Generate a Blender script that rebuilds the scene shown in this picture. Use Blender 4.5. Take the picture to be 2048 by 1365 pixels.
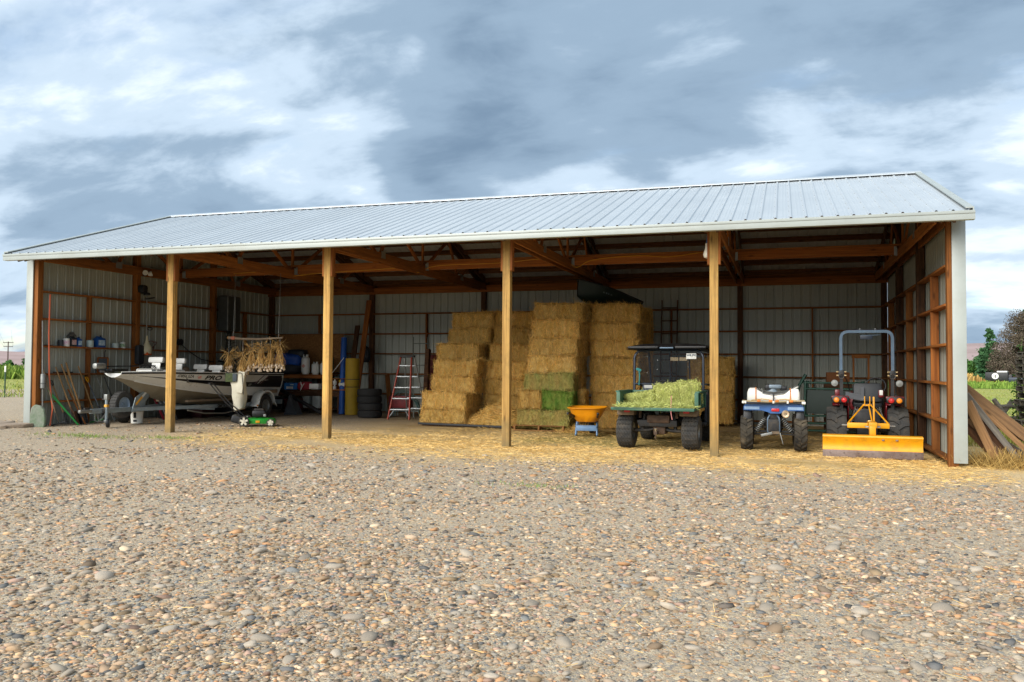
import bpy, bmesh, math, random
import numpy as np
from mathutils import Matrix, Vector, Euler, noise as mnoise
R = math.radians
random.seed(7); RNG = np.random.default_rng(7)
S = bpy.context.scene
COL = S.collection
for o in list(bpy.data.objects): bpy.data.objects.remove(o)

# ---------------------------------------------------------------- camera
cd = bpy.data.cameras.new('camera'); cam = bpy.data.objects.new('camera', cd); COL.objects.link(cam)
cd.sensor_width = 36; cd.lens = 29.80; cd.clip_start = .05; cd.clip_end = 20000
CAM = Vector((15.745, -14.51, 1.471))
cam.matrix_world = Matrix.Translation(CAM) @ Matrix.Rotation(.310, 4, 'Z') @ Matrix.Rotation(math.pi/2 + .032, 4, 'X') @ Matrix.Rotation(.0061, 4, 'Z')
S.camera = cam

# ---------------------------------------------------------------- sky and sun
SUN_EL, SUN_AZ = R(30), R(-155)      # azimuth measured from +Y towards +X
w = bpy.data.worlds.new('World'); S.world = w; w.use_nodes = True
def build_world():
    nt = w.node_tree; n = nt.nodes; L = nt.links; n.clear()
    def N(t, **k):
        x = n.new(t)
        for a, b in k.items(): setattr(x, a, b)
        return x
    def math_(op, a, b=None, c=None):
        x = N('ShaderNodeMath', operation=op)
        for i, v in enumerate((a, b, c)):
            if v is None: continue
            if isinstance(v, (int, float)): x.inputs[i].default_value = v
            else: L.new(v, x.inputs[i])
        return x.outputs[0]
    sky = N('ShaderNodeTexSky', sky_type='NISHITA'); sky.sun_disc = False
    sky.sun_elevation = SUN_EL; sky.sun_rotation = SUN_AZ; sky.air_density = 1.0; sky.dust_density = .15; sky.ozone_density = 1.5
    tc = N('ShaderNodeTexCoord')
    sep = N('ShaderNodeSeparateXYZ'); L.new(tc.outputs['Generated'], sep.inputs[0])
    zc = math_('MAXIMUM', sep.outputs[2], 0.0)
    zz = math_('ADD', zc, .30)
    u = math_('DIVIDE', sep.outputs[0], zz); v = math_('DIVIDE', sep.outputs[1], zz)
    cmb = N('ShaderNodeCombineXYZ'); L.new(u, cmb.inputs[0]); L.new(v, cmb.inputs[1])
    def noise(scale, loc, detail, rough, sc=(1, 1, 1), rot=0, dist=0.0):
        m = N('ShaderNodeMapping'); m.inputs['Location'].default_value = loc; m.inputs['Scale'].default_value = sc; m.inputs['Rotation'].default_value = (0, 0, rot)
        L.new(cmb.outputs[0], m.inputs[0])
        t = N('ShaderNodeTexNoise'); t.inputs['Scale'].default_value = scale; t.inputs['Detail'].default_value = detail; t.inputs['Roughness'].default_value = rough
        t.inputs['Distortion'].default_value = dist
        L.new(m.outputs[0], t.inputs['Vector']); return t.outputs[0]
    def ramp(f, stops):
        r = N('ShaderNodeValToRGB'); L.new(f, r.inputs[0]); e = r.color_ramp.elements
        r.color_ramp.interpolation = 'EASE'
        while len(e) < len(stops): e.new(.5)
        for q, (p, c) in zip(e, stops): q.position = p; q.color = (c[0], c[1], c[2], 1) if isinstance(c, tuple) else (c, c, c, 1)
        return r.outputs[0]
    big = noise(SKYP['bs'], SKYP['bl'], 3, .5, (1, 1.25, 1), .45, .6)
    mid = noise(2.9, SKYP['ml'], 9, .57, (.85, 1.2, 1), .45, .25)
    fine = noise(6.5, (1.3, 2.2, 0), 6, .6, (.7, 1.5, 1), .45, .4)
    # thickness of the cloud deck: low frequencies give the dark masses, finer ones their texture
    th = math_('ADD', math_('MULTIPLY', big, .60), math_('ADD', math_('MULTIPLY', mid, .33), math_('MULTIPLY', fine, .09)))
    # thin cloud is bright, thick cloud is grey
    cc = ramp(th, [(.37, (6.3, 6.7, 7.0)), (.445, (5.1, 5.7, 6.3)), (.495, (3.5, 4.3, 5.15)), (.565, (1.85, 2.55, 3.35)), (.68, (1.1, 1.65, 2.35))])
    cover = ramp(math_('ADD', math_('MULTIPLY', noise(1.5, (5.7, 3.4, 0), 6, .55, (.7, 1.6, 1), .45, .3), .7), math_('MULTIPLY', big, .3)), [(.34, 0.35), (.47, 1.0)])
    mx = N('ShaderNodeMix', data_type='RGBA'); L.new(cover, mx.inputs['Factor'])
    L.new(sky.outputs[0], mx.inputs['A']); L.new(cc, mx.inputs['B'])
    # near the horizon clouds thin into bright vapour
    bg = N('ShaderNodeBackground'); bg.inputs['Strength'].default_value = SKYP['st']; L.new(mx.outputs['Result'], bg.inputs[0])
    out = N('ShaderNodeOutputWorld'); L.new(bg.outputs[0], out.inputs[0])
SKYP = dict(bs=1.05, bl=(40.6, 19.9, 0), ml=(3.1, 9.2, 0), st=.059)
build_world()
sl = bpy.data.lights.new('sun', 'SUN'); sl.energy = 1.5; sl.angle = R(50); sl.color = (1, .955, .885)
so = bpy.data.objects.new('sun', sl); COL.objects.link(so)
sd = Vector((math.sin(SUN_AZ)*math.cos(SUN_EL), math.cos(SUN_AZ)*math.cos(SUN_EL), math.sin(SUN_EL)))
so.rotation_euler = sd.to_track_quat('Z', 'Y').to_euler(); so.location = (0, 0, 40)
vs = S.view_settings; vs.view_transform = 'Standard'; vs.look = 'None'; vs.gamma = 1; vs.use_curve_mapping = False; vs.exposure = 1.7
S.cycles.max_bounces = 6; S.cycles.diffuse_bounces = 4; S.cycles.glossy_bounces = 3; S.cycles.transmission_bounces = 5; S.cycles.transparent_max_bounces = 8
S.cycles.use_denoising = True; S.cycles.caustics_reflective = False; S.cycles.caustics_refractive = False

# ---------------------------------------------------------------- materials
MATS = {}
def srgb(h):
    c = [int(h[i:i+2], 16)/255 for i in (0, 2, 4)]
    return tuple(x/12.92 if x <= .04045 else ((x+.055)/1.055)**2.4 for x in c)
def mat(name, col, rough=.6, metal=0., var=.18, vs=6., st=(1, 1, 1), bump=.15, bs=60., c2=None, spec=.5, dirt=None, coat=0., alpha=1., trans=0., attr=None, obj_rand=.1, detail=5):
    """plain procedural material: two-tone noise in object space, fine relief, optional dirt, small change from object to object"""
    if name in MATS: return MATS[name]
    if isinstance(col, str): col = srgb(col)
    if isinstance(c2, str): c2 = srgb(c2)
    m = bpy.data.materials.new(name); m.use_nodes = True; MATS[name] = m
    nt = m.node_tree; n = nt.nodes; L = nt.links; b = n['Principled BSDF']
    tc = n.new('ShaderNodeTexCoord'); oi = n.new('ShaderNodeObjectInfo')
    ad = n.new('ShaderNodeVectorMath'); ad.operation = 'ADD'
    sc = n.new('ShaderNodeVectorMath'); sc.operation = 'SCALE'; sc.inputs['Scale'].default_value = 37.0
    cx = n.new('ShaderNodeCombineXYZ')
    for i in range(3): L.new(oi.outputs['Random'], cx.inputs[i])
    L.new(cx.outputs[0], sc.inputs[0]); L.new(tc.outputs['Object'], ad.inputs[0]); L.new(sc.outputs[0], ad.inputs[1])
    mp = n.new('ShaderNodeMapping'); mp.inputs['Scale'].default_value = st; L.new(ad.outputs[0], mp.inputs[0])
    tn = n.new('ShaderNodeTexNoise'); tn.inputs['Scale'].default_value = vs; tn.inputs['Detail'].default_value = detail; tn.inputs['Roughness'].default_value = .62
    L.new(mp.outputs[0], tn.inputs['Vector'])
    mr = n.new('ShaderNodeMapRange'); mr.inputs[1].default_value = .32; mr.inputs[2].default_value = .68; L.new(tn.outputs[0], mr.inputs[0])
    if c2 is None: ca = tuple(x*(1-var) for x in col); cb = tuple(min(1, x*(1+var)) for x in col)
    else: ca, cb = c2, col
    mx = n.new('ShaderNodeMix'); mx.data_type = 'RGBA'; mx.inputs['A'].default_value = (*ca, 1); mx.inputs['B'].default_value = (*cb, 1); L.new(mr.outputs[0], mx.inputs['Factor'])
    colo = mx.outputs['Result']
    if attr:
        at = n.new('ShaderNodeAttribute'); at.attribute_name = attr
        m2 = n.new('ShaderNodeMix'); m2.data_type = 'RGBA'; m2.blend_type = 'MULTIPLY'; m2.inputs['Factor'].default_value = 1
        L.new(colo, m2.inputs['A']); L.new(at.outputs['Color'], m2.inputs['B']); colo = m2.outputs['Result']
    if dirt:
        dc, amt, ds = dirt
        dn = n.new('ShaderNodeTexNoise'); dn.inputs['Scale'].default_value = ds; dn.inputs['Detail'].default_value = 6; dn.inputs['Roughness'].default_value = .7; L.new(ad.outputs[0], dn.inputs['Vector'])
        dr = n.new('ShaderNodeMapRange'); dr.inputs[1].default_value = .5; dr.inputs[2].default_value = .75; dr.inputs[4].default_value = amt; L.new(dn.outputs[0], dr.inputs[0])
        m3 = n.new('ShaderNodeMix'); m3.data_type = 'RGBA'; m3.inputs['B'].default_value = (*(srgb(dc) if isinstance(dc, str) else dc), 1); L.new(dr.outputs[0], m3.inputs['Factor']); L.new(colo, m3.inputs['A']); colo = m3.outputs['Result']
    if obj_rand:
        hs = n.new('ShaderNodeHueSaturation'); L.new(colo, hs.inputs['Color'])
        r2 = n.new('ShaderNodeMapRange'); r2.inputs[3].default_value = 1-obj_rand; r2.inputs[4].default_value = 1+obj_rand; L.new(oi.outputs['Random'], r2.inputs[0]); L.new(r2.outputs[0], hs.inputs['Value']); colo = hs.outputs[0]
    L.new(colo, b.inputs['Base Color'])
    rr = n.new('ShaderNodeMapRange'); rr.inputs[3].default_value = max(.02, rough-.1); rr.inputs[4].default_value = min(1, rough+.1); L.new(tn.outputs[0], rr.inputs[0]); L.new(rr.outputs[0], b.inputs['Roughness'])
    b.inputs['Metallic'].default_value = metal; b.inputs['Specular IOR Level'].default_value = spec; b.inputs['Coat Weight'].default_value = coat
    if trans: b.inputs['Transmission Weight'].default_value = trans; b.inputs['IOR'].default_value = 1.05
    if alpha < 1: b.inputs['Alpha'].default_value = alpha
    if bump:
        bn = n.new('ShaderNodeTexNoise'); bn.inputs['Scale'].default_value = bs; bn.inputs['Detail'].default_value = 3; L.new(mp.outputs[0], bn.inputs['Vector'])
        bp = n.new('ShaderNodeBump'); bp.inputs['Strength'].default_value = bump; bp.inputs['Distance'].default_value = .02; L.new(bn.outputs[0], bp.inputs['Height']); L.new(bp.outputs[0], b.inputs['Normal'])
    return m
def wood(name, col, c2, rough=.75, knots=True, dirt=None, rand=.16):
    """sawn timber, grain along local X, with knots"""
    m = mat(name, col, rough, c2=c2, vs=3.2, st=(.35, 9, 9), bump=.35, bs=22, spec=.25, dirt=dirt, obj_rand=rand)
    if knots:
        nt = m.node_tree; n = nt.nodes; L = nt.links; b = n['Principled BSDF']
        src = b.inputs['Base Color'].links[0].from_socket
        add = [x for x in n if x.type == 'VECT_MATH' and x.operation == 'ADD'][0]
        mp = n.new('ShaderNodeMapping'); mp.inputs['Scale'].default_value = (1.1, 3.6, 3.6); L.new(add.outputs[0], mp.inputs[0])
        vo = n.new('ShaderNodeTexVoronoi'); vo.inputs['Scale'].default_value = 1.6; L.new(mp.outputs[0], vo.inputs['Vector'])
        rp = n.new('ShaderNodeMapRange'); rp.inputs[1].default_value = .05; rp.inputs[2].default_value = .16; rp.inputs[3].default_value = .75; rp.inputs[4].default_value = 0; L.new(vo.outputs['Distance'], rp.inputs[0])
        mx = n.new('ShaderNodeMix'); mx.data_type = 'RGBA'; L.new(rp.outputs[0], mx.inputs['Factor']); L.new(src, mx.inputs['A']); mx.inputs['B'].default_value = (*(x*.35 for x in m_rgb(c2)), 1)
        L.new(mx.outputs['Result'], b.inputs['Base Color'])
    return m
def m_rgb(c): return srgb(c) if isinstance(c, str) else c

# ---------------------------------------------------------------- mesh building
class MB:
    def __init__(s): s.v = []; s.f = []; s.m = []; s.cm = 0
    def add(s, vs, fs, M=None):
        k = len(s.v)
        if M is not None: vs = [tuple(M @ Vector(v)) for v in vs]
        s.v += [tuple(v) for v in vs]; s.f += [tuple(i+k for i in f) for f in fs]; s.m += [s.cm]*len(fs)
        return s
    def box(s, c, d, M=None, b=0., taper=None):
        x, y, z = d[0]/2, d[1]/2, d[2]/2
        if b <= 0:
            vs = [(c[0]+i*x, c[1]+j*y, c[2]+k*z) for k in (-1, 1) for j in (-1, 1) for i in (-1, 1)]
            if taper:
                for q in range(4, 8): vs[q] = (c[0]+(vs[q][0]-c[0])*taper[0], c[1]+(vs[q][1]-c[1])*taper[1], vs[q][2])
            return s.add(vs, [(0, 2, 3, 1), (4, 5, 7, 6), (0, 1, 5, 4), (2, 6, 7, 3), (0, 4, 6, 2), (1, 3, 7, 5)], M)
        bm = bmesh.new(); bmesh.ops.create_cube(bm, size=1)
        for v in bm.verts:
            t = taper if (taper and v.co.z > 0) else (1, 1)
            v.co = Vector((v.co.x*d[0]*t[0], v.co.y*d[1]*t[1], v.co.z*d[2]))
        bmesh.ops.bevel(bm, geom=bm.edges[:], offset=min(b, .49*min(d)), segments=2, profile=.6, affect='EDGES')
        bm.verts.ensure_lookup_table()
        vs = [(v.co.x+c[0], v.co.y+c[1], v.co.z+c[2]) for v in bm.verts]; fs = [tuple(v.index for v in f.verts) for f in bm.faces]
        bm.free(); return s.add(vs, fs, M)
    def tube(s, pts, r, n=8, closed=False, M=None, caps=True):
        P = [Vector(p) for p in pts]; k = len(P)
        rs = r if isinstance(r, (list, tuple)) else [r]*k
        vs = []; up = None
        for i in range(k):
            a = P[i-1] if (i or closed) else P[i]; c = P[(i+1) % k] if (i < k-1 or closed) else P[i]
            t = (c-a); t = t.normalized() if t.length > 1e-9 else Vector((0, 0, 1))
            if up is None:
                up = Vector((0, 0, 1)) if abs(t.z) < .9 else Vector((1, 0, 0))
            sx = t.cross(up)
            if sx.length < 1e-6: sx = t.cross(Vector((0, 1, 0)))
            sx.normalize(); up = sx.cross(t).normalized()
            for j in range(n):
                an = 2*math.pi*(j+.5)/n
                vs.append(P[i]+sx*(math.cos(an)*rs[i])+up*(math.sin(an)*rs[i]))
        fs = []
        for i in range(k if closed else k-1):
            for j in range(n):
                a, b_ = i*n+j, i*n+(j+1) % n; c, d = ((i+1) % k)*n+(j+1) % n, ((i+1) % k)*n+j
                fs.append((a, b_, c, d))
        if caps and not closed: fs += [tuple(range(n))[::-1], tuple((k-1)*n+j for j in range(n))]
        return s.add(vs, fs, M)
    def lathe(s, prof, n=20, M=None, caps=True, arc=None):
        """prof (r,z) round local Z"""
        vs = []; full = arc is None; a0, a1 = (0, 2*math.pi) if full else arc
        q = n if full else n+1
        for r, z in prof:
            for j in range(q):
                an = a0+(a1-a0)*j/n; vs.append((r*math.cos(an), r*math.sin(an), z))
        fs = []
        for i in range(len(prof)-1):
            for j in range(n):
                jj = (j+1) % q if full else j+1
                fs.append((i*q+j, i*q+jj, (i+1)*q+jj, (i+1)*q+j))
        if caps and full:
            if prof[0][0] > 1e-6: fs.append(tuple(range(q))[::-1])
            if prof[-1][0] > 1e-6: fs.append(tuple((len(prof)-1)*q+j for j in range(q)))
        return s.add(vs, fs, M)
    def prism(s, poly, h, M=None, z0=0.):
        n = len(poly); vs = [(x, y, z0) for x, y in poly]+[(x, y, z0+h) for x, y in poly]
        return s.add(vs, [tuple(range(n))[::-1], tuple(range(n, 2*n))]+[(i, (i+1) % n, n+(i+1) % n, n+i) for i in range(n)], M)
    def grid(s, fn, nu, nv, M=None, cu=False):
        vs = [fn(i/nu, j/nv) for j in range(nv+1) for i in range(nu+(0 if cu else 1))]; q = nu+(0 if cu else 1)
        return s.add(vs, [(j*q+i, j*q+(i+1) % q, (j+1)*q+(i+1) % q, (j+1)*q+i) for j in range(nv) for i in range(nu)], M)
    def mesh(s, name, mats, smooth=35):
        me = bpy.data.meshes.new(name); me.from_pydata([tuple(v) for v in s.v], [], s.f)
        for m in (mats if isinstance(mats, (list, tuple)) else [mats]): me.materials.append(m)
        if any(s.m): me.polygons.foreach_set('material_index', s.m)
        if smooth:
            me.polygons.foreach_set('use_smooth', [True]*len(me.polygons)); me.set_sharp_from_angle(angle=R(smooth))
        me.update(); return me
    def obj(s, name, mats, parent=None, smooth=35, M=None):
        o = bpy.data.objects.new(name, s.mesh(name, mats, smooth)); COL.objects.link(o)
        if parent is not None: o.parent = parent
        if M is not None: o.matrix_local = M
        return o
def thing(name, label, cat, loc=(0, 0, 0), rz=0., group=None, parent=None):
    o = bpy.data.objects.new(name, None); COL.objects.link(o); o.location = loc; o.rotation_euler = (0, 0, rz)
    o.empty_display_size = .1
    if parent is not None: o.parent = parent
    return tag(o, label, cat, group)
def tag(o, label=None, cat=None, group=None, kind=None):
    if label: o['label'] = label
    if cat: o['category'] = cat
    if group: o['group'] = group
    if kind: o['kind'] = kind
    return o
def node(name, parent, loc=(0, 0, 0), rot=(0, 0, 0)):
    o = bpy.data.objects.new(name, None); COL.objects.link(o); o.parent = parent; o.location = loc; o.rotation_euler = rot; o.empty_display_size = .05; return o
def link(name, me, parent=None, M=None):
    o = bpy.data.objects.new(name, me); COL.objects.link(o)
    if parent is not None: o.parent = parent
    if M is not None: o.matrix_local = M
    return o
def T(x, y, z): return Matrix.Translation((x, y, z))
def RX(a): return Matrix.Rotation(R(a), 4, 'X')
def RY(a): return Matrix.Rotation(R(a), 4, 'Y')
def RZ(a): return Matrix.Rotation(R(a), 4, 'Z')
def SC(x, y, z): return Matrix.Diagonal((x, y, z, 1))
def along(p0, p1, roll=0.):
    """matrix with local X running from p0 to p1, local Z as near world up as it can be"""
    a, b = Vector(p0), Vector(p1); x = (b-a).normalized(); up = Vector((0, 0, 1)) if abs(x.z) < .95 else Vector((0, 1, 0))
    y = up.cross(x).normalized(); z = x.cross(y)
    M = Matrix((x, y, z)).transposed().to_4x4(); M.translation = a
    return M @ Matrix.Rotation(roll, 4, 'X')
def board(name, p0, p1, wy, hz, m, parent=None, roll=0., bev=.004):
    """sawn board between two points: width wy across, hz high, grain along its length"""
    L = (Vector(p1)-Vector(p0)).length
    o = MB().box((L/2, 0, 0), (L, wy, hz), b=bev).obj(name, m, parent, 30)
    o.matrix_local = along(p0, p1, roll); return o
def gz(x): return .008*(18.3-max(-9, min(21, x)))
ORD = ['lowest', 'second', 'third', 'fourth', 'fifth', 'sixth', 'seventh', 'eighth']
# ================================================================= the pole barn
W, D, BK = 3.66, 3.048, 9.144
RS = .326                                                   # roof rise per metre
def roofz(y): return 5.556-abs(y-BK/2)*RS                   # top of the roof sheet
M_POST = wood('post_timber', 'd6ab62', '9a7440', dirt=('6d5f3c', .5, 4.0))
def base_stain(m):
    """weathered grey-brown foot of a ground post (local X runs up the post)"""
    nt = m.node_tree; n = nt.nodes; L = nt.links; b = n['Principled BSDF']; src = b.inputs['Base Color'].links[0].from_socket
    tc = n.new('ShaderNodeTexCoord'); sp = n.new('ShaderNodeSeparateXYZ'); L.new(tc.outputs['Object'], sp.inputs[0]); tn = n.new('ShaderNodeTexNoise'); tn.inputs['Scale'].default_value = 5; tn.inputs['Detail'].default_value = 5; L.new(tc.outputs['Object'], tn.inputs['Vector'])
    ma = n.new('ShaderNodeMath'); ma.operation = 'MULTIPLY_ADD'; L.new(tn.outputs[0], ma.inputs[0]); ma.inputs[1].default_value = -.9; L.new(sp.outputs[0], ma.inputs[2])
    mr = n.new('ShaderNodeMapRange'); mr.inputs[1].default_value = -.1; mr.inputs[2].default_value = .45; mr.inputs[3].default_value = .8; mr.inputs[4].default_value = 0; L.new(ma.outputs[0], mr.inputs[0])
    mx = n.new('ShaderNodeMix'); mx.data_type = 'RGBA'; L.new(mr.outputs[0], mx.inputs['Factor']); L.new(src, mx.inputs['A']); mx.inputs['B'].default_value = (*srgb('7d7152'), 1); L.new(mx.outputs['Result'], b.inputs['Base Color'])
base_stain(M_POST)
M_LUM = wood('barn_lumber', 'a0652f', '70421c', rand=.22, dirt=('3a281a', .3, 2.2))
M_LUM2 = wood('bright_lumber', 'a86730', '7a4620', rand=.18)
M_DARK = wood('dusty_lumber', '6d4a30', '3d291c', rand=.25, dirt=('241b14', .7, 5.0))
M_WALL = mat('wall_sheet_steel', 'a7aba0', .42, .12, var=.06, vs=1.2, bump=.02, bs=8, spec=.5, dirt=('8a8067', .25, 1.6), obj_rand=.04)
M_ROOF = mat('roof_sheet_steel', 'c3c9cc', .34, .3, var=.03, vs=1.0, bump=.015, bs=6, spec=.6, dirt=('b4b8b8', .25, .7), obj_rand=.035)
M_TRIM = mat('painted_trim', 'a7ada8', .4, .1, var=.05, vs=2, bump=.02, bs=10, dirt=('8d8c7c', .3, 1.5), obj_rand=.03)
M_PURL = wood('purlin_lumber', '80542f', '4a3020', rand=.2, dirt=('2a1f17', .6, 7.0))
M_ZINC = mat('galvanised_steel', 'a9adae', .42, .8, var=.15, vs=14, bump=.05, obj_rand=.06)
barn = thing('pole_barn', 'long open-front pole barn with pale metal roof and timber posts', 'barn')

def rib_profile(w, n, h, minor=.35):
    """(u, height) points across one ribbed sheet with n major ribs"""
    p = w/n; pts = [(0, 0)]
    for k in range(n):
        a = k*p
        for q in (.33, .56):
            pts += [(a+p*q-.016, 0), (a+p*q-.008, h*.16*minor/.35), (a+p*q+.008, h*.16*minor/.35), (a+p*q+.016, 0)]
        c = a+p*.9
        pts += [(c-.026, 0), (c-.010, h), (c+.010, h), (c+.026, 0)]
    pts.append((w, 0)); return pts
PW = .9144
def wall_sheet(name, parent, org, du, nrm, w0, w1, z0, ztop):
    """ribbed wall sheet from u=w0..w1 along du, ribs towards nrm"""
    vs = []; fs = []; pts = [q for q in rib_profile(PW, 4, .02) if q[0] < (w1-w0)-1e-6]+[(w1-w0, 0)]
    for u, h in pts:
        x = org[0]+du[0]*(w0+u)+nrm[0]*h; y = org[1]+du[1]*(w0+u)+nrm[1]*h
        vs += [(x, y, z0), (x, y, ztop(x, y))]
    for i in range(len(pts)-1): fs.append((2*i, 2*i+2, 2*i+3, 2*i+1))
    m = MB(); m.add(vs, fs); return m.obj(name, M_WALL, parent, 20)

# posts: front row, rear row and the two end walls
def post(x, y, z0, z1, m=None, s=.14):
    o = board('post', (x, y, z0), (x, y, z1), s, s, m or M_POST, barn, bev=.006); return o
front_posts = []
for t in range(0, 6):
    x = t*W if 0 < t < 5 else (.09 if t == 0 else 18.23)
    p = post(x, .07, gz(x)-.3, 4.0, None if 0 < t < 5 else M_LUM); front_posts.append((x, p))  # corner posts take a darker wood colour that stands in for shade
    if 0 < t < 5:
        for s_ in (-1, 1):
            b_ = MB().box((0, 0, 0), (.70, .13, .038), b=.003).obj('bearing_block', M_LUM2, p)
            L_ = 4.0-(gz(x)-.3)
            b_.matrix_local = T(L_-.42, 0, 0) @ T(0, 0, 0)
            b_.matrix_world = T(x+s_*.0905, .07, 3.58) @ RY(-90) @ RX(90)
            b_.matrix_parent_inverse = p.matrix_world.inverted() if False else Matrix()
            b_.matrix_local = along((x, .07, gz(x)-.3), (x, .07, 4.0)).inverted() @ (T(x+s_*.0905, .07, 3.58) @ Matrix(((0, 0, 1, 0), (0, 1, 0, 0), (1, 0, 0, 0), (0, 0, 0, 1))))
for t in range(6):
    x = t*W if 0 < t < 5 else (.09 if t == 0 else 18.21)
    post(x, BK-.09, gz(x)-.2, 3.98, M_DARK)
for x in (.09, 18.21):
    for k in (1, 2): post(x, k*D, gz(x)-.2, roofz(k*D)-.3, M_DARK if x > 1 else M_LUM)

GZ = [3.11-.6125*k for k in range(5)]+[.1]
def wall_frame(root, a, b, nrm, posts_u, studs_u, zadd):
    """girts laid flat between the posts and upright studs between the girts"""
    a = Vector(a); b = Vector(b); d = (b-a).normalized(); nrm = Vector(nrm)
    us = posts_u
    for z in GZ:
        for u0, u1 in zip(us[:-1], us[1:]):
            p0 = a+d*(u0+.072); p1 = a+d*(u1-.072)
            z_ = z+random.uniform(-.006, .006)
            o = board('girt', (*(p0+nrm*.0)[:2], z_+zadd(p0)), (*(p1)[:2], z_+zadd(p1)), .14, .04, M_LUM if random.random() < .8 else M_LUM2, root)
    for u in studs_u:
        for z0, z1 in zip(GZ[1:], GZ[:-1]):
            p = a+d*u; q = zadd(p)
            o = board('stud', (p.x, p.y, z0+.022+q), (p.x, p.y, z1-.022+q), .04 if abs(d.x) > .5 else .13, .13 if abs(d.x) > .5 else .04, M_LUM if random.random() < .6 else M_LUM2, root)
def zlow(p): return 0.
# rear wall
rear = node('rear_wall', barn)
for k in range(21):
    w0 = k*PW
    if w0 > 18.28: continue
    wall_sheet('wall_sheet', rear, (0, BK+.0, 0), (1, 0), (0, 1), w0, min(w0+PW, 18.3), gz(w0)-.1, lambda x, y: 3.93)
wall_frame(rear, (0, BK-.085, 0), (18.3, BK-.085, 0), (0, -1, 0), [.09, W, 2*W, 3*W, 4*W, 18.21], [W*(k+.5) for k in range(5)], zlow)
for u0, u1 in zip([0, W, 2*W, 3*W, 4*W], [W, 2*W, 3*W, 4*W, 18.3]):
    board('header_beam', (u0+.004, BK-.185, 3.81), (u1-.004, BK-.185, 3.81), .04, .2, M_LUM2, rear)
# end walls
for nm, x, sx in (('left_wall', 0., -1), ('right_wall', 18.3, 1)):
    ew = node(nm, barn)
    for k in range(10):
        w0 = k*PW
        wall_sheet('wall_sheet', ew, (x, 0.0, 0), (0, 1), (sx, 0), w0, min(w0+PW, BK), gz(x)-.1, lambda x_, y_: roofz(y_)-.06)
    xi = x-sx*.085
    wall_frame(ew, (xi, 0, 0), (xi, BK, 0), (-sx, 0, 0), [.07, D, 2*D, BK-.09], [D*.5, D*1.5, D*2.5], zlow)

# front trim: white corner boards
for x0, x1, nm in ((-.13, .05, 0), (18.225, 18.42, 1)):
    m = MB(); xc = (x0+x1)/2
    m.box((xc, -.022, 1.95+gz(xc)/2), (x1-x0, .028, 3.75-gz(xc)+.04), b=.006)
    m.box((x0+.012 if nm == 0 else x1-.012, .075, 1.95+gz(xc)/2), (.024, .16, 3.75-gz(xc)+.03), b=.006)
    m.obj('corner_trim', M_TRIM, barn)

# trusses: one either side of every post line
def truss(x):
    t = node('truss', barn, (x, 0, 0)); yc = BK/2
    bz, tz0 = 3.865, roofz(0)-.12
    for s_ in (-1, 1):
        dx = s_*.092
        board('bottom_chord', (dx, .02, bz), (dx, BK-.02, bz), .038, .20, M_LUM, t)
        for a, b in (((dx, -.5, roofz(-.5)-.13), (dx, yc, roofz(yc)-.13)), ((dx, BK+.5, roofz(BK+.5)-.13), (dx, yc, roofz(yc)-.13))):
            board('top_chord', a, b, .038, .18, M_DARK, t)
    for y0, y1 in ((yc, yc), (yc, 2.9), (yc, BK-2.9), (2.2, 2.9), (BK-2.2, BK-2.9), (2.2, 1.35), (BK-2.2, BK-1.35)):
        lo = (0, y0, bz); hi = (0, y1, roofz(y1)-.16)
        board('web', lo, hi, .09, .038, M_LUM2, t, roll=math.pi/2)
    for y0 in (2.2, yc, BK-2.2):
        for s_ in (-1, 1): MB().box((s_*.1135, y0, bz+.06), (.003, .2, .16)).obj('nail_plate', M_ZINC, t)
    return t
for t in range(6): truss(t*W if 0 < t < 5 else (.2 if t == 0 else 18.1))
# lateral beam along the middle of the bottom chords
for t in range(5):
    x0, x1 = t*W+.12, (t+1)*W-.12
    if t == 0: x0 = .32
    if t == 4: x1 = 17.98
    b_ = board('lateral_beam', (x0, BK/2, 3.955), (x1, BK/2, 3.955), .04, .19, M_LUM2, barn)
    for q in (.02, (x1-x0)-.02): MB().box((q, 0, -.01), (.05, .048, .185)).obj('joist_hanger', M_ZINC, b_)
    MB().box(((x1-x0)/2, 0, .115), (x1-x0+.2, .14, .036), b=.003).obj('cap_board', M_LUM, b_)

# roof: ribbed sheets, purlins, ridge cap, fascia and rake trims
roof = node('roof', barn)
OV, EN = .6275, .115
cosr = 1/math.sqrt(1+RS*RS)
def roof_sheet(x0, w, side):
    pts = [q for q in rib_profile(PW, 4, .020) if q[0] < w-1e-6]+[(w, 0)]
    vs = []; y0, y1 = (-OV, BK/2-.02) if side < 0 else (BK+OV-.25, BK/2+.02)
    for u, h in pts:
        for y in (y0, y1): vs.append((x0+u, y-(RS*h*cosr if side < 0 else -RS*h*cosr), roofz(y)-.022+h*cosr))
    fs = [(2*i, 2*i+2, 2*i+3, 2*i+1) if side < 0 else (2*i, 2*i+1, 2*i+3, 2*i+2) for i in range(len(pts)-1)]
    MB().add(vs, fs).obj('roof_sheet', M_ROOF, roof, 20)
xr0, xr1 = -EN, 18.3+EN
k = 0
while xr0+k*PW < xr1-.02:
    for sd_ in (-1, 1): roof_sheet(xr0+k*PW, min(PW, xr1-(xr0+k*PW)), sd_)
    k += 1
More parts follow.
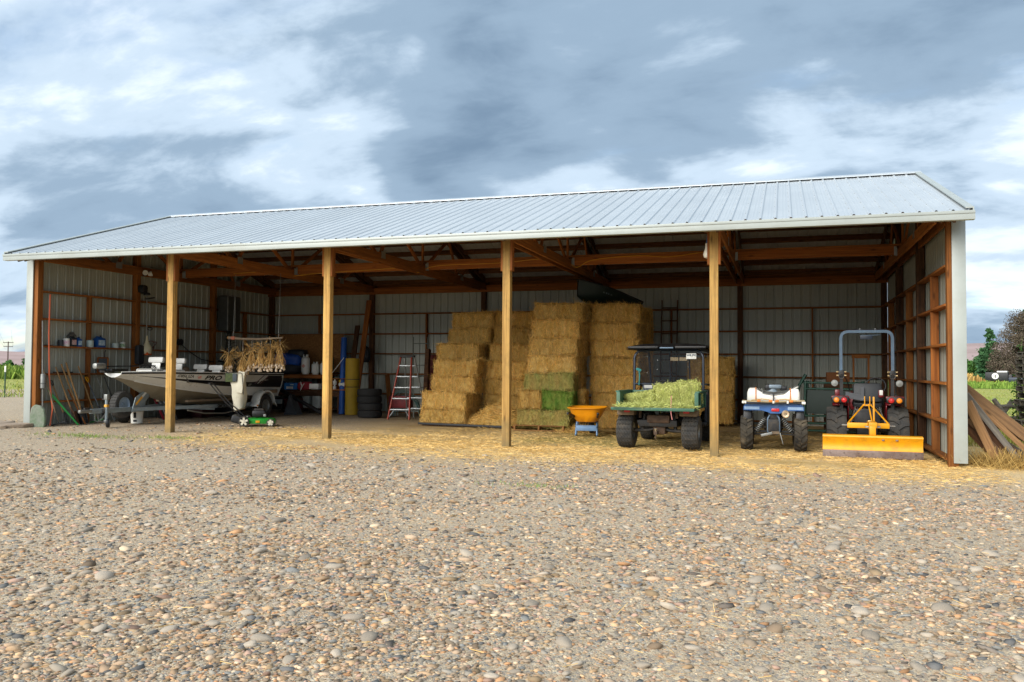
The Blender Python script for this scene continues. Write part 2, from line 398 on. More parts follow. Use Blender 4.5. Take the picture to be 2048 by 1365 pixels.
for sgn in (-1, 1):
    ys = [BK/2+sgn*d for d in (.12, .72, 1.32, 1.92, 2.52, 3.12, 3.72, 4.32)]
    for y in ys:
        for t in range(5):
            x0 = t*W+.115; x1 = (t+1)*W-.115
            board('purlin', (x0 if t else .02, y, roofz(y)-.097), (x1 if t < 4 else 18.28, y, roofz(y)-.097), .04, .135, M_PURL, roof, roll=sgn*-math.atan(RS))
    y = BK/2+sgn*(BK/2+(.55 if sgn < 0 else .05))
    for t in range(5): board('eave_purlin', (t*W+.02, y, roofz(y)-.10), ((t+1)*W-.02, y, roofz(y)-.10), .04, .14, M_LUM, roof)
# ridge cap
m = MB()
for s_ in (-1, 1):
    y1 = BK/2+s_*.2
    m.add([(xr0-.03, BK/2, 5.592), (xr1+.03, BK/2, 5.592), (xr1+.03, y1, roofz(y1)+.028), (xr0-.03, y1, roofz(y1)+.028), (xr0-.03, y1, roofz(y1)+.012), (xr1+.03, y1, roofz(y1)+.012)], [(0, 1, 2, 3) if s_ < 0 else (3, 2, 1, 0), (3, 2, 5, 4)])
m.obj('ridge_cap', M_ROOF, roof, 20)
# fascia with a drip lip along the front eave
ez = roofz(-OV)
m = MB(); xl = xr1-xr0+.05; xc = (xr0+xr1)/2
m.box((xc, -OV+.0, ez-.105), (xl, .022, .105), b=.004); m.box((xc, -OV-.008, ez-.045), (xl, .03, .045), b=.006); m.box((xc, -OV+.05, ez-.150), (xl, .12, .012))
m.obj('fascia', M_TRIM, roof)
MB().box((xc, BK+OV-.25, roofz(BK+OV-.25)-.085), (xl, .02, .12)).obj('fascia', M_TRIM, roof)
for x in (xr0, xr1):
    m = MB()
    for s_ in (-1, 1):
        ye = BK/2+s_*(BK/2+(OV if s_ < 0 else OV-.25)); M_ = Matrix()
        vs = []
        for y in (ye, BK/2):
            z = roofz(y)
            for dx, dz in ((-.10, .012), (-.10, .03), (.012, .03), (.012, -.14), (-.005, -.14), (-.005, .012)):
                vs.append((x+(dx if x > 1 else -dx), y, z+dz))
        fs = [(i, (i+1) % 6, 6+(i+1) % 6, 6+i) for i in range(6)]+[(0, 1, 2, 3, 4, 5), (11, 10, 9, 8, 7, 6)]
        m.add(vs, fs)
    m.obj('rake_trim', M_TRIM, roof, 20)
# screws in rows on the front slope (a few pixels each, joined)
m = MB()
for r_ in range(9):
    y = -.5+r_*.6
    if y > BK/2-.2: continue
    x = xr0+PW/4*.25
    while x < xr1-.05:
        z = roofz(y)-.018; m.lathe([(.008, 0), (.007, .006), (.003, .008)], 5, T(x+.12, y, z) @ RX(18)); x += PW/4
tag(m.obj('screw_heads', M_ZINC, roof), kind='stuff')
# ================================================================= ground
def ground_material():
    m = bpy.data.materials.new('gravel_ground'); m.use_nodes = True; nt = m.node_tree; n = nt.nodes; L = nt.links; b = n['Principled BSDF']
    geo = n.new('ShaderNodeNewGeometry'); pos = geo.outputs['Position']
    def no(scale, det=5, rough=.6, st=(1, 1, 1), loc=(0, 0, 0)):
        mp = n.new('ShaderNodeMapping'); mp.inputs['Scale'].default_value = st; mp.inputs['Location'].default_value = loc; L.new(pos, mp.inputs[0])
        t = n.new('ShaderNodeTexNoise'); t.inputs['Scale'].default_value = scale; t.inputs['Detail'].default_value = det; t.inputs['Roughness'].default_value = rough; L.new(mp.outputs[0], t.inputs['Vector']); return t.outputs[0]
    def mr(s, a, b_, c=0, d=1):
        x = n.new('ShaderNodeMapRange'); x.inputs[1].default_value = a; x.inputs[2].default_value = b_; x.inputs[3].default_value = c; x.inputs[4].default_value = d; L.new(s, x.inputs[0]); return x.outputs[0]
    def mix(f, a, b_, bt='MIX'):
        x = n.new('ShaderNodeMix'); x.data_type = 'RGBA'; x.blend_type = bt
        for s, v in (('Factor', f), ('A', a), ('B', b_)):
            if isinstance(v, (int, float)): x.inputs[s].default_value = v
            elif isinstance(v, tuple): x.inputs[s].default_value = (*v, 1)
            else: L.new(v, x.inputs[s])
        return x.outputs['Result']
    def mt(op, a, b_):
        x = n.new('ShaderNodeMath'); x.operation = op
        for i, v in enumerate((a, b_)):
            if isinstance(v, (int, float)): x.inputs[i].default_value = v
            else: L.new(v, x.inputs[i])
        return x.outputs[0]
    def grit(scale):
        v = n.new('ShaderNodeTexVoronoi'); v.inputs['Scale'].default_value = scale; L.new(pos, v.inputs['Vector'])
        sp = n.new('ShaderNodeSeparateColor'); L.new(v.outputs['Color'], sp.inputs[0])
        r = n.new('ShaderNodeValToRGB'); L.new(sp.outputs[0], r.inputs[0]); e = r.color_ramp.elements; r.color_ramp.interpolation = 'CONSTANT'
        for p_, c in ((.14, 'baa88c'), (.30, 'a09684'), (.44, 'c7b394'), (.56, '8e8a83'), (.68, 'd3c2a3'), (.78, 'b59274'), (.86, '7c7c7a'), (.93, 'cdc2ad')):
            q = e.new(p_); q.color = (*srgb(c), 1)
        e[0].color = (*srgb('a89880'), 1); e[-1].color = (*srgb('bf9c78'), 1)
        return r.outputs[0], v.outputs['Distance']
    c1, d1 = grit(95); c2, d2 = grit(42)
    g = mix(mr(no(3.1), .42, .6), c1, c2)
    dust = mix(mr(no(.45, 7), .38, .64), srgb('b0967a'), srgb('8f7963'))
    g = mix(mr(no(7, 4), .4, .75, .05, .38), g, dust)
    # straw trodden into the ground along the opening and inside the right-hand bays
    sep = n.new('ShaderNodeSeparateXYZ'); L.new(pos, sep.inputs[0])
    wob = mt('MULTIPLY', mt('SUBTRACT', no(.5, 6, .6, (.5, 1, 1)), .5), 3.4)
    yy = mt('ADD', sep.outputs[1], wob); xx = mt('ADD', sep.outputs[0], wob)
    band = mt('MULTIPLY', mr(yy, -2.9, -.3), mr(xx, 5.2, 8.2))
    band2 = mt('MULTIPLY', mt('MULTIPLY', mr(yy, -1.2, .2), mr(yy, 1.6, 3.2, 1, 0)), mr(xx, 3.2, 4.8))
    st = mt('MULTIPLY', mt('MAXIMUM', band, band2), mr(no(2.2, 6, .65, (.6, 1.2, 1)), .28, .52, .5, 1.0))
    st = mt('MULTIPLY', st, mr(yy, 9.0, 9.2, 1, 0))
    sc_ = mix(mr(no(30, 4, .7, (.4, 1, 1)), .35, .65), srgb('cba867'), srgb('e4c998'))
    sc_ = mix(mr(no(1.3, 5), .42, .68, 0, .7), sc_, srgb('a98a50'))
    col = mix(st, g, sc_)
    # greener trampled hay inside around the wheelbarrow and the two-seat truck
    hg = mt('MULTIPLY', mt('MULTIPLY', mr(xx, 10.0, 11.2), mr(xx, 14.6, 13.0)), mt('MULTIPLY', mr(yy, .6, 1.6), mr(yy, 5.5, 4.0)))
    col = mix(mt('MULTIPLY', hg, .6), col, srgb('8d8742'))
    L.new(col, b.inputs['Base Color']); b.inputs['Roughness'].default_value = .95; b.inputs['Specular IOR Level'].default_value = .15
    hgt = mt('ADD', mt('MULTIPLY', d1, -.6), mt('MULTIPLY', no(60, 4), .7))
    bp = n.new('ShaderNodeBump'); bp.inputs['Strength'].default_value = .8; bp.inputs['Distance'].default_value = .012; L.new(hgt, bp.inputs['Height']); L.new(bp.outputs[0], b.inputs['Normal'])
    return m
M_GRAVEL = ground_material()
def hump(x, y): return .012*mnoise.noise(Vector((x*.6, y*.6, 1.7)))+.02*mnoise.noise(Vector((x*.17, y*.17, 4.1)))
def gh(x, y):
    """ground height"""
    k = max(0., min(1., (12-abs(y-3))/4)) if False else 1.
    return gz(x)+hump(x, y)*(1 if y < -.8 else .35)-.012
def ground_sheet():
    xs = list(np.concatenate([[-6000, -2500, -900, -300, -120, -60, -30, -18], np.arange(-12, 26, .4), [28, 34, 45, 70, 130, 300, 900, 2500, 6000]]))
    ys = list(np.concatenate([[-300, -60, -30, -20], np.arange(-15, 12, .4), [14, 20, 30, 45, 80, 150, 400, 1000, 3000, 9000]]))
    vs = [(x, y, gh(x, y)) for y in ys for x in xs]; nx = len(xs)
    fs = [(j*nx+i, j*nx+i+1, (j+1)*nx+i+1, (j+1)*nx+i) for j in range(len(ys)-1) for i in range(nx-1)]
    o = MB().add(vs, fs).obj('ground', M_GRAVEL, None, 60); return tag(o, 'gravel yard in front of and inside the barn', None, kind='structure')
ground = ground_sheet()

# ---- stones: many small ones joined, the largest 300 one by one
ICO = None
def ico(sub):
    bm = bmesh.new(); bmesh.ops.create_icosphere(bm, subdivisions=sub, radius=1); v = np.array([x.co[:] for x in bm.verts]); f = np.array([[q.index for q in x.verts] for x in bm.faces]); bm.free(); return v, f
STONE_COLS = np.array([srgb(h) for h in ('b8a286', 'a59a8a', '989790', '8a9092', 'c9b08e', 'bd9874', 'b39b8d', '7d7872', 'd5c8b0', 'a19177', 'aeaa9f', 'c2b09a', '938573', '6d7174', 'cbb59b')])
STONE_P = np.array([13, 11, 9, 9, 9, 9, 9, 6, 5, 10, 7, 8, 9, 6, 7], float); STONE_P /= STONE_P.sum()
def mesh_np(name, V, F, m, cols=None, smooth=True):
    me = bpy.data.meshes.new(name); nv, nf, k = len(V), len(F), F.shape[1]
    me.vertices.add(nv); me.vertices.foreach_set('co', V.astype(np.float32).ravel())
    me.loops.add(nf*k); me.loops.foreach_set('vertex_index', F.astype(np.int32).ravel())
    me.polygons.add(nf); me.polygons.foreach_set('loop_start', np.arange(0, nf*k, k, dtype=np.int32))
    me.polygons.foreach_set('use_smooth', np.full(nf, smooth))
    if cols is not None:
        a = me.attributes.new('col', 'FLOAT_COLOR', 'POINT'); a.data.foreach_set('color', np.concatenate([cols, np.ones((nv, 1))], 1).astype(np.float32).ravel())
    me.materials.append(m); me.update(calc_edges=True); me.validate(); return me
def rotz(a): c, s = np.cos(a), np.sin(a); z = np.zeros_like(a); o = np.ones_like(a); return np.stack([np.stack([c, -s, z], -1), np.stack([s, c, z], -1), np.stack([z, z, o], -1)], -2)
def roty(a): c, s = np.cos(a), np.sin(a); z = np.zeros_like(a); o = np.ones_like(a); return np.stack([np.stack([c, z, s], -1), np.stack([z, o, z], -1), np.stack([-s, z, c], -1)], -2)
M_STONE = mat('river_stone', (1, 1, 1), .85, var=.12, vs=30, bump=.12, bs=120, spec=.25, attr='col', obj_rand=0, detail=3)
M_STONE1 = mat('loose_stone', 'b3a38d', .85, c2='8f887e', vs=14, bump=.2, bs=90, spec=.25, obj_rand=.35, detail=4)
def ghv(x, y):
    return np.array([gh(a, b) for a, b in zip(x, y)])
def stones():
    v0, f0 = ico(1); n0 = len(v0)
    P = []; cx, cy = CAM.x, CAM.y
    for r0, r1, per, sm, lo in ((2.6, 5.0, 2100, .0115, .006), (5, 7.5, 1150, .0140, .008), (7.5, 11, 620, .0145, .009), (11, 15.5, 300, .0165, .011), (15.5, 24, 45, .020, .015)):
        an0, an1 = math.pi/2+.31-.64, math.pi/2+.31+.64
        N = int(per*.5*(an1-an0)*(r1*r1-r0*r0)); r = np.sqrt(RNG.uniform(r0*r0, r1*r1, N)); a = RNG.uniform(an0, an1, N)
        s = np.clip(np.exp(RNG.normal(math.log(sm), .44, N)), lo, .07)
        P.append(np.stack([cx+r*np.cos(a), cy+r*np.sin(a), s], 1))
    P = np.concatenate(P)
    clump = np.array([mnoise.noise(Vector((x*.35, y*.55, 9.))) for x, y, s in P])
    keep = (RNG.uniform(0, 1, len(P)) < np.clip(.78+clump*.9, .25, 1)) & (P[:, 1] < np.where(P[:, 0] < 5.5, 3.2, -.7))
    # straw strip keeps fewer stones
    keep &= ~((P[:, 1] > -2.4) & (P[:, 0] > 6) & (RNG.uniform(0, 1, len(P)) < np.clip((P[:, 1]+2.4)/1.3, .2, .92)))
    P = P[keep]; N = len(P)
    sh = np.stack([RNG.uniform(.85, 1.5, N), RNG.uniform(.7, 1.05, N), RNG.uniform(.19, .44, N)], 1)*P[:, 2:3]
    V = v0[None]*(1+RNG.normal(0, .17, (N, n0, 1)))*sh[:, None, :]
    V = np.einsum('nij,nvj->nvi', rotz(RNG.uniform(0, 6.28, N)) @ roty(RNG.normal(0, .22, N)), V)
    z = ghv(P[:, 0], P[:, 1])+sh[:, 2]*RNG.uniform(-.2, .35, N)
    V += np.stack([P[:, 0], P[:, 1], z], 1)[:, None, :]
    F = (f0[None]+(np.arange(N)*n0)[:, None, None]).reshape(-1, 3)
    c = np.clip(STONE_COLS[RNG.choice(len(STONE_COLS), N, p=STONE_P)]*RNG.uniform(.52, 1.2, (N, 1))*np.array([[1.10, .98, .87]]), 0, .9)
    me = mesh_np('gravel_stones', V.reshape(-1, 3), F, M_STONE, np.repeat(c, n0, 0))
    o = link('gravel_stones', me); tag(o, 'rounded gravel stones covering the yard', None, kind='stuff')
    print('stones', N)
    v1, f1 = ico(2); pool = []
    for k in range(14):
        V = v1.copy(); sd_ = Vector((k*7.3, 1, 2))
        d = np.array([1+.34*mnoise.noise(Vector(p)*1.1+sd_)+.10*mnoise.noise(Vector(p)*2.6+sd_) for p in v1])[:, None]
        V = V*d*np.array([1.25, .85, .42]); pool.append(mesh_np('stone', V, f1, M_STONE1))
    k = 0; used = []
    big = [(14.15, -6.15, .075), (14.6, -4.3, .07), (13.4, -8.3, .06), (11.95, -6.2, .07), (9.2, -3.4, .07), (17.9, -8.6, .06), (16.2, -9.4, .055)]
    while k < 290:
        if k < len(big): x, y, s = big[k]
        else:
            r = math.sqrt(random.uniform(3.2**2, 15**2)) if random.random() < .45 else random.uniform(3.3, 8.5); a = math.pi/2+.31+random.uniform(-.6, .6)
            x, y = cx+r*math.cos(a), cy+r*math.sin(a); s = random.choice((.017, .02, .022, .026, .03, .04))*(1+.075*r)*random.uniform(.8, 1.15)
            if y > -1.4 or any((x-a_)**2+(y-b_)**2 < (s+c_)**2*.6 for a_, b_, c_ in used): continue
        used.append((x, y, s))
        link('stone', pool[k % 14], ground, T(x, y, gh(x, y)+s*.10) @ Euler((random.gauss(0, .15), random.gauss(0, .15), random.uniform(0, 6.28))).to_matrix().to_4x4() @ SC(s, s, s)); k += 1
stones()
# ================================================================= hay and straw
def blades(P, Dv, L, wd, cols, curl=.0):
    """thin straws as quads: start P, direction Dv, length L, width wd, colour per straw"""
    N = len(P); Dv = Dv/np.linalg.norm(Dv, axis=1, keepdims=True)
    r = RNG.normal(size=(N, 3)); s = np.cross(Dv, r); s /= np.linalg.norm(s, axis=1, keepdims=True)+1e-9
    L = np.broadcast_to(np.asarray(L, float), (N,))[:, None]; wd = np.broadcast_to(np.asarray(wd, float), (N,))[:, None]
    Q = P+Dv*L+s*curl*L*RNG.normal(size=(N, 1))
    V = np.stack([P-s*wd/2, P+s*wd/2, Q+s*wd*.35, Q-s*wd*.35], 1).reshape(-1, 3)
    F = np.arange(N*4).reshape(N, 4); return V, F, np.repeat(cols, 4, 0)
def join_np(parts):
    V = []; F = []; C = []; k = 0
    for v, f, c in parts: V.append(v); F.append(f+k); C.append(c); k += len(v)
    return np.concatenate(V), np.concatenate(F), np.concatenate(C)
BL, BD, BH = 1.15, .54, .42
def bale_mesh(seed, fuzz=4200, L=BL, Dp=BD, H=BH, m=None, sag=0., ls=1.):
    rng = np.random.default_rng(seed); hx, hy, hz = L/2, Dp/2, H/2
    def shape(p):
        x, y, z = p; q = Vector((x*3+seed*3.1, y*3, z*4)); d = .030*mnoise.noise(q)+.016*mnoise.noise(q*3.3)
        band = sum(math.exp(-((x-b)/.035)**2) for b in (-hx*.55, 0., hx*.55))*.016      # pinched by the three strings
        r = 1+d/min(hy, hz)-band/hz
        return (x*(1+d*.9), y*r, z*r+sag*math.sin(x*2.2+seed)*.02)
    bm = bmesh.new(); bmesh.ops.create_cube(bm, size=1); bmesh.ops.subdivide_edges(bm, edges=bm.edges[:], cuts=7, use_grid_fill=True)
    v0 = []
    for v in bm.verts:
        c = [v.co.x*2, v.co.y*2, v.co.z*2]; out = []
        # slightly rounded box
        n4 = (abs(c[0])**9+abs(c[1])**9+abs(c[2])**9)**(1/9); out = [c[0]/n4*hx, c[1]/n4*hy, c[2]/n4*hz]
        v0.append(shape(out))
    f0 = [tuple(q.index for q in f.verts) for f in bm.faces]; bm.free()
    V0 = np.array(v0); F0 = np.array(f0); C0 = np.tile(np.array([[.62, .60, .55]]), (len(V0), 1))
    N = fuzz; face = rng.choice(6, N, p=np.array([.10, .10, .30, .22, .14, .14])); u, t = rng.uniform(-1, 1, N), rng.uniform(-1, 1, N)
    P = np.zeros((N, 3)); Nn = np.zeros((N, 3)); S3 = np.array([hx, hy, hz])*.985
    for k in range(6):
        ax = k//2; sg = -1 if k % 2 == 0 else 1; i = face == k; a, b = [q for q in range(3) if q != ax]
        P[i, ax] = sg*S3[ax]; P[i, a] = u[i]*S3[a]; P[i, b] = t[i]*S3[b]; Nn[i, ax] = sg
    P = np.array([shape(p) for p in P])
    D = rng.normal(size=(N, 3))*np.array([.55, .55, 1.25]); up = face >= 4; D[up] = rng.normal(size=(up.sum(), 3))*np.array([.7, 1.3, .2])
    ed = face < 2; D[ed] = rng.normal(size=(ed.sum(), 3))
    D -= Nn*np.sum(D*Nn, 1, keepdims=True)*.9; D /= np.linalg.norm(D, axis=1, keepdims=True)
    D += Nn*np.abs(rng.normal(.10, .16, N))[:, None]
    Ls = (rng.gamma(3, .022, N)+.03)*ls; Bc = rng.uniform(.62, 1.28, N)[:, None]*np.array([[1, 1, 1]])*np.stack([np.ones(N), rng.uniform(.93, 1.05, N), rng.uniform(.8, 1.15, N)], 1)
    V1, F1, C1 = blades(P-D*(Ls*.35)[:, None]+Nn*.003, D, Ls, rng.uniform(.004, .009, N), Bc)
    # long stalks sticking out along the edges, and the three strings
    ne = max(4, int(260*ls**4)); e = rng.uniform(-1, 1, ne); sy = rng.choice([-1, 1], ne); sz = rng.choice([-1, 1], ne); Pe = np.array([shape((a*hx, b*hy*.96, c*hz*.96)) for a, b, c in zip(e, sy, sz)]); De = np.stack([rng.normal(0, .9, ne), sy*rng.uniform(0, 1, ne), sz*rng.uniform(-.3, 1, ne)], 1)
    V2, F2, C2 = blades(Pe, De, rng.uniform(.04, .15, ne), rng.uniform(.003, .006, ne), np.repeat(rng.uniform(.8, 1.4, ne)[:, None], 3, 1), .3)
    tw = []
    for b in (-hx*.55, 0., hx*.55):
        ring = [shape((b, sy_*hy*1.0, sz_*hz*1.0)) for sy_, sz_ in ((-1, -1), (-1, 0), (-1, 1), (0, 1), (1, 1), (1, 0), (1, -1), (0, -1))]
        for i in range(8):
            p0, p1 = np.array(ring[i]), np.array(ring[(i+1) % 8]); o_ = np.array([0, p0[1]+p1[1], p0[2]+p1[2]]); o_ = o_/np.linalg.norm(o_)*.006; tw.append([p0+o_-[.004, 0, 0], p0+o_+[.004, 0, 0], p1+o_+[.004, 0, 0], p1+o_-[.004, 0, 0]])
    V3 = np.array(tw).reshape(-1, 3); F3 = np.arange(len(V3)).reshape(-1, 4); C3 = np.full((len(V3), 3), .35)
    V, F, C = join_np([(V0, F0, C0), (V1, F1, C1), (V2, F2, C2), (V3, F3, C3)])
    return mesh_np('hay_bale', V, F, m or M_STRAW, C)
M_STRAW = mat('golden_straw', 'f3d084', .8, c2='e2b660', vs=9, bump=.5, bs=70, st=(1, 1, .35), spec=.2, attr='col', obj_rand=.10)
M_STRAW2 = mat('brown_straw', 'eec67a', .8, c2='dbaf58', vs=9, bump=.5, bs=70, st=(1, 1, .35), spec=.2, attr='col', obj_rand=.10)
M_HAYG = mat('green_hay', 'b3b568', .8, c2='c6aa64', vs=5, bump=.5, bs=70, st=(1, 1, .35), spec=.2, attr='col', obj_rand=.08)
M_HAYB = mat('fresh_green_hay', '72a040', .8, c2='9aa850', vs=6, bump=.5, bs=70, spec=.2, attr='col', obj_rand=.05)
M_ALF = mat('pale_alfalfa', 'ccd183', .85, c2='b0b865', vs=9, bump=.5, bs=60, spec=.2, attr='col', obj_rand=.08)
BALES = [bale_mesh(k, sag=1.) for k in range(7)]
bk = [0]
def bale(x, y, z, label, group, m=None, rz=0., sc=(1, 1, 1), tilt=0.):
    k = bk[0]; bk[0] += 1; o = link('hay_bale', BALES[k % 7])
    flip = 180 if (k//7) % 2 else 0
    o.matrix_world = T(x+random.gauss(0, .018), y+random.gauss(0, .02), z) @ RZ(rz+flip+random.gauss(0, 1.8)) @ RY(random.gauss(0, .7)) @ RX(random.gauss(0, 1.0)+tilt*(-1 if flip else 1)) @ SC(*sc)
    o.material_slots[0].link = 'OBJECT'; o.material_slots[0].material = m or M_STRAW
    return tag(o, label, 'hay bale', group)
NTH = ['lowest', 'second from the ground', 'third from the ground', 'fourth from the ground', 'fifth from the ground', 'sixth from the ground', 'topmost']
# left stack, two columns stepped back towards the top
LX = [7.9, 7.93, 7.99, 8.03, 7.86, 7.95, 7.96]; LY = [4.5, 4.5, 4.9, 5.0, 5.6, 6.2, 6.3]; LZ = [.11, .465, .87, 1.26, 1.66, 2.07, 2.50]
for k in range(7):
    hh = ([*LZ[1:], 2.94][k]-LZ[k]); zc = LZ[k]+hh/2+.01
    bale(LX[k], LY[k]+BD/2, zc, f'golden straw bale in left column of the left stack, {NTH[k]}', 'bales of the left straw stack', M_STRAW, sc=(1, 1, hh/BH*1.0))
    if k in (0, 1, 2, 3, 4): bale(LX[k]+.03, LY[k]+BD*1.5+.02+(.28 if k > 3 else 0), zc, f'straw bale behind the left column of the left stack, {NTH[k]}', 'bales of the left straw stack', M_STRAW2, sc=(1, 1, hh/BH))
QX = [9.2, 9.2, 9.2, 9.17, 9.2, 9.17, 9.14]; QY = [5.5, 5.5, 5.5, 5.5, 5.8, 6.2, 6.3]; QZ = [.10, .44, .80, 1.19, 1.60, 2.04, 2.50]
for k in range(7):
    hh = ([*QZ[1:], 2.93][k]-QZ[k])
    bale(QX[k], QY[k]+BD/2, QZ[k]+hh/2+.01, f'brownish straw bale in right column of the left stack, {NTH[k]}', 'bales of the left straw stack', M_STRAW2, sc=(1 if k < 4 else .95, 1, hh/BH))
# middle tower, leaning back a little; two of its bales are green hay
CX = [10.56, 10.73, 10.62, 10.63, 10.66, 10.69, 10.70]; CY = [4.0, 4.1, 4.25, 4.4, 4.5, 4.6, 4.7]; CZ = [.155, .53, .94, 1.355, 1.77, 2.185, 2.60]
for k in range(7):
    zc = CZ[k]+.21
    if k == 0: bale(CX[k], CY[k]+BD/2, CZ[k]+.19, 'pale green-gold hay bale lying on the wooden pallet, lowest of the middle tower', 'bales of the middle tower', M_HAYG, sc=(1.05, 1, .9))
    elif k == 1:
        bale(10.86, CY[k]+BD/2, zc, 'bright green hay bale near the foot of the middle tower', 'bales of the middle tower', M_HAYB, sc=(.62, .96, 1))
        bale(10.21, CY[k]-.02+BD/2, zc, 'pale cut bale end beside the bright green hay bale', 'bales of the middle tower', M_STRAW, sc=(.48, 1.03, 1))
    else: bale(CX[k], CY[k]+BD/2, zc, f'{"grey-green hay" if k == 2 else "golden straw"} bale in front row of the middle tower, {NTH[k]}', 'bales of the middle tower', M_HAYG if k == 2 else M_STRAW)
    bale(CX[k]+.04, CY[k]+BD*1.5+.02, zc, f'straw bale in rear row of the middle tower, {NTH[k]}', 'bales of the middle tower', M_STRAW2)
ROW = ['front row', 'second row', 'third row', 'rear row']
for k in range(7):
    for r_ in range(4):
        bale(11.955+random.gauss(0, .015), 5.2+BD/2+r_*.565, .30+k*.413, f'straw bale in {ROW[r_]} of the right stack behind the truck, {NTH[k]}', 'bales of the right straw stack', M_STRAW2)
for k in range(4):
    for c in range(1):
        bale(13.98+c*1.2, 7.5+BD/2, .30+k*.415, f'dull straw bale beyond the quad bike, {NTH[k] if k < 3 else "topmost"} of the low pile', 'bales of the low pile', M_STRAW2)
# dried loose straw slumped between the stacks
def mound(name, label, c, rx, ry, h, m, n, seed, kind='stuff', body=True, LL=(.05, .16)):
    rng = np.random.default_rng(seed); parts = []
    def hz(x, y):
        q = 1-(x/rx)**2-(y/ry)**2; return max(0., q)**.8*h*(1+.5*mnoise.noise(Vector((x*3+seed, y*3, 0))))
    if body:
        g = 22; vs = []; fs = []
        for j in range(g+1):
            for i in range(g+1):
                x, y = (i/g*2-1)*rx, (j/g*2-1)*ry; vs.append((c[0]+x, c[1]+y, c[2]+hz(x, y)-.01))
        fs = [(j*(g+1)+i, j*(g+1)+i+1, (j+1)*(g+1)+i+1, (j+1)*(g+1)+i) for j in range(g) for i in range(g)]
        parts.append((np.array(vs), np.array(fs), np.full((len(vs), 3), .6)))
    a = rng.uniform(0, 6.28, n); r = np.sqrt(rng.uniform(0, 1.1, n)); X = r*np.cos(a)*rx; Y = r*np.sin(a)*ry
    P = np.stack([c[0]+X, c[1]+Y, c[2]+np.array([hz(x, y) for x, y in zip(X, Y)])+rng.uniform(0, .02, n)], 1)
    D = rng.normal(size=(n, 3))*np.array([1, 1, .35]); parts.append(blades(P, D, rng.uniform(*LL, n), rng.uniform(.004, .008, n), np.repeat(rng.uniform(.6, 1.3, n)[:, None], 3, 1)))
    o = link(name, mesh_np(name, *[*join_np(parts)[:2]], m, join_np(parts)[2])) if False else None
    V, F, C = join_np(parts); o = link(name, mesh_np(name, V, F, m, C)); return tag(o, label, None, kind=kind)
mound('loose_straw', 'loose straw slumped between the two left stacks', (9.25, 4.85, .08), .85, .62, .46, M_STRAW2, 5200, 3)
mound('straw_spill', 'thin straw spilled at the foot of the middle tower', (11.25, 4.25, .05), .5, .5, .10, M_STRAW2, 1500, 5)
# straw litter on the ground along the opening
def litter():
    rng = np.random.default_rng(11); n = 52000
    X = rng.uniform(4.0, 19.2, n); Y = rng.normal(-.30, 1.15, n)
    dens = np.array([mnoise.noise(Vector((x*.7, y*1.1, 3.3))) for x, y in zip(X, Y)])
    k = (rng.uniform(0, 1, n) < .55+.9*dens) & (Y < 4.5) & (Y > -3.6) & ~((X < 7.5) & (rng.uniform(0, 1, n) < (7.5-X)/3.4)); X, Y = X[k], Y[k]
    n2 = 9000; x2 = rng.uniform(8.5, 18, n2); y2 = rng.uniform(.3, 5.5, n2); X = np.concatenate([X, x2]); Y = np.concatenate([Y, y2])
    n3 = 700; X = np.concatenate([X, rng.uniform(11, 18, n3)]); Y = np.concatenate([Y, rng.uniform(-11.5, -3, n3)])
    n = len(X); P = np.stack([X, Y, ghv(X, Y)+.008+rng.uniform(0, .012, n)], 1)
    D = rng.normal(size=(n, 3))*np.array([1, 1, .10]); c = np.repeat(rng.uniform(.75, 1.35, n)[:, None], 3, 1)
    near = Y < -3; wd = np.where(near, .0035, rng.uniform(.003, .0065, n))
    V, F, C = blades(P, D, rng.uniform(.03, .11, n), wd, c)
    tag(link('straw_litter', mesh_np('straw_litter', V, F, M_LITTER, C)), 'trodden yellow straw scattered along the barn opening', None, kind='stuff')
M_LITTER = mat('straw_litter', 'e8c988', .8, c2='caa25a', vs=3, bump=0, spec=.2, attr='col', obj_rand=0)
litter()
# timber pallet and black strip under the stacks
M_PAL = wood('pallet_wood', 'a87a48', '7c5630')
M_PLAST = mat('black_plastic', '1c1d1f', .5, var=.3, vs=9, bump=.1)
def pallet(loc, rz, label, L=1.2, Wd=1.0):
    r_ = thing('pallet', label, 'pallet', loc, R(rz), 'pallets under the hay')
    for k in range(7): board('deck_board', (-L/2, -Wd/2+.05+k*(Wd-.1)/6, .115), (L/2, -Wd/2+.05+k*(Wd-.1)/6, .115), .095, .018, M_PAL, r_)
    for x in (-L/2+.03, 0, L/2-.03): board('stringer', (x, -Wd/2, .06), (x, Wd/2, .06), .038, .088, M_PAL, r_)
    for y in (-Wd/2+.05, Wd/2-.05): board('bottom_board', (-L/2, y, .008), (L/2, y, .008), .095, .016, M_PAL, r_)
    return r_
pallet((10.5, 4.38, gz(10.5)), -1, 'wooden pallet under the middle hay tower')
board('base_plank', (7.35, 4.36, .125), (9.75, 4.20, .105), .10, .05, M_PLAST); tag(bpy.data.objects['base_plank'], 'long dark strip lying along the foot of the left straw stack', 'plank')
o = board('red_board', (7.4, 4.47, .1), (9.8, 4.33, .08), .04, .09, M_LUM2); tag(o, 'reddish board on edge under the left straw stack', 'board')
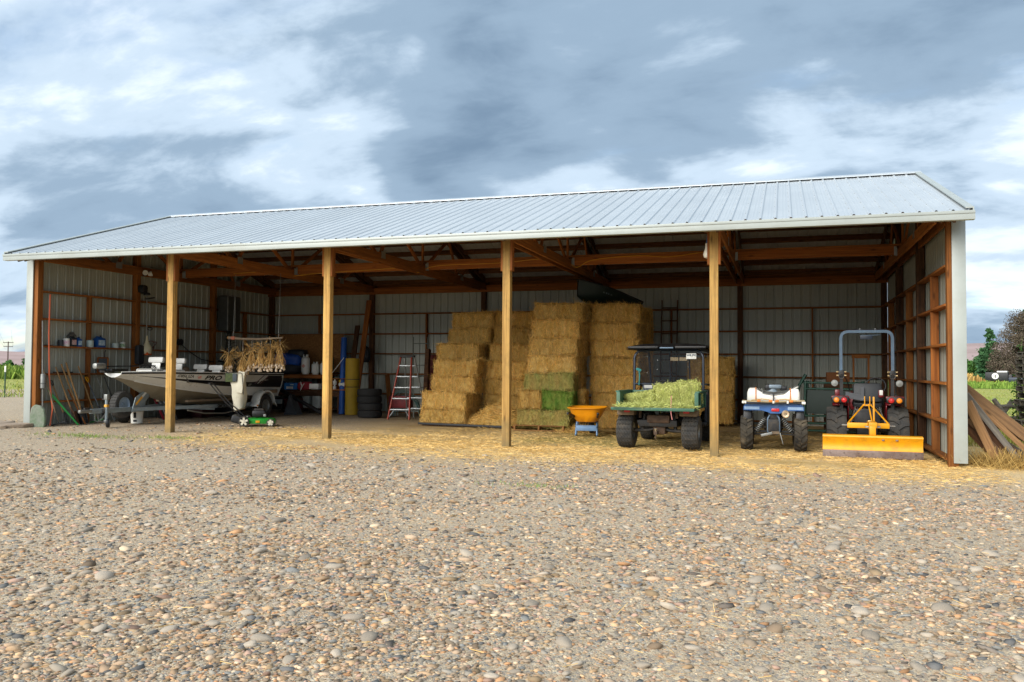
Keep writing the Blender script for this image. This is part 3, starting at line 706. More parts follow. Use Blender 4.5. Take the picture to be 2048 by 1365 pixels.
# ================================================================= vehicles
M_RUB = mat('tyre_rubber', '3a3a3a', .85, c2='4a4844', vs=7, bump=.15, bs=50, spec=.25, dirt=('6d6150', .45, 6.))
M_RUBM = mat('muddy_tyre_rubber', '2a2927', .9, c2='4d473d', vs=5, bump=.2, bs=40, spec=.2, dirt=('8b7d66', .8, 4.))
M_RIM = mat('grey_steel_rim', '8d8f8c', .45, .5, var=.2, vs=9, bump=.05, dirt=('5b5346', .5, 8.))
M_BLKP = mat('black_moulded_plastic', '17181b', .48, var=.25, vs=5, bump=.08, bs=90, dirt=('4b463d', .35, 5.))
M_NAVY = mat('navy_painted_tube', '26303f', .42, .2, var=.2, vs=6, bump=.04, dirt=('5c564a', .35, 6.))
M_GREEN = mat('green_bed_paint', '33604d', .5, .1, var=.2, vs=5, bump=.05, dirt=('6c6a50', .5, 5.))
M_RUST = mat('rusty_underbody', '6b5544', .8, .2, c2='3c2f27', vs=8, bump=.3, bs=40)
M_STEELD = mat('dark_chassis_steel', '2e2e2e', .6, .4, var=.3, vs=10, bump=.1, dirt=('695b48', .5, 8.))
M_REDL = mat('red_lens', 'c31f22', .25, var=.15, vs=30, bump=.1, bs=150, coat=.4, obj_rand=.03)
M_AMBER = mat('amber_lens', 'e8891a', .25, var=.15, vs=30, bump=.1, bs=150, coat=.4, obj_rand=.03)
M_WHITE = mat('white_plastic', 'e6e6df', .4, var=.06, vs=5, bump=.03, dirt=('b5ab92', .25, 5.))
M_SEAT = mat('black_vinyl', '22262b', .5, var=.2, vs=6, bump=.15, bs=120)
M_MIRR = mat('mirror_glass', 'e9dcc0', .08, .9, var=.03, bump=0)
M_MUD = mat('tan_mud_flap', '7d6c58', .85, c2='5a4c3e', vs=6, bump=.2)
M_CHROME = mat('bare_bright_steel', 'c9c9c5', .22, .9, var=.1, vs=20, bump=.03)
M_GLASS = mat('clear_window_sheet', (.05, .055, .06), .06, var=.02, bump=0, spec=.5, alpha=.10, obj_rand=0)
M_GREYP = mat('grey_blue_rops_paint', '566b7f', .42, .3, var=.14, vs=7, bump=.05, dirt=('7f796a', .35, 9.))
M_YEL = mat('yellow_implement_paint', 'e29d0c', .45, .05, var=.08, vs=3, bump=.05, dirt=('7d5c2c', .55, 7.))
M_BLUEP = mat('blue_fender_plastic', '2d5d9c', .4, var=.15, vs=5, bump=.04, coat=.3, dirt=('8ea4b6', .55, 4.))
M_RED = mat('red_tractor_paint', '6f141b', .4, .05, var=.15, vs=6, bump=.03, coat=.3)
M_CUT = mat('worn_cutting_edge', '8f8079', .6, .5, c2='6d5a50', vs=6, bump=.25, bs=40)
M_TANK = mat('white_poly_tank', 'efeee6', .35, var=.04, vs=4, bump=.03, obj_rand=0)
M_ORNG = mat('orange_strap', 'c2722a', .7, var=.2, vs=20)
M_CLOTHB = mat('teal_strap', '2f7f80', .8, var=.2)

def tyre_part(parent, Ro, w, rim, lugs, lh=.018, style='chev', m=None, name='tyre'):
    """tyre about local X with real tread blocks"""
    mb = MB(); rc = Ro-lh
    def rad(x): q = min(1, abs(x)/(w/2)); return rc-.10*w*q**3.2
    prof = [(rim, -w*.40), (rim+.02, -w*.44), ((rim+rc)/2, -w*.5), (rc-.07*w*2, -w*.485)]
    xs = [-.46, -.4, -.3, -.15, 0, .15, .3, .4, .46]
    prof = prof+[(rad(x*w), x*w) for x in xs]+[(rc-.07*w*2, w*.485), ((rim+rc)/2, w*.5), (rim+.02, w*.44), (rim, w*.40)]
    mb.lathe(prof, 36, RY(90), caps=False)
    def pt(x, th, dr): r = rad(x)+dr; return (x, r*math.sin(th), r*math.cos(th))
    def lug(x0, t0, x1, t1, hw, n=3):
        vs = []
        for i in range(n+1):
            f = i/n; x = x0+(x1-x0)*f; t = t0+(t1-t0)*f
            for dr, s_ in ((-.01, 1.15), (lh, 1), (lh, -1), (-.01, -1.15)): vs.append(pt(x, t+hw*s_, dr))
        fs = [(4*i+k, 4*i+(k+1) % 4, 4*i+4+(k+1) % 4, 4*i+4+k) for i in range(n) for k in range(4)]+[(0, 1, 2, 3), (4*n+3, 4*n+2, 4*n+1, 4*n)]
        mb.add(vs, fs)
    dt = 2*math.pi/lugs
    for k in range(lugs):
        t = k*dt
        if style == 'chev':
            lug(.02*w, t, .47*w, t+dt*.62, dt*.17); lug(-.02*w, t+dt*.5, -.47*w, t+dt*1.12, dt*.17)
        elif style == 'agri':
            lug(-.03*w, t, .28*w, t+dt*.42, dt*.22); lug(.28*w, t+dt*.42, .47*w, t+dt*.5, dt*.26); lug(.03*w, t+dt*.5, -.28*w, t+dt*.92, dt*.22); lug(-.28*w, t+dt*.92, -.47*w, t+dt, dt*.26)
        else:   # zig-zag ribs
            for q in (-.36, -.18, 0, .18, .36):
                lug((q-.075)*w, t, q*w, t+dt*.42, dt*.20, 1); lug(q*w, t+dt*.42, (q+.075)*w, t+dt*.05, dt*.20, 1)
    return mb.obj(name, m or M_RUB, parent, 30)
def rim_part(parent, rim, w, m=None, side=1, holes=0):
    mb = MB(); s_ = side
    mb.lathe([(rim+.012, -w*.42), (rim, -w*.38), (rim*.93, -w*.3), (rim*.9, w*.18), (rim*.93, w*.3), (rim, w*.38), (rim+.012, w*.42)], 28, RY(90), caps=False)
    mb.lathe([(rim*.92, w*.16), (rim*.7, w*.20), (rim*.45, w*.12), (rim*.25, w*.16), (rim*.22, w*.28), (.0, w*.3)], 28, RY(90) if s_ > 0 else RY(-90), caps=False)
    for k in range(5):
        a = k*2*math.pi/5; mb.lathe([(.011, 0), (.011, .02), (.0, .021)], 6, (RY(90) if s_ > 0 else RY(-90)) @ T(rim*.33*math.cos(a), rim*.33*math.sin(a), w*.13))
    return mb.obj('rim', m or M_RIM, parent, 35)
def wheel(parent, x, y, Ro, w, rim, lugs, side, m=None, mr=None, style='chev', lh=.018):
    n = node('wheel', parent, (x, y, Ro)); tyre_part(n, Ro, w, rim, lugs, lh, style, m); rim_part(n, rim, w, mr, side); return n
def bx(name, c, d, m, parent, b=.008, rot=None, taper=None):
    o = MB().box((0, 0, 0), d, b=b, taper=taper).obj(name, m, parent); M_ = T(*c)
    if rot is not None: M_ = M_ @ rot
    o.matrix_local = M_; return o
def tb(name, pts, r, m, parent, n=8, closed=False): return MB().tube(pts, r, n, closed).obj(name, m, parent, 40)
def bend(pts, rad=.05, n=5):
    """polyline with rounded corners"""
    P = [Vector(p) for p in pts]; out = [P[0]]
    for i in range(1, len(P)-1):
        a, b, c = P[i-1], P[i], P[i+1]; d0 = (a-b); d1 = (c-b); q = min(rad, d0.length*.49, d1.length*.49); s = b+d0.normalized()*q; e = b+d1.normalized()*q
        for k in range(n+1): t = k/n; out.append(s*(1-t)**2+b*2*t*(1-t)+e*t*t)
    out.append(P[-1]); return out
def text(name, s, size, m, parent, M_, bold=0., shear=0., ext=.001, align='CENTER', space=1.):
    c = bpy.data.curves.new(name, 'FONT'); c.body = s; c.size = size; c.extrude = ext; c.offset = bold; c.shear = shear; c.align_x = align; c.align_y = 'CENTER'; c.space_character = space
    t_ = bpy.data.objects.new('tmp', c); COL.objects.link(t_); bpy.context.view_layer.update()
    me = bpy.data.meshes.new_from_object(t_.evaluated_get(bpy.context.evaluated_depsgraph_get())); me.name = name
    bpy.data.objects.remove(t_); me.materials.clear(); me.materials.append(m)
    return link(name, me, parent, M_)

# ---------------------------------------------------------------- two-seat utility truck
def utility_truck():
    u = thing('utility_vehicle', 'dark two-seat utility vehicle with green dump bed carrying hay', 'utility vehicle', (13.60, .92, gz(13.6)), R(-3))
    for sx in (-1, 1):
        wheel(u, sx*.585, 0, .315, .30, .15, 22, sx, style='zig', lh=.014); wheel(u, sx*.60, 1.95, .305, .25, .15, 22, sx, style='zig', lh=.014)
    # chassis and running gear
    bx('chassis', (0, 1.0, .46), (.7, 2.3, .12), M_STEELD, u, .02)
    tb('rear_axle', [(-.46, 0, .32), (-.2, 0, .33), (-.1, 0, .36), (.1, 0, .36), (.2, 0, .33), (.46, 0, .32)], .035, M_STEELD, u)
    bx('gearbox', (.02, .06, .38), (.22, .3, .24), M_RUST, u, .03)
    bx('muffler', (.02, -.12, .54), (.42, .16, .15), M_RUST, u, .05)
    h = bx('tow_hitch', (0, -.25, .30), (.06, .18, .06), M_RUST, u, .008)
    o = MB().lathe([(.018, 0), (.018, .03), (.026, .045), (.026, .065), (.0, .075)], 14).obj('hitch_ball', M_CHROME, h); o.matrix_local = T(0, -.07, .02)
    MB().lathe([(.011, -.1), (.011, -.03), (.02, -.03), (.02, 0)], 10).obj('hitch_pin', M_RUST, h).matrix_local = T(0, -.07, 0)
    for sx in (-1, 1):
        tb('shock_absorber', [(sx*.3, .0, .34), (sx*.26, .02, .62)], .035, M_STEELD, u)
        f = bx('mud_guard', (sx*.56, -.10, .665), (.31, .30, .13), M_MUD, u, .02)
        bx('tail_light', (sx*-.03, -.152, .012), (.11, .02, .05), M_REDL, f, .008)
        bx('bed_bracket', (sx*.33, -.05, .62), (.05, .05, .14), M_RUST, u, .006)
    # dump bed: floor, three sides, lowered tailgate
    bed = node('cargo_bed', u)
    def P_(nm, c, d, m=M_GREEN, b=.008, rot=None): return bx(nm, c, d, m, bed, b, rot)
    P_('bed_floor', (0, .32, .735), (1.36, 1.02, .035)); P_('bed_headboard', (0, .84, .88), (1.36, .035, .30))
    for sx in (-1, 1):
        P_('bed_side', (sx*.70, .32, .875), (.035, 1.05, .30)); P_('bed_rail', (sx*.715, .32, 1.025), (.075, 1.07, .03), b=.01)
        P_('bed_corner', (sx*.70, -.205, .865), (.07, .03, .30))
        for k in range(3): P_('side_rib', (sx*.735, .02+k*.3, .87), (.025, .06, .25))
    P_('tailgate', (0, -.42, .725), (1.44, .44, .03), b=.008, rot=RX(-2)); P_('tailgate_lip', (0, -.645, .735), (1.46, .03, .055))
    # cab frame
    cy0, cy1, cw = .93, 2.35, .66
    for sx in (-1, 1):
        tb('rear_pillar', bend([(sx*cw, cy0, .75), (sx*(cw-.005), cy0, 1.70), (sx*(cw-.10), cy0+.03, 1.80), (0, cy0+.03, 1.80)], .08), .026, M_NAVY, u)
        tb('front_pillar', bend([(sx*cw, 2.62, .95), (sx*(cw-.03), 2.15, 1.78), (sx*(cw-.05), cy0+.1, 1.80)], .1), .024, M_NAVY, u)
        tb('door_bar', bend([(sx*(cw+.03), 1.02, 1.15), (sx*(cw+.05), 1.7, 1.12), (sx*(cw+.03), 2.5, 1.0)], .1), .02, M_BLKP, u)
        bx('side_panel', (sx*(cw+.03), 1.62, .68), (.05, 1.25, .52), M_NAVY, u, .04)
        bx('floor_sill', (sx*.64, 1.45, .40), (.16, 1.0, .09), M_BLKP, u, .03)
        tb('windshield_post', [(sx*.2, 2.3, 1.0), (sx*.2, 2.16, 1.76)], .014, M_NAVY, u)
    tb('rear_crossbar', [(-cw, cy0, 1.15), (cw, cy0, 1.15)], .02, M_NAVY, u); tb('rear_crossbar', [(-cw, cy0, .98), (cw, cy0, .98)], .018, M_NAVY, u)
    for sx in (-1, 1): tb('seat_grab_post', [(sx*.2, 1.2, .8), (sx*.2, 1.2, 1.15)], .016, M_NAVY, u)
    # roof: moulded shell with raised ribs and rear notch
    def rf(a, b):
        x = (a*2-1)*.80; y = .72+b*1.62; e = max(abs(a*2-1), abs(b*2-1)*.98); z = 1.835+.075*(1-e**6)+.03*math.sin(b*math.pi)*(1-(a*2-1)**2)
        return (x*(1-.06*max(0, abs(b*2-1)-.7)), y, z)
    m = MB(); m.grid(rf, 20, 14)
    m.grid(lambda a, b: (rf(a, b)[0], rf(a, b)[1], rf(a, b)[2]-.03 if 0 < a < 1 and 0 < b < 1 else rf(a, b)[2]-.028), 20, 14)
    roof_ = m.obj('cab_roof', M_BLKP, u, 40)
    for sx in (-1, 1): bx('roof_lip', (sx*.45, .735, 1.845), (.58, .05, .045), M_BLKP, roof_, .018)
    bx('roof_handle', (0, .74, 1.835), (.26, .04, .03), M_GREYP, roof_, .012)
    # clear rear sheet with its rivets and a white sticker
    g = bx('rear_window', (0, cy0-.035, 1.47), (1.22, .006, .62), M_GLASS, u, 0)
    for x in (-.4, -.2, .38):
        for z in (-.02, .25): MB().lathe([(.008, 0), (.006, .006)], 8, RX(90)).obj('rivet', M_CHROME, g).matrix_local = T(x, -.004, z+random.uniform(-.2, 0.03))
    st = bx('sticker', (.44, -.006, .21), (.185, .004, .105), M_WHITE, g, .0015)
    MT = mat('dark_print', '2b3d52', .6, bump=0, var=.05)
    text('sticker_text', 'W8.IBE', .056, MT, st, T(0, -.0035, .015) @ RX(90), .002)
    for x, w_ in ((-.06, .012), (.0, .05), (.055, .03)): bx('print_line', (x, -.0035, -.032), (w_, .002, .007), mat('grey_print', '9aa3a8', .6, bump=0), st, 0)
    # inside
    s_ = bx('seat_back', (0, 1.22, .98), (1.12, .12, .36), M_NAVY, u, .04, RX(-8)); bx('seat_base', (0, 1.5, .74), (1.12, .5, .16), M_SEAT, u, .05)
    bx('seat_label', (-.44, -.065, .1), (.16, .006, .06), M_WHITE, s_, .002)
    bx('dashboard', (0, 2.25, .92), (1.2, .25, .22), M_BLKP, u, .05); tb('steering_wheel', [(-.3+.16*math.cos(t*math.pi/8), 2.02+.05*math.sin(t*math.pi/8), 1.05+.15*math.sin(t*math.pi/8)) for t in range(16)], .014, M_BLKP, u, closed=True)
    mr_ = bx('rear_view_mirror', (.02, 2.0, 1.64), (.36, .03, .085), M_BLKP, u, .015, RX(6)); bx('mirror_glass', (-.09, -.017, 0), (.16, .004, .07), M_MIRR, mr_, 0); bx('mirror_glass', (.09, -.017, 0), (.16, .004, .07), M_MIRR, mr_, 0)
    bx('hood', (0, 2.75, .80), (1.15, .55, .28), M_NAVY, u, .09)
    tb('tie_strap', [(-.56, .87, 1.45), (-.54, .86, 1.30), (-.55, .85, 1.12)], .014, M_CLOTHB, u, 6); bx('strap_knot', (-.56, .865, 1.42), (.11, .03, .05), M_CLOTHB, u, .015, RY(20))
    return u
truck = utility_truck()
# hay on the bed
ALF = bale_mesh(21, 3000, .80, .50, .36, M_ALF, ls=.45); ALF2 = bale_mesh(22, 2400, .60, .52, .24, M_ALF, ls=.45)
o = link('hay_bale', ALF); o.matrix_world = T(13.90, 1.15, .99+gz(13.6)) @ RZ(16) @ RX(10) @ RY(-9); tag(o, 'pale green alfalfa bale tilted on the right of the truck bed', 'hay bale')
o = link('hay_bale', ALF2); o.matrix_world = T(13.28, 1.28, .89+gz(13.6)) @ RZ(-12) @ RY(-11); tag(o, 'broken alfalfa flake bale on the left of the truck bed', 'hay bale')
mound('loose_hay', 'loose pale green hay strewn over the truck bed and tailgate', (13.58, .66, .765+gz(13.6)), .70, .40, .045, M_ALF, 2600, 8, LL=(.04, .11))
o = tb('bale_twine', [(13.86, .60, 1.0), (13.885, .36, .86), (13.895, .255, .80), (13.90, .245, .70), (13.92, .243, .60)], .006, mat('pink_twine', 'd98f8a', .8), None, 5); tag(o, 'pink baling twine hanging off the truck tailgate', 'twine')

# ---------------------------------------------------------------- quad bike with sprayer
def quad_bike():
    q = thing('quad_bike', 'blue quad bike seen from behind, with muddy tyres', 'quad bike', (15.57, 1.48, gz(15.6)), R(1))
    for sx in (-1, 1):
        wheel(q, sx*.46, 0, .315, .225, .14, 15, sx, M_RUBM, style='chev', lh=.022); wheel(q, sx*.45, 1.25, .305, .19, .14, 15, sx, M_RUBM, style='chev', lh=.02)
        # suspension: arms, spring-over shock, upright
        tb('suspension_arm', [(sx*.13, -.05, .30), (sx*.36, -.03, .29)], .016, M_STEELD, q); tb('suspension_arm', [(sx*.12, .0, .42), (sx*.36, .0, .40)], .015, M_STEELD, q)
        tb('frame_stay', bend([(sx*.06, -.10, .64), (sx*.10, -.13, .58), (sx*.10, -.13, .34), (sx*.05, -.1, .29)], .03), .017, M_GREYP, q)
        a, b = Vector((sx*.14, -.06, .60)), Vector((sx*.325, -.05, .31)); sh = tb('shock_absorber', [a, b], .02, M_STEELD, q)
        turns = 8; pts = []; d = (b-a); ax = d.normalized(); n1 = ax.cross(Vector((0, 1, 0))).normalized(); n2 = ax.cross(n1)
        for i in range(turns*10+1):
            t = i/(turns*10); an = t*turns*2*math.pi; pts.append(a+d*(.08+.8*t)+n1*.04*math.cos(an)+n2*.04*math.sin(an))
        MB().tube(pts, .0085, 5).obj('spring', M_RIM, sh, 40)
    bx('differential', (-.01, -.02, .37), (.16, .22, .19), M_MUD, q, .05); tb('drive_axle', [(-.38, 0, .34), (.38, 0, .34)], .022, M_STEELD, q)
    bx('tow_bar', (-.12, -.17, .30), (.20, .05, .045), M_RIM, q, .008, RY(-14)); bx('tow_plate', (.03, -.15, .33), (.14, .05, .05), M_MUD, q, .01)
    tb('dangling_strap', [(.11, -.17, .33), (.13, -.18, .25), (.15, -.19, .17), (.16, -.19, .13)], [.012, .010, .008, .003], M_RIM, q, 6)
    bx('frame', (0, .5, .45), (.26, 1.3, .25), M_STEELD, q, .05); bx('engine', (0, .62, .5), (.34, .5, .35), M_STEELD, q, .05)
    bx('rear_housing', (.01, .0, .62), (.22, .2, .22), M_BLKP, q, .05)
    mf = MB().lathe([(.066, 0), (.070, .012), (.070, .34), (.05, .37)], 22).obj('muffler', M_RIM, q); mf.matrix_local = T(.205, -.22, .665) @ RX(-90)
    MB().lathe([(.066, 0), (.056, -.008), (.024, -.004), (.022, .03), (0, .03)], 22).obj('muffler_cap', mat('heat_stained_steel', 'c9b294', .35, .6, var=.2, vs=12), mf)
    # fender: blue body curving over the wheels, darker flares under it
    poly = [(-.515, .725), (-.515, .79), (-.48, .83), (-.30, .845), (.30, .845), (.48, .83), (.515, .79), (.515, .725), (.27, .722), (.17, .70), (.11, .672), (-.05, .672), (-.11, .70), (-.2, .722)]
    fe = MB().prism(poly, .42, RX(90) @ T(0, 0, -.24)).obj('rear_fender', M_BLUEP, q, 30)
    for sx in (-1, 1):
        bx('fender_flare', (sx*.45, .05, .64), (.17, .42, .20), M_BLKP, q, .05, taper=(.8, .8)); bx('fender_scuff', (sx*.37, -.183, .765), (.26, .006, .05), mat('pale_scuffed_blue', '93b1d2', .5, var=.1, vs=9), fe, .002)
    bx('tail_light', (.03, -.19, .735), (.135, .03, .055), M_REDL, q, .012)
    bx('seat', (0, .62, .86), (.30, .62, .12), M_SEAT, q, .05); bx('fuel_tank', (0, 1.05, .86), (.3, .35, .2), M_BLUEP, q, .08); bx('front_fender', (0, 1.3, .78), (1.0, .5, .08), M_BLUEP, q, .03)
    tb('handlebar', bend([(-.38, .98, 1.06), (-.15, 1.08, 1.02), (.15, 1.08, 1.02), (.38, .98, 1.06)], .08), .013, M_BLKP, q)
    for y in (-.22, -.02, .16): tb('rack_bar', [(-.44, y, .875), (.44, y, .875)], .011, M_BLKP, q)
    for sx in (-1, 1): tb('rack_rail', [(sx*.44, -.24, .875), (sx*.44, .2, .875)], .012, M_BLKP, q)
    return q
quad_bike()
def sprayer():
    s = thing('sprayer_tank', 'white plastic sprayer tank strapped on the quad bike rack', 'sprayer', (15.57, 1.42, gz(15.6)+.885), R(1))
    # saddle-shaped tank lofted along X
    def prof(x):
        e = abs(x)/.45; hi = .165+.075*min(1, max(0, (e-.42)/.25))**1.2
        if e > .9: hi *= 1-.35*((e-.9)/.1)**2
        return hi
    m = MB(); nx, na = 36, 16; vs = []
    for i in range(nx+1):
        x = -.45+.9*i/nx; h = prof(x); e = abs(x)/.45; dd = .16*(1-.25*max(0, (e-.92)/.08)**2)
        for a in range(na):
            t = 2*math.pi*a/na; cx_, sz_ = math.cos(t), math.sin(t); p = 5
            k = (abs(cx_)**p+abs(sz_)**p)**(-1/p); vs.append((x, cx_*k*dd, h/2+sz_*k*h/2))
    fs = [(i*na+a, i*na+(a+1) % na, (i+1)*na+(a+1) % na, (i+1)*na+a) for i in range(nx) for a in range(na)]+[tuple(range(na))[::-1], tuple(nx*na+a for a in range(na))]
    m.add(vs, fs); m.obj('tank', M_TANK, s, 50)
    for x in (-.30, .285):
        o = MB().tube([(x, -.165, .0), (x, -.168, .2), (x, -.14, prof(x)+.004), (x, .14, prof(x)+.004), (x, .165, .02)], .011, 4).obj('strap', M_ORNG, s)
    MB().lathe([(.085, 0), (.085, .035), (.075, .05), (.07, .075), (0, .08)], 20).obj('filler_lid', mat('grey_cap_plastic', '8796a0', .45, var=.1), s).matrix_local = T(-.02, 0, .165)
    bx('pump', (.03, -.03, .265), (.22, .14, .07), mat('grey_pump_body', '6f7e8a', .45, .2, var=.2, vs=12), s, .025); bx('pump_head', (-.09, -.04, .25), (.1, .1, .09), M_BLKP, s, .02); bx('motor', (.17, -.01, .235), (.14, .09, .08), M_BLKP, s, .03)
    for k in range(5):
        pts = [(-.28+.02*k, -.10-.01*k, .23), (-.18, -.14-.006*k, .19-.012*k), (0, -.175, .145-.012*k+.02), (.17, -.15-.005*k, .175-.008*k), (.33+.02*k, -.08, .24+.01*k), (.38+.012*k, -.06, .275)]
        P = [Vector(p) for p in pts]; sm = []
        for i in range(len(P)-1):
            for t in range(5): f = t/5; f = f; sm.append(P[i].lerp(P[i+1], f))
        MB().tube([*sm, P[-1]], .008, 6).obj('hose', M_PLAST if k % 2 else M_RIM, s, 60)
    tb('spray_wand', [(.25, -.1, .19), (.42, -.11, .265)], .009, M_WHITE, s, 6)
    # folded boom across the back with nozzles
    bm_ = tb('boom', [(-.53, -.20, .005), (0, -.21, -.005), (.52, -.20, .02)], .017, mat('tan_boom_tube', 'b4a380', .5, .2, var=.2, vs=9), s)
    tb('boom_rail', [(-.5, -.215, -.035), (.5, -.215, -.02)], .011, M_STEELD, s)
    for x, mm in ((-.52, M_WHITE), (-.48, M_WHITE), (0.0, M_WHITE), (.24, M_WHITE), (.49, M_WHITE), (.52, M_WHITE)): bx('nozzle', (x, -.22, -.015 if abs(x) > .3 else -.01), (.035, .035, .045), mm, bm_, .008)
    for x in (-.25, -.05, .06, .30): bx('boom_clamp', (x, -.215, .012), (.06, .035, .04), mat('orange_clamp', 'cf7a2e', .5, var=.1), bm_, .008)
    tb('sight_tube', [(.0, -.215, .02), (.0, -.19, .13)], .011, M_BLKP, s, 6)
    for sx in (-1, 1): tb('boom_hose', [(sx*.06, -.22, .03), (sx*.2, -.225, .045), (sx*.38, -.22, .02)], .007, mat('yellow_hose', 'c8a04a', .6), s, 6)
    return s
sprayer()

# ---------------------------------------------------------------- compact tractor and rear blade
def tractor():
    t = thing('compact_tractor', 'red compact tractor seen from behind under a grey roll bar', 'tractor', (17.19, 2.3, gz(17.2)), R(-2))
    for sx in (-1, 1):
        wheel(t, sx*.515, 0, .40, .36, .20, 13, sx, style='agri', lh=.03); wheel(t, sx*.46, 1.45, .28, .22, .15, 14, sx, style='agri', lh=.02)
        # curved fender
        m = MB()
        def fn(a, b, sx=sx): an = R(66+a*100); r = .47; return (sx*(.32+b*.26), -math.cos(an)*r+.05, .40+math.sin(an)*r)
        m.grid(fn, 14, 2); m.grid(lambda a, b, sx=sx: (sx*.32, -math.cos(R(66+a*100))*.47*(1-b*.6)+.05, .40+math.sin(R(66+a*100))*.47*(1-b*.75)), 14, 4)
        fe = m.obj('fender', M_RED, t, 40)
        so_ = fe.modifiers.new('thick', 'SOLIDIFY'); so_.thickness = .018
        # lamp pod
        pod = bx('lamp_pod', (sx*.455, -.345, .93), (.30, .11, .125), M_BLKP, t, .05)
        bx('pod_cover', (0, .02, .04), (.31, .09, .06), M_RED, pod, .03)
        for dx, mm, nm in ((.065, M_AMBER, 'turn_lamp'), (-.065, M_REDL, 'tail_lamp')):
            MB().lathe([(.048, 0), (.048, .014), (.036, .028), (0, .033)], 20).obj(nm, mm, pod).matrix_local = T(sx*dx, -.052, -.005) @ RX(90)
        # roll bar lower post with folding hinge
        tb('roll_bar_post', [(sx*.43, -.13, .62), (sx*.43, -.13, 1.36)], .040, M_BLKP, t, 4)
        hg = bx('hinge', (sx*.43, -.13, 1.40), (.10, .10, .12), M_BLKP, t, .012)
        for z in (.03, -.035): MB().lathe([(.012, -.085), (.012, .085)], 8).obj('hinge_bolt', mat('brass_bolt', 'd0b88a', .35, .7), hg).matrix_local = T(0, -.03, z) @ RY(90)
        tb('hinge_ring', [(.045*math.cos(a*math.pi/6), -.07, -.05+.045*math.sin(a*math.pi/6)) for a in range(12)], .004, M_CHROME, hg, 5, True)
        lp = MB().lathe([(.0, -.04), (.04, -.035), (.06, 0), (.058, .015), (.0, .02)], 18).obj('work_lamp', M_RIM, t); lp.matrix_local = T(sx*.545, -.14, 1.225) @ RX(90)
        tb('lamp_bracket', [(sx*.45, -.13, 1.22), (sx*.53, -.12, 1.225)], .014, M_BLKP, t)
        bx('seat_side_stop', (sx*.50 if sx < 0 else sx*.24, -.1, 1.04), (.09, .1, .14), M_RED, t, .03)
        # lift arms and links of the hitch
        tb('lift_link', [(sx*.20, -.28, .80), (sx*.30, -.55, .46)], .012, M_CHROME, t, 6); tb('lower_arm', [(sx*.22, -.15, .40), (sx*.35, -.78, .42)], .02, M_STEELD, t)
        o = MB(); 
        for k in range(7): o.lathe([(.010, -.004), (.013, 0), (.010, .004)], 8, T(sx*(.19-.025*k), -.36, .765+.02*math.sin(k*1.5)))
        o.obj('check_chain', M_CHROME, t)
    bx('label_plate', (.24, -.156, 1.06), (.055, .004, .09), M_WHITE, t, .002)
    # hoop of the roll bar
    tb('roll_bar_hoop', bend([(-.435, -.13, 1.40), (-.435, -.13, 2.17), (.435, -.13, 2.17), (.435, -.13, 1.40)], .14, 8), .037, M_GREYP, t, 4)
    for x in (-.11, .15): MB().lathe([(.012, 0), (.012, .02)], 8).obj('hoop_bolt', M_CHROME, t).matrix_local = T(x, -.13, 2.205)
    bx('hoop_plate', (.0, -.13, 2.06), (.21, .03, .075), M_NAVY, t, .008); tb('plate_rail', [(-.1, -.13, 2.1), (.24, -.13, 2.105)], .007, M_GREYP, t, 6)
    # seat
    sb = bx('seat_back', (.02, .02, 1.05), (.50, .14, .36), M_SEAT, t, .07, RX(-9)); bx('seat_base', (.02, .26, .84), (.5, .46, .14), M_SEAT, t, .06)
    br = MB().prism([(-.36, .0), (-.36, .11), (-.10, .06), (-.10, .20), (-.045, .20), (-.045, -.05), (-.1, -.05)], .02, RX(90)).obj('seat_bracket', mat('dark_grey_bracket', '55585d', .5, .2, var=.1), t, 20); br.matrix_local = T(.0, -.10, .96)
    for a in range(3): MB().lathe([(.009, 0), (.006, .008)], 8, RX(90)).obj('bracket_bolt', M_CHROME, br).matrix_local = T(-.075+.02*(a-1), -.02, -.012+(0 if a != 1 else -.014))
    # rear of the transmission, controls and bonnet
    bx('transmission', (0, .1, .50), (.36, .7, .42), M_STEELD, t, .05); bx('rear_cover', (0, -.26, .62), (.44, .08, .30), M_BLKP, t, .02); bx('platform', (0, .55, .52), (.75, .7, .05), M_BLKP, t, .02)
    tb('rear_axle', [(-.4, 0, .40), (.4, 0, .40)], .07, M_STEELD, t, 10)
    tb('steering_wheel', [(.20+.17*math.cos(a*math.pi/10), .62+.05*math.sin(a*math.pi/10), 1.17+.15*math.sin(a*math.pi/10)) for a in range(20)], .014, M_BLKP, t, 6, True)
    tb('steering_column', [(.2, .66, 1.13), (.2, .8, .75)], .03, M_BLKP, t); bx('dashboard', (.1, .88, .95), (.5, .2, .34), M_BLKP, t, .06)
    bx('bonnet', (0, 1.42, .86), (.52, 1.0, .38), M_RED, t, .10); bx('front_axle', (0, 1.45, .32), (.8, .14, .12), M_STEELD, t, .03); bx('engine_block', (0, 1.3, .55), (.36, .9, .3), M_STEELD, t, .04)
    tb('control_lever', [(.40, .1, .85), (.42, .05, 1.12)], .010, M_BLKP, t, 6); tb('cable', bend([(.43, -.13, 1.05), (.53, -.16, 1.0), (.53, -.16, .88), (.42, -.14, .84)], .08), .008, M_BLKP, t, 6); tb('cable', bend([(-.43, -.1, 1.38), (-.33, .1, 1.3), (-.28, .2, 1.1)], .1), .009, M_BLKP, t, 6)
    return t
tractor()
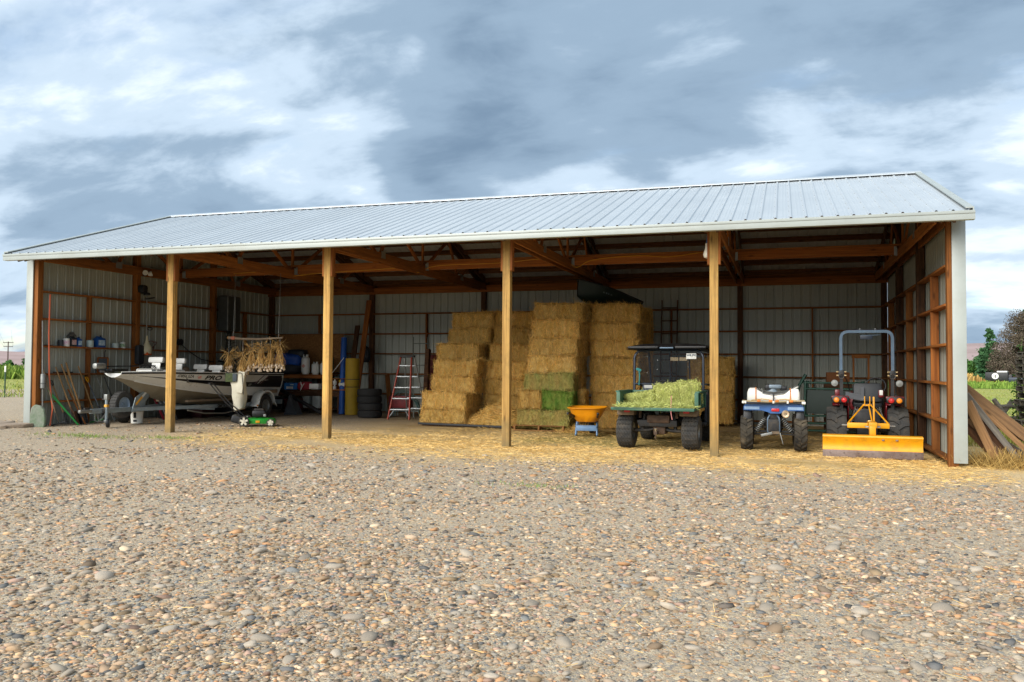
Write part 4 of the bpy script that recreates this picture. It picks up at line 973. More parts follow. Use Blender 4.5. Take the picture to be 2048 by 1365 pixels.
def rear_blade():
    b = thing('rear_blade', 'yellow rear grader blade hitched behind the red tractor', 'grader blade', (17.15, .87, gz(17.1)), R(-1.5))
    # curved moldboard: profile in y,z extruded along x
    L = 1.55; pr = [(.10, .375), (-.035, .365), (-.045, .34), (.0, .27), (.015, .2), (.0, .13), (-.03, .095)]
    m = MB(); n = 16; vs = []
    for i in range(n+1):
        for y, z in pr: vs.append((-L/2+L*i/n, y, z))
        for y, z in pr[::-1]: vs.append((-L/2+L*i/n, y+.014, z+(.0 if z < .36 else -.012)))
    k = len(pr)*2; fs = [(i*k+a, i*k+(a+1) % k, (i+1)*k+(a+1) % k, (i+1)*k+a) for i in range(n) for a in range(k)]+[tuple(range(k))[::-1], tuple(n*k+a for a in range(k))]
    m.add(vs, fs); mo = m.obj('moldboard', M_YEL, b, 30)
    MB().box((0, -.04, .055), (L, .016, .125), b=.003).obj('cutting_edge', M_CUT, b).rotation_euler = (R(-4), 0, 0)
    for k in range(7): MB().lathe([(.012, 0), (.009, .008)], 8, T(-.66+k*.22, -.048, .075) @ RX(90)).obj('edge_bolt', M_CUT, mo)
    for x in (.17, .38): MB().lathe([(.026, 0), (.02, .007), (.008, .009)], 12, T(x, -.02, .31) @ RX(62)).obj('pivot_scar', M_CUT, mo)
    bx('mast_post', (.02, .22, .44), (.10, .20, .16), M_YEL, b, .01); bx('turntable', (.03, .30, .50), (.24, .2, .02), M_RIM, b, .006)
    bx('beam', (.03, .45, .53), (.13, .55, .10), M_YEL, b, .012)
    bx('hitch_bar', (-.02, .62, .50), (.68, .09, .09), M_YEL, b, .01)
    bx('bar_collar', (.03, .555, .50), (.115, .06, .115), M_YEL, b, .008)
    ap = (0.0, .85, .90)
    for sx in (-1, 1):
        tb('frame_strut', [(-.02+sx*.32, .62, .545), (-.02+sx*.05, .84, .86)], .013, M_YEL, b, 4)
        bx('top_link_ear', (-.02+sx*.042, .84, .92), (.014, .07, .16), M_YEL, b, .004)
        MB().lathe([(.018, -.06), (.018, .06)], 10).obj('hitch_pin', M_CHROME, b).matrix_local = T(-.02+sx*.37, .62, .50) @ RY(90)
    bx('cross_ear', (-.02, .84, .845), (.15, .05, .025), M_YEL, b, .004)
    tb('top_brace', [(0.0, .84, .86), (.04, .58, .56)], .013, M_YEL, b, 4); bx('angle_lever', (.075, .66, .77), (.03, .02, .46), M_YEL, b, .005, RX(-4))
    bx('latch', (.0, .55, .575), (.06, .05, .04), mat('brass_latch', 'c7a96a', .4, .5), b, .01)
    return b
rear_blade()

# ---------------------------------------------------------------- wheelbarrow
def barrow():
    b = thing('wheelbarrow', 'orange plastic wheelbarrow on blue-grey legs beside the middle hay tower', 'wheelbarrow', (11.78, 3.15, gz(11.8)), R(6))
    M_TUB = mat('orange_tub_plastic', 'ef9a12', .38, var=.08, vs=4, bump=.04, dirt=('b98a45', .3, 5.)); M_BG = mat('blue_grey_steel', '6f8fb4', .45, .2, var=.12, vs=8, dirt=('8a8474', .3, 7.))
    # tub: rounded-rectangle loft, open at the top, with a rolled rim
    def ring(wx, wy, z, cy=0., n=28):
        out = []
        for i in range(n):
            t = 2*math.pi*i/n; c, s = math.cos(t), math.sin(t); k = (abs(c)**4+abs(s)**4)**(-.25); out.append((c*k*wx, cy+s*k*wy, z))
        return out
    rings = [ring(.17, .24, .30, -.05), ring(.21, .29, .31, -.03), ring(.31, .42, .45, .03), ring(.375, .5, .575, .07), ring(.40, .53, .60, .07), ring(.405, .535, .585, .07)]
    inner = [ring(.395, .52, .605, .07), ring(.365, .49, .58, .07), ring(.30, .41, .455, .03), ring(.20, .28, .325, -.03), ring(.1, .15, .318, -.04)]
    m = MB(); al = rings[:5]+inner; n = 28; vs = [v for r_ in al for v in r_]
    fs = [(j*n+i, j*n+(i+1) % n, (j+1)*n+(i+1) % n, (j+1)*n+i) for j in range(len(al)-1) for i in range(n)]+[tuple(range(n))[::-1], tuple((len(al)-1)*n+i for i in range(n))]
    m.add(vs, fs); m.obj('tub', M_TUB, b, 45)
    tb('tub_rim', [(x, y, z) for x, y, z in ring(.402, .532, .595, .07)], .014, M_TUB, b, 6, True)
    M_H = wood('ash_handle', '6b5a44', '46392c')
    for sx in (-1, 1):
        board('handle', (sx*.30, -.74, .50), (sx*.10, .78, .22), .04, .045, M_H, b)
        tb('leg', bend([(sx*.21, -.12, .30), (sx*.225, -.24, .02), (sx*.225, -.06, .01)], .04), .017, M_BG, b, 6)
        tb('leg_stay', [(sx*.21, .10, .30), (sx*.225, -.08, .015)], .013, M_BG, b, 6)
        bx('grip', (sx*.30, -.76, .503), (.05, .16, .05), M_BLKP, b, .018, RZ(sx*7))
    bx('leg_brace', (0, -.21, .165), (.43, .012, .10), M_BG, b, .004); bx('brace_lip', (0, -.20, .222), (.46, .04, .02), M_BG, b, .005)
    wn = node('wheel', b, (0, .78, .20)); tyre_part(wn, .20, .10, .09, 20, .006, 'zig'); rim_part(wn, .09, .10)
    return b
barrow()
# ================================================================= boat on its trailer, mower, hanging garlic
M_HULL = mat('silver_hull_paint', 'dfe1de', .3, .12, var=.06, vs=2, bump=.02, bs=8, dirt=('a39b84', .3, 1.8), obj_rand=0)
M_HULLB = mat('bare_hull_bottom', '9a927f', .5, .35, var=.12, vs=3, bump=.05, dirt=('6e634f', .5, 2.4), obj_rand=0)
M_BLACKP = mat('black_stripe_paint', '15161a', .3, var=.15, vs=4, bump=.01, obj_rand=0)
M_MAUVE = mat('mauve_slash', '7c6672', .5, var=.1, obj_rand=0)
M_PRINT = mat('black_lettering', '101114', .5, bump=0, var=.05, obj_rand=0)
M_WVINYL = mat('white_boat_vinyl', 'e3e3de', .45, var=.05, vs=6, bump=.06)
M_CARPET = mat('brown_bunk_carpet', '8f7b64', .95, var=.15, vs=30, bump=.4, bs=160)
BXX, BYY, BLEN = 1.69, .60, 5.28
def ip(s, tab):
    for (a, b), (c, d) in zip(tab[:-1], tab[1:]):
        if s <= c:
            t = (s-a)/(c-a); t = t*t*(3-2*t) if False else t; return b+(d-b)*t
    return tab[-1][1]
def sm(s, tab, n=5, w_=.35): return sum(ip(min(BLEN, max(0, s+w_*(k/(n//2)-1))), tab) for k in range(n))/n
G_B = [(0, .16), (.3, .36), (.8, .56), (1.4, .73), (2.1, .86), (3, .93), (5.28, .91)]
G_C = [(0, .02), (.3, .12), (.8, .28), (1.4, .47), (2.1, .62), (3, .71), (5.28, .73)]
Z_G = [(0, 1.17), (.6, 1.185), (2.0, 1.165), (5.28, 1.12)]
Z_C = [(0, 1.11), (.4, 1.0), (.9, .90), (1.8, .76), (3, .63), (5.28, .55)]
Z_K = [(0, 1.13), (.25, .98), (.6, .80), (1.0, .64), (1.5, .50), (2.1, .43), (3, .38), (5.28, .36)]
def side_pt(s, v, off=0.):
    """point on the near side: v=0 gunwale, v=1 chine"""
    b, c = sm(s, G_B), sm(s, G_C); zg, zc = sm(s, Z_G), sm(s, Z_C)
    x = b+(c-b)*v+.035*math.sin(v*math.pi); z = zg+(zc-zg)*v; return (x+off, s, z+off*.25)
def boat():
    b = thing('fishing_boat', 'silver aluminium fishing boat with black side stripe on a trailer', 'boat', (BXX, BYY, gz(BXX)))
    n = 40; m = MB(); NV = 6
    for sx in (-1, 1):
        m.cm = 0; m.grid(lambda a, v, sx=sx: (sx*side_pt(a*BLEN, v)[0], a*BLEN, side_pt(a*BLEN, v)[2]), n, NV)
    m.cm = 1
    for sx in (-1, 1):
        m.grid(lambda a, v, sx=sx: (sx*(sm(a*BLEN, G_C)*(1-v)), a*BLEN, sm(a*BLEN, Z_C)+(sm(a*BLEN, Z_K)-sm(a*BLEN, Z_C))*(v**.9)), n, 4)
    m.cm = 0
    # bow cap closing the blunt nose, transom
    vs = [(sx*side_pt(0, v)[0], 0, side_pt(0, v)[2]) for sx in (1,) for v in (0, .25, .5, .75, 1)]+[(-side_pt(0, v)[0], 0, side_pt(0, v)[2]) for v in (1, .75, .5, .25, 0)]
    m.add(vs, [tuple(range(10))])
    E_ = BLEN; vs = [(side_pt(E_, v)[0], E_, side_pt(E_, v)[2]) for v in (0, .5, 1)]+[(0, E_, sm(E_, Z_K))]+[(-side_pt(E_, v)[0], E_, side_pt(E_, v)[2]) for v in (1, .5, 0)]
    m.add(vs, [tuple(range(7))[::-1]])
    hull = m.obj('hull', [M_HULL, M_HULLB], b, 50)
    # gunwale rub rail, chine strip, longitudinal lap line
    for sx in (-1, 1):
        o = MB().tube([(sx*(side_pt(s, 0)[0]+.006), s, side_pt(s, 0)[2]) for s in np.linspace(0, BLEN, 34)], .020, 6).obj('rub_rail', M_BLKP, hull, 50)
        MB().tube([(sx*(side_pt(s, 0)[0]-.005), s, side_pt(s, 0)[2]+.024) for s in np.linspace(0, BLEN, 34)], .014, 5).obj('gunwale_cap', M_WHITE, hull, 50)
        MB().tube([(sx*(side_pt(s, 1)[0]+.004), s, side_pt(s, 1)[2]) for s in np.linspace(.45, BLEN, 30)], .016, 5).obj('chine_strip', M_HULL, hull, 50)
        MB().tube([(sx*(side_pt(s, .62)[0]+.001), s, side_pt(s, .62)[2]) for s in np.linspace(1.2, BLEN, 30)], .008, 5).obj('lap_line', M_HULL, hull, 50)
        # black stripe widening towards the stern
        def st(a, v, sx=sx):
            s = .36+a*(BLEN-.41); v0 = .38-.22*max(0, (a-.72)/.28); v1 = v0+.02+.21*min(1, a*2.2)+.22*max(0, (a-.72)/.28); p = side_pt(s, v0+(v1-v0)*v, .003); return (sx*p[0], p[1], p[2])
        MB().grid(st, 40, 5).obj('side_stripe', M_BLACKP, hull, 50)
        for k in range(3):
            def sl_(a, v, k=k, sx=sx): s = 3.98+k*.11+.055*a+.34*(1-v); p = side_pt(s, .05+.40*v, .005); return (sx*p[0], p[1], p[2])
            MB().grid(sl_, 2, 6).obj('slash_mark', M_MAUVE if k != 1 else M_HULL, hull, 50)
        def dk(a, v, sx=sx): s = 4.38+a*.82+.22*(1-v)*(1-a); p = side_pt(s, .06+.2*v, .004); return (sx*p[0], p[1], p[2])
        MB().grid(dk, 10, 4).obj('stern_panel', M_BLACKP, hull, 50)
    # lettering wrapped onto the hull side
    def hull_text(nm, body, s0, s1, v0, v1, m_, bold=0., shear=0.):
        o = text(nm, body, 1., m_, hull, Matrix(), bold, shear, 0, 'LEFT'); me = o.data
        bmx = bmesh.new(); bmx.from_mesh(me); bmesh.ops.triangulate(bmx, faces=bmx.faces[:])
        bmesh.ops.subdivide_edges(bmx, edges=[e for e in bmx.edges if e.calc_length() > .25], cuts=2); bmx.to_mesh(me); bmx.free()
        c = np.array([v.co[:] for v in me.vertices]); lo, hi = c.min(0), c.max(0)
        for v in me.vertices:
            s = s0+(v.co.x-lo[0])/(hi[0]-lo[0])*(s1-s0); t = v1+(v.co.y-lo[1])/(hi[1]-lo[1])*(v0-v1); v.co = side_pt(s, t, .006)
        me.update()
    hull_text('registration_number', 'ID856 SZA', 1.28, 1.72, .10, .28, M_PRINT, .012, .25)
    hull_text('model_lettering', 'PRO', 2.06, 2.62, .11, .34, M_PRINT, .03, .3)
    hull_text('length_figure', '17', 3.75, 3.86, .46, .56, M_WHITE, .01, .2)
    o = MB().grid(lambda a, v: side_pt(1.85+a*.10, .15+v*.16, .006), 2, 2).obj('registration_sticker', mat('red_white_sticker', 'd8604f', .5, c2='e8d6cf', vs=40, obj_rand=0), hull)
    # deck, seats, consoles, rail
    def deck(a, v): s = .06+a*(BLEN-.12); w_ = side_pt(s, 0)[0]-.03; return ((v*2-1)*w_, s, sm(s, Z_G)-(.03 if s < 1.5 else .22))
    MB().grid(deck, 40, 6).obj('deck', mat('grey_deck_carpet', '5b5b58', .95, var=.2, vs=20, bump=.3, bs=120), b, 50)
    def seat(x, y, z, h, nm, post=True):
        s = node(nm, b, (x, y, z))
        if post: tb('pedestal', [(0, 0, -.2), (0, 0, h-.1)], .03, M_RIM, s)
        bx('cushion', (0, 0, h), (.42, .40, .10), M_WVINYL, s, .04); bx('seat_back', (0, .20, h+.26), (.42, .10, .14), M_WVINYL, s, .045, RX(-8)); bx('back_bracket', (0, .19, h+.13), (.24, .03, .16), M_WVINYL, s, .012, RX(-8))
    seat(0, 1.15, 1.12, .10, 'bow_seat'); seat(.05, 1.85, 1.10, .10, 'middle_seat'); seat(.35, 2.9, .86, .18, 'helm_seat'); seat(-.35, 3.2, .86, .20, 'passenger_seat')
    bx('console', (.42, 2.45, .98), (.5, .4, .36), M_BLKP, b, .05)
    for x in (.42, -.42):
        MB().grid(lambda a, v, x=x: (x+(a-.5)*.56*(1-.2*v), 2.55+.10*v-.10*math.cos((a-.5)*2.4), 1.15+.18*v), 10, 4).obj('windscreen', M_GLASS, b, 60)
    bx('canvas_bundle', (-.1, 2.25, 1.22), (.5, .24, .22), M_CARPET, b, .08); bx('stern_bench', (0, 4.5, 1.0), (1.5, .5, .14), M_SEAT, b, .05)
    ob = node('outboard_motor', b, (0, 5.45, 1.05)); bx('cowling', (0, .05, .32), (.34, .50, .42), M_BLKP, ob, .10, taper=(.85, .85)); bx('leg', (0, .05, -.25), (.13, .22, .75), M_BLKP, ob, .05); bx('clamp', (0, -.14, .02), (.28, .16, .3), M_BLKP, ob, .03)
    bx('skeg', (0, .06, -.66), (.05, .36, .14), M_BLKP, ob, .02)
    tb('bow_rail', bend([(.30, .38, 1.17), (.30, .38, 1.265), (.46, .82, 1.27), (.46, .82, 1.18)], .04), .014, M_WHITE, b)
    MB().grid(lambda a, v: ((v*2-1)*(.13+.2*a), .02+a*.34, 1.178+.006*math.sin(a*3)), 6, 4).obj('bow_plate', mat('lime_and_grey_bow_pad', '9db53a', .6, c2='5d6256', vs=22, obj_rand=0), b)
    # electric bow motor lying along the deck
    tm = node('trolling_motor', b, (-.12, .0, 1.30)); tb('shaft', [(.0, -.10, .02), (.1, 1.55, .05)], .014, M_BLKP, tm); bx('head', (-.02, -.25, .03), (.13, .30, .13), M_RIM, tm, .05); bx('bracket', (.05, .2, -.06), (.16, .5, .06), M_BLKP, tm, .015); bx('pedal', (.0, -.05, -.09), (.14, .3, .05), M_STEELD, tm, .015)
    MB().lathe([(.0, -.16), (.04, -.13), (.05, 0), (.045, .12), (0, .16)], 14).obj('motor_pod', M_STEELD, tm).matrix_local = T(.1, 1.62, .06) @ RX(90)
    for k in range(3): tb('cable', [(.05, .9+k*.12, .0), (.12, 1.0+k*.1, .09-.02*k), (.14, 1.18+k*.1, -.02), (.1, 1.35+k*.08, .06)], .009, M_BLKP, tm, 6)
    return b
boat()
M_TRL = mat('grey_trailer_paint', '8b989e', .45, .4, var=.14, vs=6, bump=.05, dirt=('6d6a5e', .4, 5.))
def trailer():
    t = thing('boat_trailer', 'grey steel boat trailer with white fenders under the fishing boat', 'boat trailer', (BXX, BYY, gz(BXX)))
    fz = .36
    board('tongue', (0, -.62, fz), (0, 2.2, fz), .075, .10, M_TRL, t)
    for sx in (-1, 1):
        tb('side_rail', bend([(sx*.04, .55, fz-.005), (sx*.35, 1.5, fz), (sx*.74, 2.5, fz), (sx*.76, 5.1, fz)], .5, 6), .058, M_TRL, t, 4)
        board('bunk', (sx*.42, 1.9, fz+.14), (sx*.50, 5.1, fz+.14), .09, .05, M_CARPET, t)
        # guide bunk on an upright
        tb('guide_post', [(sx*.80, 4.62, fz), (sx*.92, 4.66, fz+.30)], .026, M_TRL, t, 4); bx('guide_bunk', (sx*.945, 4.6, fz+.32), (.05, .62, .09), M_CARPET, t, .02)
        w_ = node('wheel', t, (sx*.90, 4.35, .305)); tyre_part(w_, .305, .19, .17, 26, .008, 'zig'); rim_part(w_, .17, .19, M_WHITE if False else M_RIM, sx)
        # round fender with flat ends
        m = MB(); prof = []
        pts = [(-.44, .30), (-.40, .345)]+[(-.36*math.cos(R(a)), .345+.36*math.sin(R(a))) for a in range(6, 176, 12)]+[(.40, .345), (.44, .30)]
        vs = []
        for y, z in pts: vs += [(sx*.77, 4.35+y, z), (sx*1.02, 4.35+y, z), (sx*1.02, 4.35+y, z-.035)]
        fs = [(3*i+k, 3*i+3+k, 3*i+4+k, 3*i+1+k) for i in range(len(pts)-1) for k in range(2)]
        f = m.add(vs, fs).obj('fender', M_WHITE, t, 40); so_ = f.modifiers.new('thick', 'SOLIDIFY'); so_.thickness = .01
        bx('side_marker', (sx*1.02, 3.92, .33), (.02, .05, .035), M_AMBER, t, .006); bx('tail_lamp', (sx*.80, 5.2, fz+.02), (.22, .07, .12), M_TRL, t, .012); bx('red_lens', (sx*.80, 5.245, fz+.02), (.18, .02, .09), M_REDL, t, .006)
    for y in (2.55, 3.9, 5.0): board('cross_member', (-.72, y, fz-.05), (.72, y, fz-.05), .06, .08, M_TRL, t)
    tb('axle', [(-.82, 4.35, .305), (.82, 4.35, .305)], .03, M_STEELD, t)
    tb('tie_strap', [(.7, 1.6, .30), (.72, 2.2, .20), (.74, 2.9, .17), (.75, 3.6, .24), (.76, 3.9, .32)], .018, mat('grey_webbing', '7d7a70', .9), t, 5)
    MT = M_PRINT
    text('rail_lettering', 'SMOKER CRAFT', .125, MT, t, T(.822, 2.98, fz-.002) @ RZ(90) @ RX(90), .004, .15)
    # winch stand, winch, decals
    st = node('winch_stand', t); board('post', (0, .72, fz), (0, 1.22, fz+.46), .09, .10, M_TRL, st)
    MB().prism([(.50, .30), (.93, .30), (.93, .55), (1.20, .85), (1.10, .87), (.62, .62)], .014, Matrix(((0, 0, 1, .055), (1, 0, 0, 0), (0, 1, 0, 0), (0, 0, 0, 1)))).obj('side_plate', M_TRL, st, 20)
    for k, (mm, a0, a1) in enumerate(((mat('yellow_decal', 'dfa53c', .5), 0., .55), (M_WHITE, .55, 1.))):
        y0, z0, y1, z1 = .62, .46, .98, .77; bx('decal', (.075, y0+(y1-y0)*(a0+a1)/2, z0+(z1-z0)*(a0+a1)/2), (.004, .26*(a1-a0)*1.8, .055), mm, st, .001, RX(math.degrees(math.atan2(z1-z0, y1-y0))))
    wn = MB().lathe([(.10, -.05), (.10, -.04), (.05, -.035), (.05, .035), (.10, .04), (.10, .05), (0, .05)], 24, RY(90)).obj('winch_drum', mat('orange_winch', 'c8501f', .5, .1, var=.2, vs=14, dirt=('5a3323', .4, 9.)), st); wn.matrix_local = T(.06, .98, fz+.50)
    bx('winch_frame', (0, .98, fz+.44), (.10, .18, .14), mat('orange_winch', 'c8501f'), st, .015); tb('crank', [(.12, .98, fz+.50), (.16, 1.0, fz+.50), (.17, 1.06, fz+.66), (.23, 1.07, fz+.67)], .010, M_CHROME, st, 6)
    bx('bow_stop', (0, 1.26, fz+.46), (.20, .09, .07), M_BLKP, st, .025); bx('bow_hook', (.05, 1.33, fz+.43), (.10, .05, .03), M_WHITE, st, .008)
    # jack with wheel
    jk = node('jack', t, (.10, -.28, 0)); tb('jack_tube', [(0, 0, .16), (0, 0, .62)], .032, M_TRL, jk, 12); bx('jack_head', (0, 0, .66), (.09, .08, .12), M_RIM, jk, .015); bx('jack_band', (0, 0, .47), (.075, .075, .06), mat('yellow_decal', 'dfa53c'), jk, .012); bx('jack_bracket', (-.05, 0, .37), (.1, .09, .12), M_STEELD, jk, .01); bx('yoke', (0, .02, .13), (.10, .10, .07), M_RIM, jk, .02)
    jw = MB().lathe([(.03, -.035), (.09, -.035), (.10, -.02), (.10, .02), (.09, .035), (.03, .035)], 22, RY(90)).obj('jack_wheel', M_BLKP, jk); jw.matrix_local = T(0, .05, .10) @ RZ(35)
    bx('crank_knob', (-.05, -.02, .61), (.1, .03, .03), M_BLKP, jk, .01)
    bx('coupler', (0, -.76, fz+.01), (.075, .34, .07), M_RIM, t, .02); bx('coupler_latch', (0, -.72, fz+.06), (.03, .14, .05), M_STEELD, t, .01)
    for sx in (-1, 1):
        m = MB(); P = [Vector((sx*.04, -.45, fz-.06)), Vector((sx*.05, -.44, fz-.20)), Vector((sx*.06, -.34, fz-.24)), Vector((sx*.05, -.22, fz-.16)), Vector((sx*.04, -.15, fz-.06))]
        for i in range(26):
            f = i/25*(len(P)-1); k = min(int(f), len(P)-2); p = P[k].lerp(P[k+1], f-k); m.tube([p+Vector((0, .018*math.cos(a), .012*math.sin(a))) if i % 2 else p+Vector((.012*math.sin(a), .018*math.cos(a), 0)) for a in np.linspace(0, 2*math.pi, 7)[:-1]], .004, 4, True)
        m.obj('safety_chain', M_RIM, t, 40)
    # spare wheel carried on the tongue
    sp = node('spare_wheel', t, (-.22, .52, .46)); tyre_part(sp, .31, .18, .17, 26, .008, 'zig', mat('dusty_spare_rubber', '4a4947', .9, var=.2, vs=9)); rim_part(sp, .17, .18, mat('pale_blue_rim', 'a9b7c4', .4, .3), 1)
    return t
trailer()

# ---------------------------------------------------------------- push mower with its bag hung on the handle
def mower():
    # heading: local +y forward
    m = thing('lawn_mower', 'green and black push mower with white grass bag on its handle', 'lawn mower', (3.98, 2.20, gz(4.0)), R(-62))
    M_MG = mat('bright_green_deck', '1f8a2c', .35, var=.12, vs=6, coat=.3, obj_rand=0); M_WH = mat('cream_wheel', 'd8d3c0', .5, var=.08, dirt=('7b7360', .4, 12.))
    def whl(x, y, r):
        n = node('wheel', m, (x, y, r)); mb = MB().lathe([(r*.8, -.028), (r, -.024), (r, .024), (r*.8, .028)], 24, RY(90), caps=False); mb.obj('tyre', M_RUB, n)
        mb = MB().lathe([(r*.82, -.026), (r*.82, .026)], 24, RY(90), caps=False); mb.lathe([(.025, -.035), (.025, .035)], 12, RY(90))
        for k in range(5):
            a = k*2*math.pi/5
            for dx in (-.018, .018): mb.box((dx, 0, r*.45), (.008, .045, r*.8), RX(math.degrees(a)))
        mb.obj('rim', M_WH, n); return n
    for sx in (-1, 1): whl(sx*.29, .0, .115); whl(sx*.27, .58, .085)
    mb = MB(); rings = []
    def ring(s, z, cy=.32): return [(s*.25*math.copysign(abs(math.cos(t))**.7, math.cos(t)), cy+s*.36*math.copysign(abs(math.sin(t))**.7, math.sin(t)), z) for t in np.linspace(0, 2*math.pi, 25)[:-1]]
    rs = [ring(1, .06), ring(1.02, .13), ring(.9, .17), ring(.55, .185), ring(.2, .19)]; vs = [v for r_ in rs for v in r_]
    mb.add(vs, [(j*24+i, j*24+(i+1) % 24, (j+1)*24+(i+1) % 24, (j+1)*24+i) for j in range(4) for i in range(24)]+[tuple(range(96, 120))]); mb.obj('deck', M_MG, m, 40)
    bx('rear_chute', (0, -.12, .14), (.50, .34, .17), M_BLKP, m, .04, RX(-16)); bx('engine', (0, .30, .28), (.28, .30, .16), M_BLKP, m, .06); bx('engine_shroud', (0, .30, .37), (.2, .22, .05), M_STEELD, m, .02); bx('decal', (.262, .30, .105), (.004, .09, .05), M_YEL, m, .001)
    bx('muffler', (.10, .44, .24), (.1, .06, .06), M_RIM, m, .015)
    for sx in (-1, 1): tb('handle_bar', [(sx*.22, .02, .15), (sx*.22, -.42, .55), (sx*.22, -.72, .92)], .013, M_BLKP, m)
    tb('handle_grip', bend([(-.22, -.72, .92), (-.22, -.78, .98), (.22, -.78, .98), (.22, -.72, .92)], .05), .014, M_BLKP, m); tb('bail', [(-.2, -.70, .96), (.2, -.70, .96)], .007, M_STEELD, m)
    return m
mower()
def grass_bag():
    g = thing('grass_bag', 'limp white mower bag with green mesh window hung on the handle', 'grass bag', (3.66, 2.32, gz(3.8)-.09))
    M_BAG = mat('soiled_white_canvas', 'd9d4c1', .9, var=.08, vs=5, bump=.3, bs=40, dirt=('9c9270', .5, 4.)); M_WIN = mat('green_mesh_window', '4d5a2f', .8, c2='2a3420', vs=16, bump=.2)
    def fn(a, v):
        t = a*2*math.pi; w_ = .21-.06*max(0, v-.55)*2; d = .10+.04*math.sin(v*3.1); z = 1.30-.86*v
        x = math.cos(t)*w_*(abs(math.cos(t))**-.35 if abs(math.cos(t)) > .05 else 1)*.8-.04*v; y = math.sin(t)*d+.10*v
        q = .018*mnoise.noise(Vector((x*7, y*7, z*6))); return (x+q+.05*math.sin(v*2.3), y+q, z+.05*math.cos(t)*v)
    m = MB(); m.grid(fn, 28, 18, cu=True); m.add([fn(i/28, 1) for i in range(28)], [tuple(range(28))]); m.add([fn(i/28, 0) for i in range(28)], [tuple(range(28))[::-1]]); bag = m.obj('bag', M_BAG, g, 60)
    p = bx('mesh_window', (-.08, -.155, 1.19), (.24, .02, .20), M_WIN, g, .006, RZ(8)); bx('dark_mesh', (.11, -.002, -.0), (.10, .024, .19), mat('dark_mesh', '3d4750', .7, var=.2, vs=20), p, .004)
    bx('bag_flap', (.16, -.09, 1.08), (.17, .05, .5), M_BAG, g, .02, RY(8)); tb('frame_wire', bend([(-.22, -.15, 1.08), (-.22, -.16, 1.30), (.22, -.14, 1.30), (.24, -.1, .8)], .05), .007, M_BLKP, g, 5)
    return g
grass_bag()

# ---------------------------------------------------------------- garlic hung from a peeled pole
M_GAR = mat('dried_garlic_leaf', 'dab777', .85, c2='b8925a', vs=12, bump=.2, spec=.15, attr='col', obj_rand=.12); M_BULB = mat('garlic_bulb', 'efe3cf', .7, c2='c4a98c', vs=18, bump=.1)
gp = thing('hanging_pole', 'peeled branch hung level from cords, carrying garlic bunches', 'pole', (0, 0, 0))
pa, pb = Vector((2.53, 3.5, 2.19)), Vector((4.09, 3.5, 2.18))
tb('branch', [pa, pa.lerp(pb, .25)+Vector((0, 0, -.03)), pa.lerp(pb, .6)+Vector((0, 0, -.035)), pb], [.036, .03, .027, .02], mat('peeled_branch', '9c8a74', .7, c2='7a6854', vs=5, st=(.3, 6, 6)), gp)
bx('knot_wrap', pa+Vector((.15, 0, -.01)), (.12, .09, .09), mat('red_brown_wrap', '9a5b45', .8), gp, .03); MB().lathe([(.0, -.004), (.037, -.004), (.037, .004), (0, .004)], 14, T(*pa) @ RY(90)).obj('cut_end', mat('fresh_cut_wood', 'e0a25c', .7), gp)
for p_, zt in ((pa+Vector((.14, 0, 0)), 3.76), (pb+Vector((-.12, 0, 0)), 3.76)): tb('cord', [p_, (p_.x+.04, p_.y, zt)], .004, M_RIM, gp, 4)
def garlic(x, ytop, zt, length, w_, seed, label):
    rng = np.random.default_rng(seed); g = thing('garlic_bunch', label, 'garlic', (x, ytop, zt), 0, 'garlic bunches on the pole')
    tb('string', [(0, 0, 2.155-zt), (0, 0, -.08)], .004, M_RIM, g, 4)
    n = 240; a = rng.uniform(0, 6.28, n); h = rng.uniform(.0, .72, n); rr = np.sqrt(rng.uniform(0, 1, n)); wz = np.where(h < .22, .35+(.22-h)*3.4, .38+(h-.22)*.95)
    P = np.stack([np.cos(a)*rr*w_*wz, np.sin(a)*rr*w_*wz, -h*length], 1); D = np.stack([np.cos(a)*.16, np.sin(a)*.16, np.full(n, -1.)], 1)+rng.normal(size=(n, 3))*.14
    top = h < .2; D[top] = np.stack([np.cos(a[top])*.8, np.sin(a[top])*.8, rng.uniform(-1.2, .9, top.sum())], 1)
    V, F, C = blades(P, D, rng.uniform(.10, .26, n), rng.uniform(.005, .011, n), np.repeat(rng.uniform(.7, 1.6, n)[:, None], 3, 1), .25)
    link('dried_leaves', mesh_np('dried_leaves', V, F, M_GAR, C), g)
    for k in range(20):
        aa = rng.uniform(0, 6.28); rr = w_*.95*math.sqrt(rng.uniform(.1, 1)); z = -length*rng.uniform(.80, 1.06); q = .03*rng.uniform(.8, 1.2)
        MB().lathe([(0, -.95*q), (.6*q, -.8*q), (q, -.1*q), (.7*q, .5*q), (.25*q, 1.0*q), (.15*q, 1.7*q)], 10).obj('bulb', M_BULB, g, 60).matrix_local = T(rr*math.cos(aa), rr*math.sin(aa)*.8, z)
for k, (px_, zt, ln, wd_, lb) in enumerate(((2.55, 1.86, .50, .10, 'small garlic bunch hanging alone at the left end of the pole'), (2.96, 1.82, .56, .125, 'garlic bunch second from the left, low and shaggy'), (3.22, 1.98, .58, .125, 'garlic bunch third from the left on the pole'), (3.48, 2.06, .66, .13, 'garlic bunch in the middle of the pole'), (3.74, 2.02, .62, .125, 'garlic bunch second from the right on the pole'), (4.02, 2.06, .66, .125, 'garlic bunch at the right end of the pole'))):
    garlic(px_, 3.5, zt, ln, wd_, 40+k, lb)
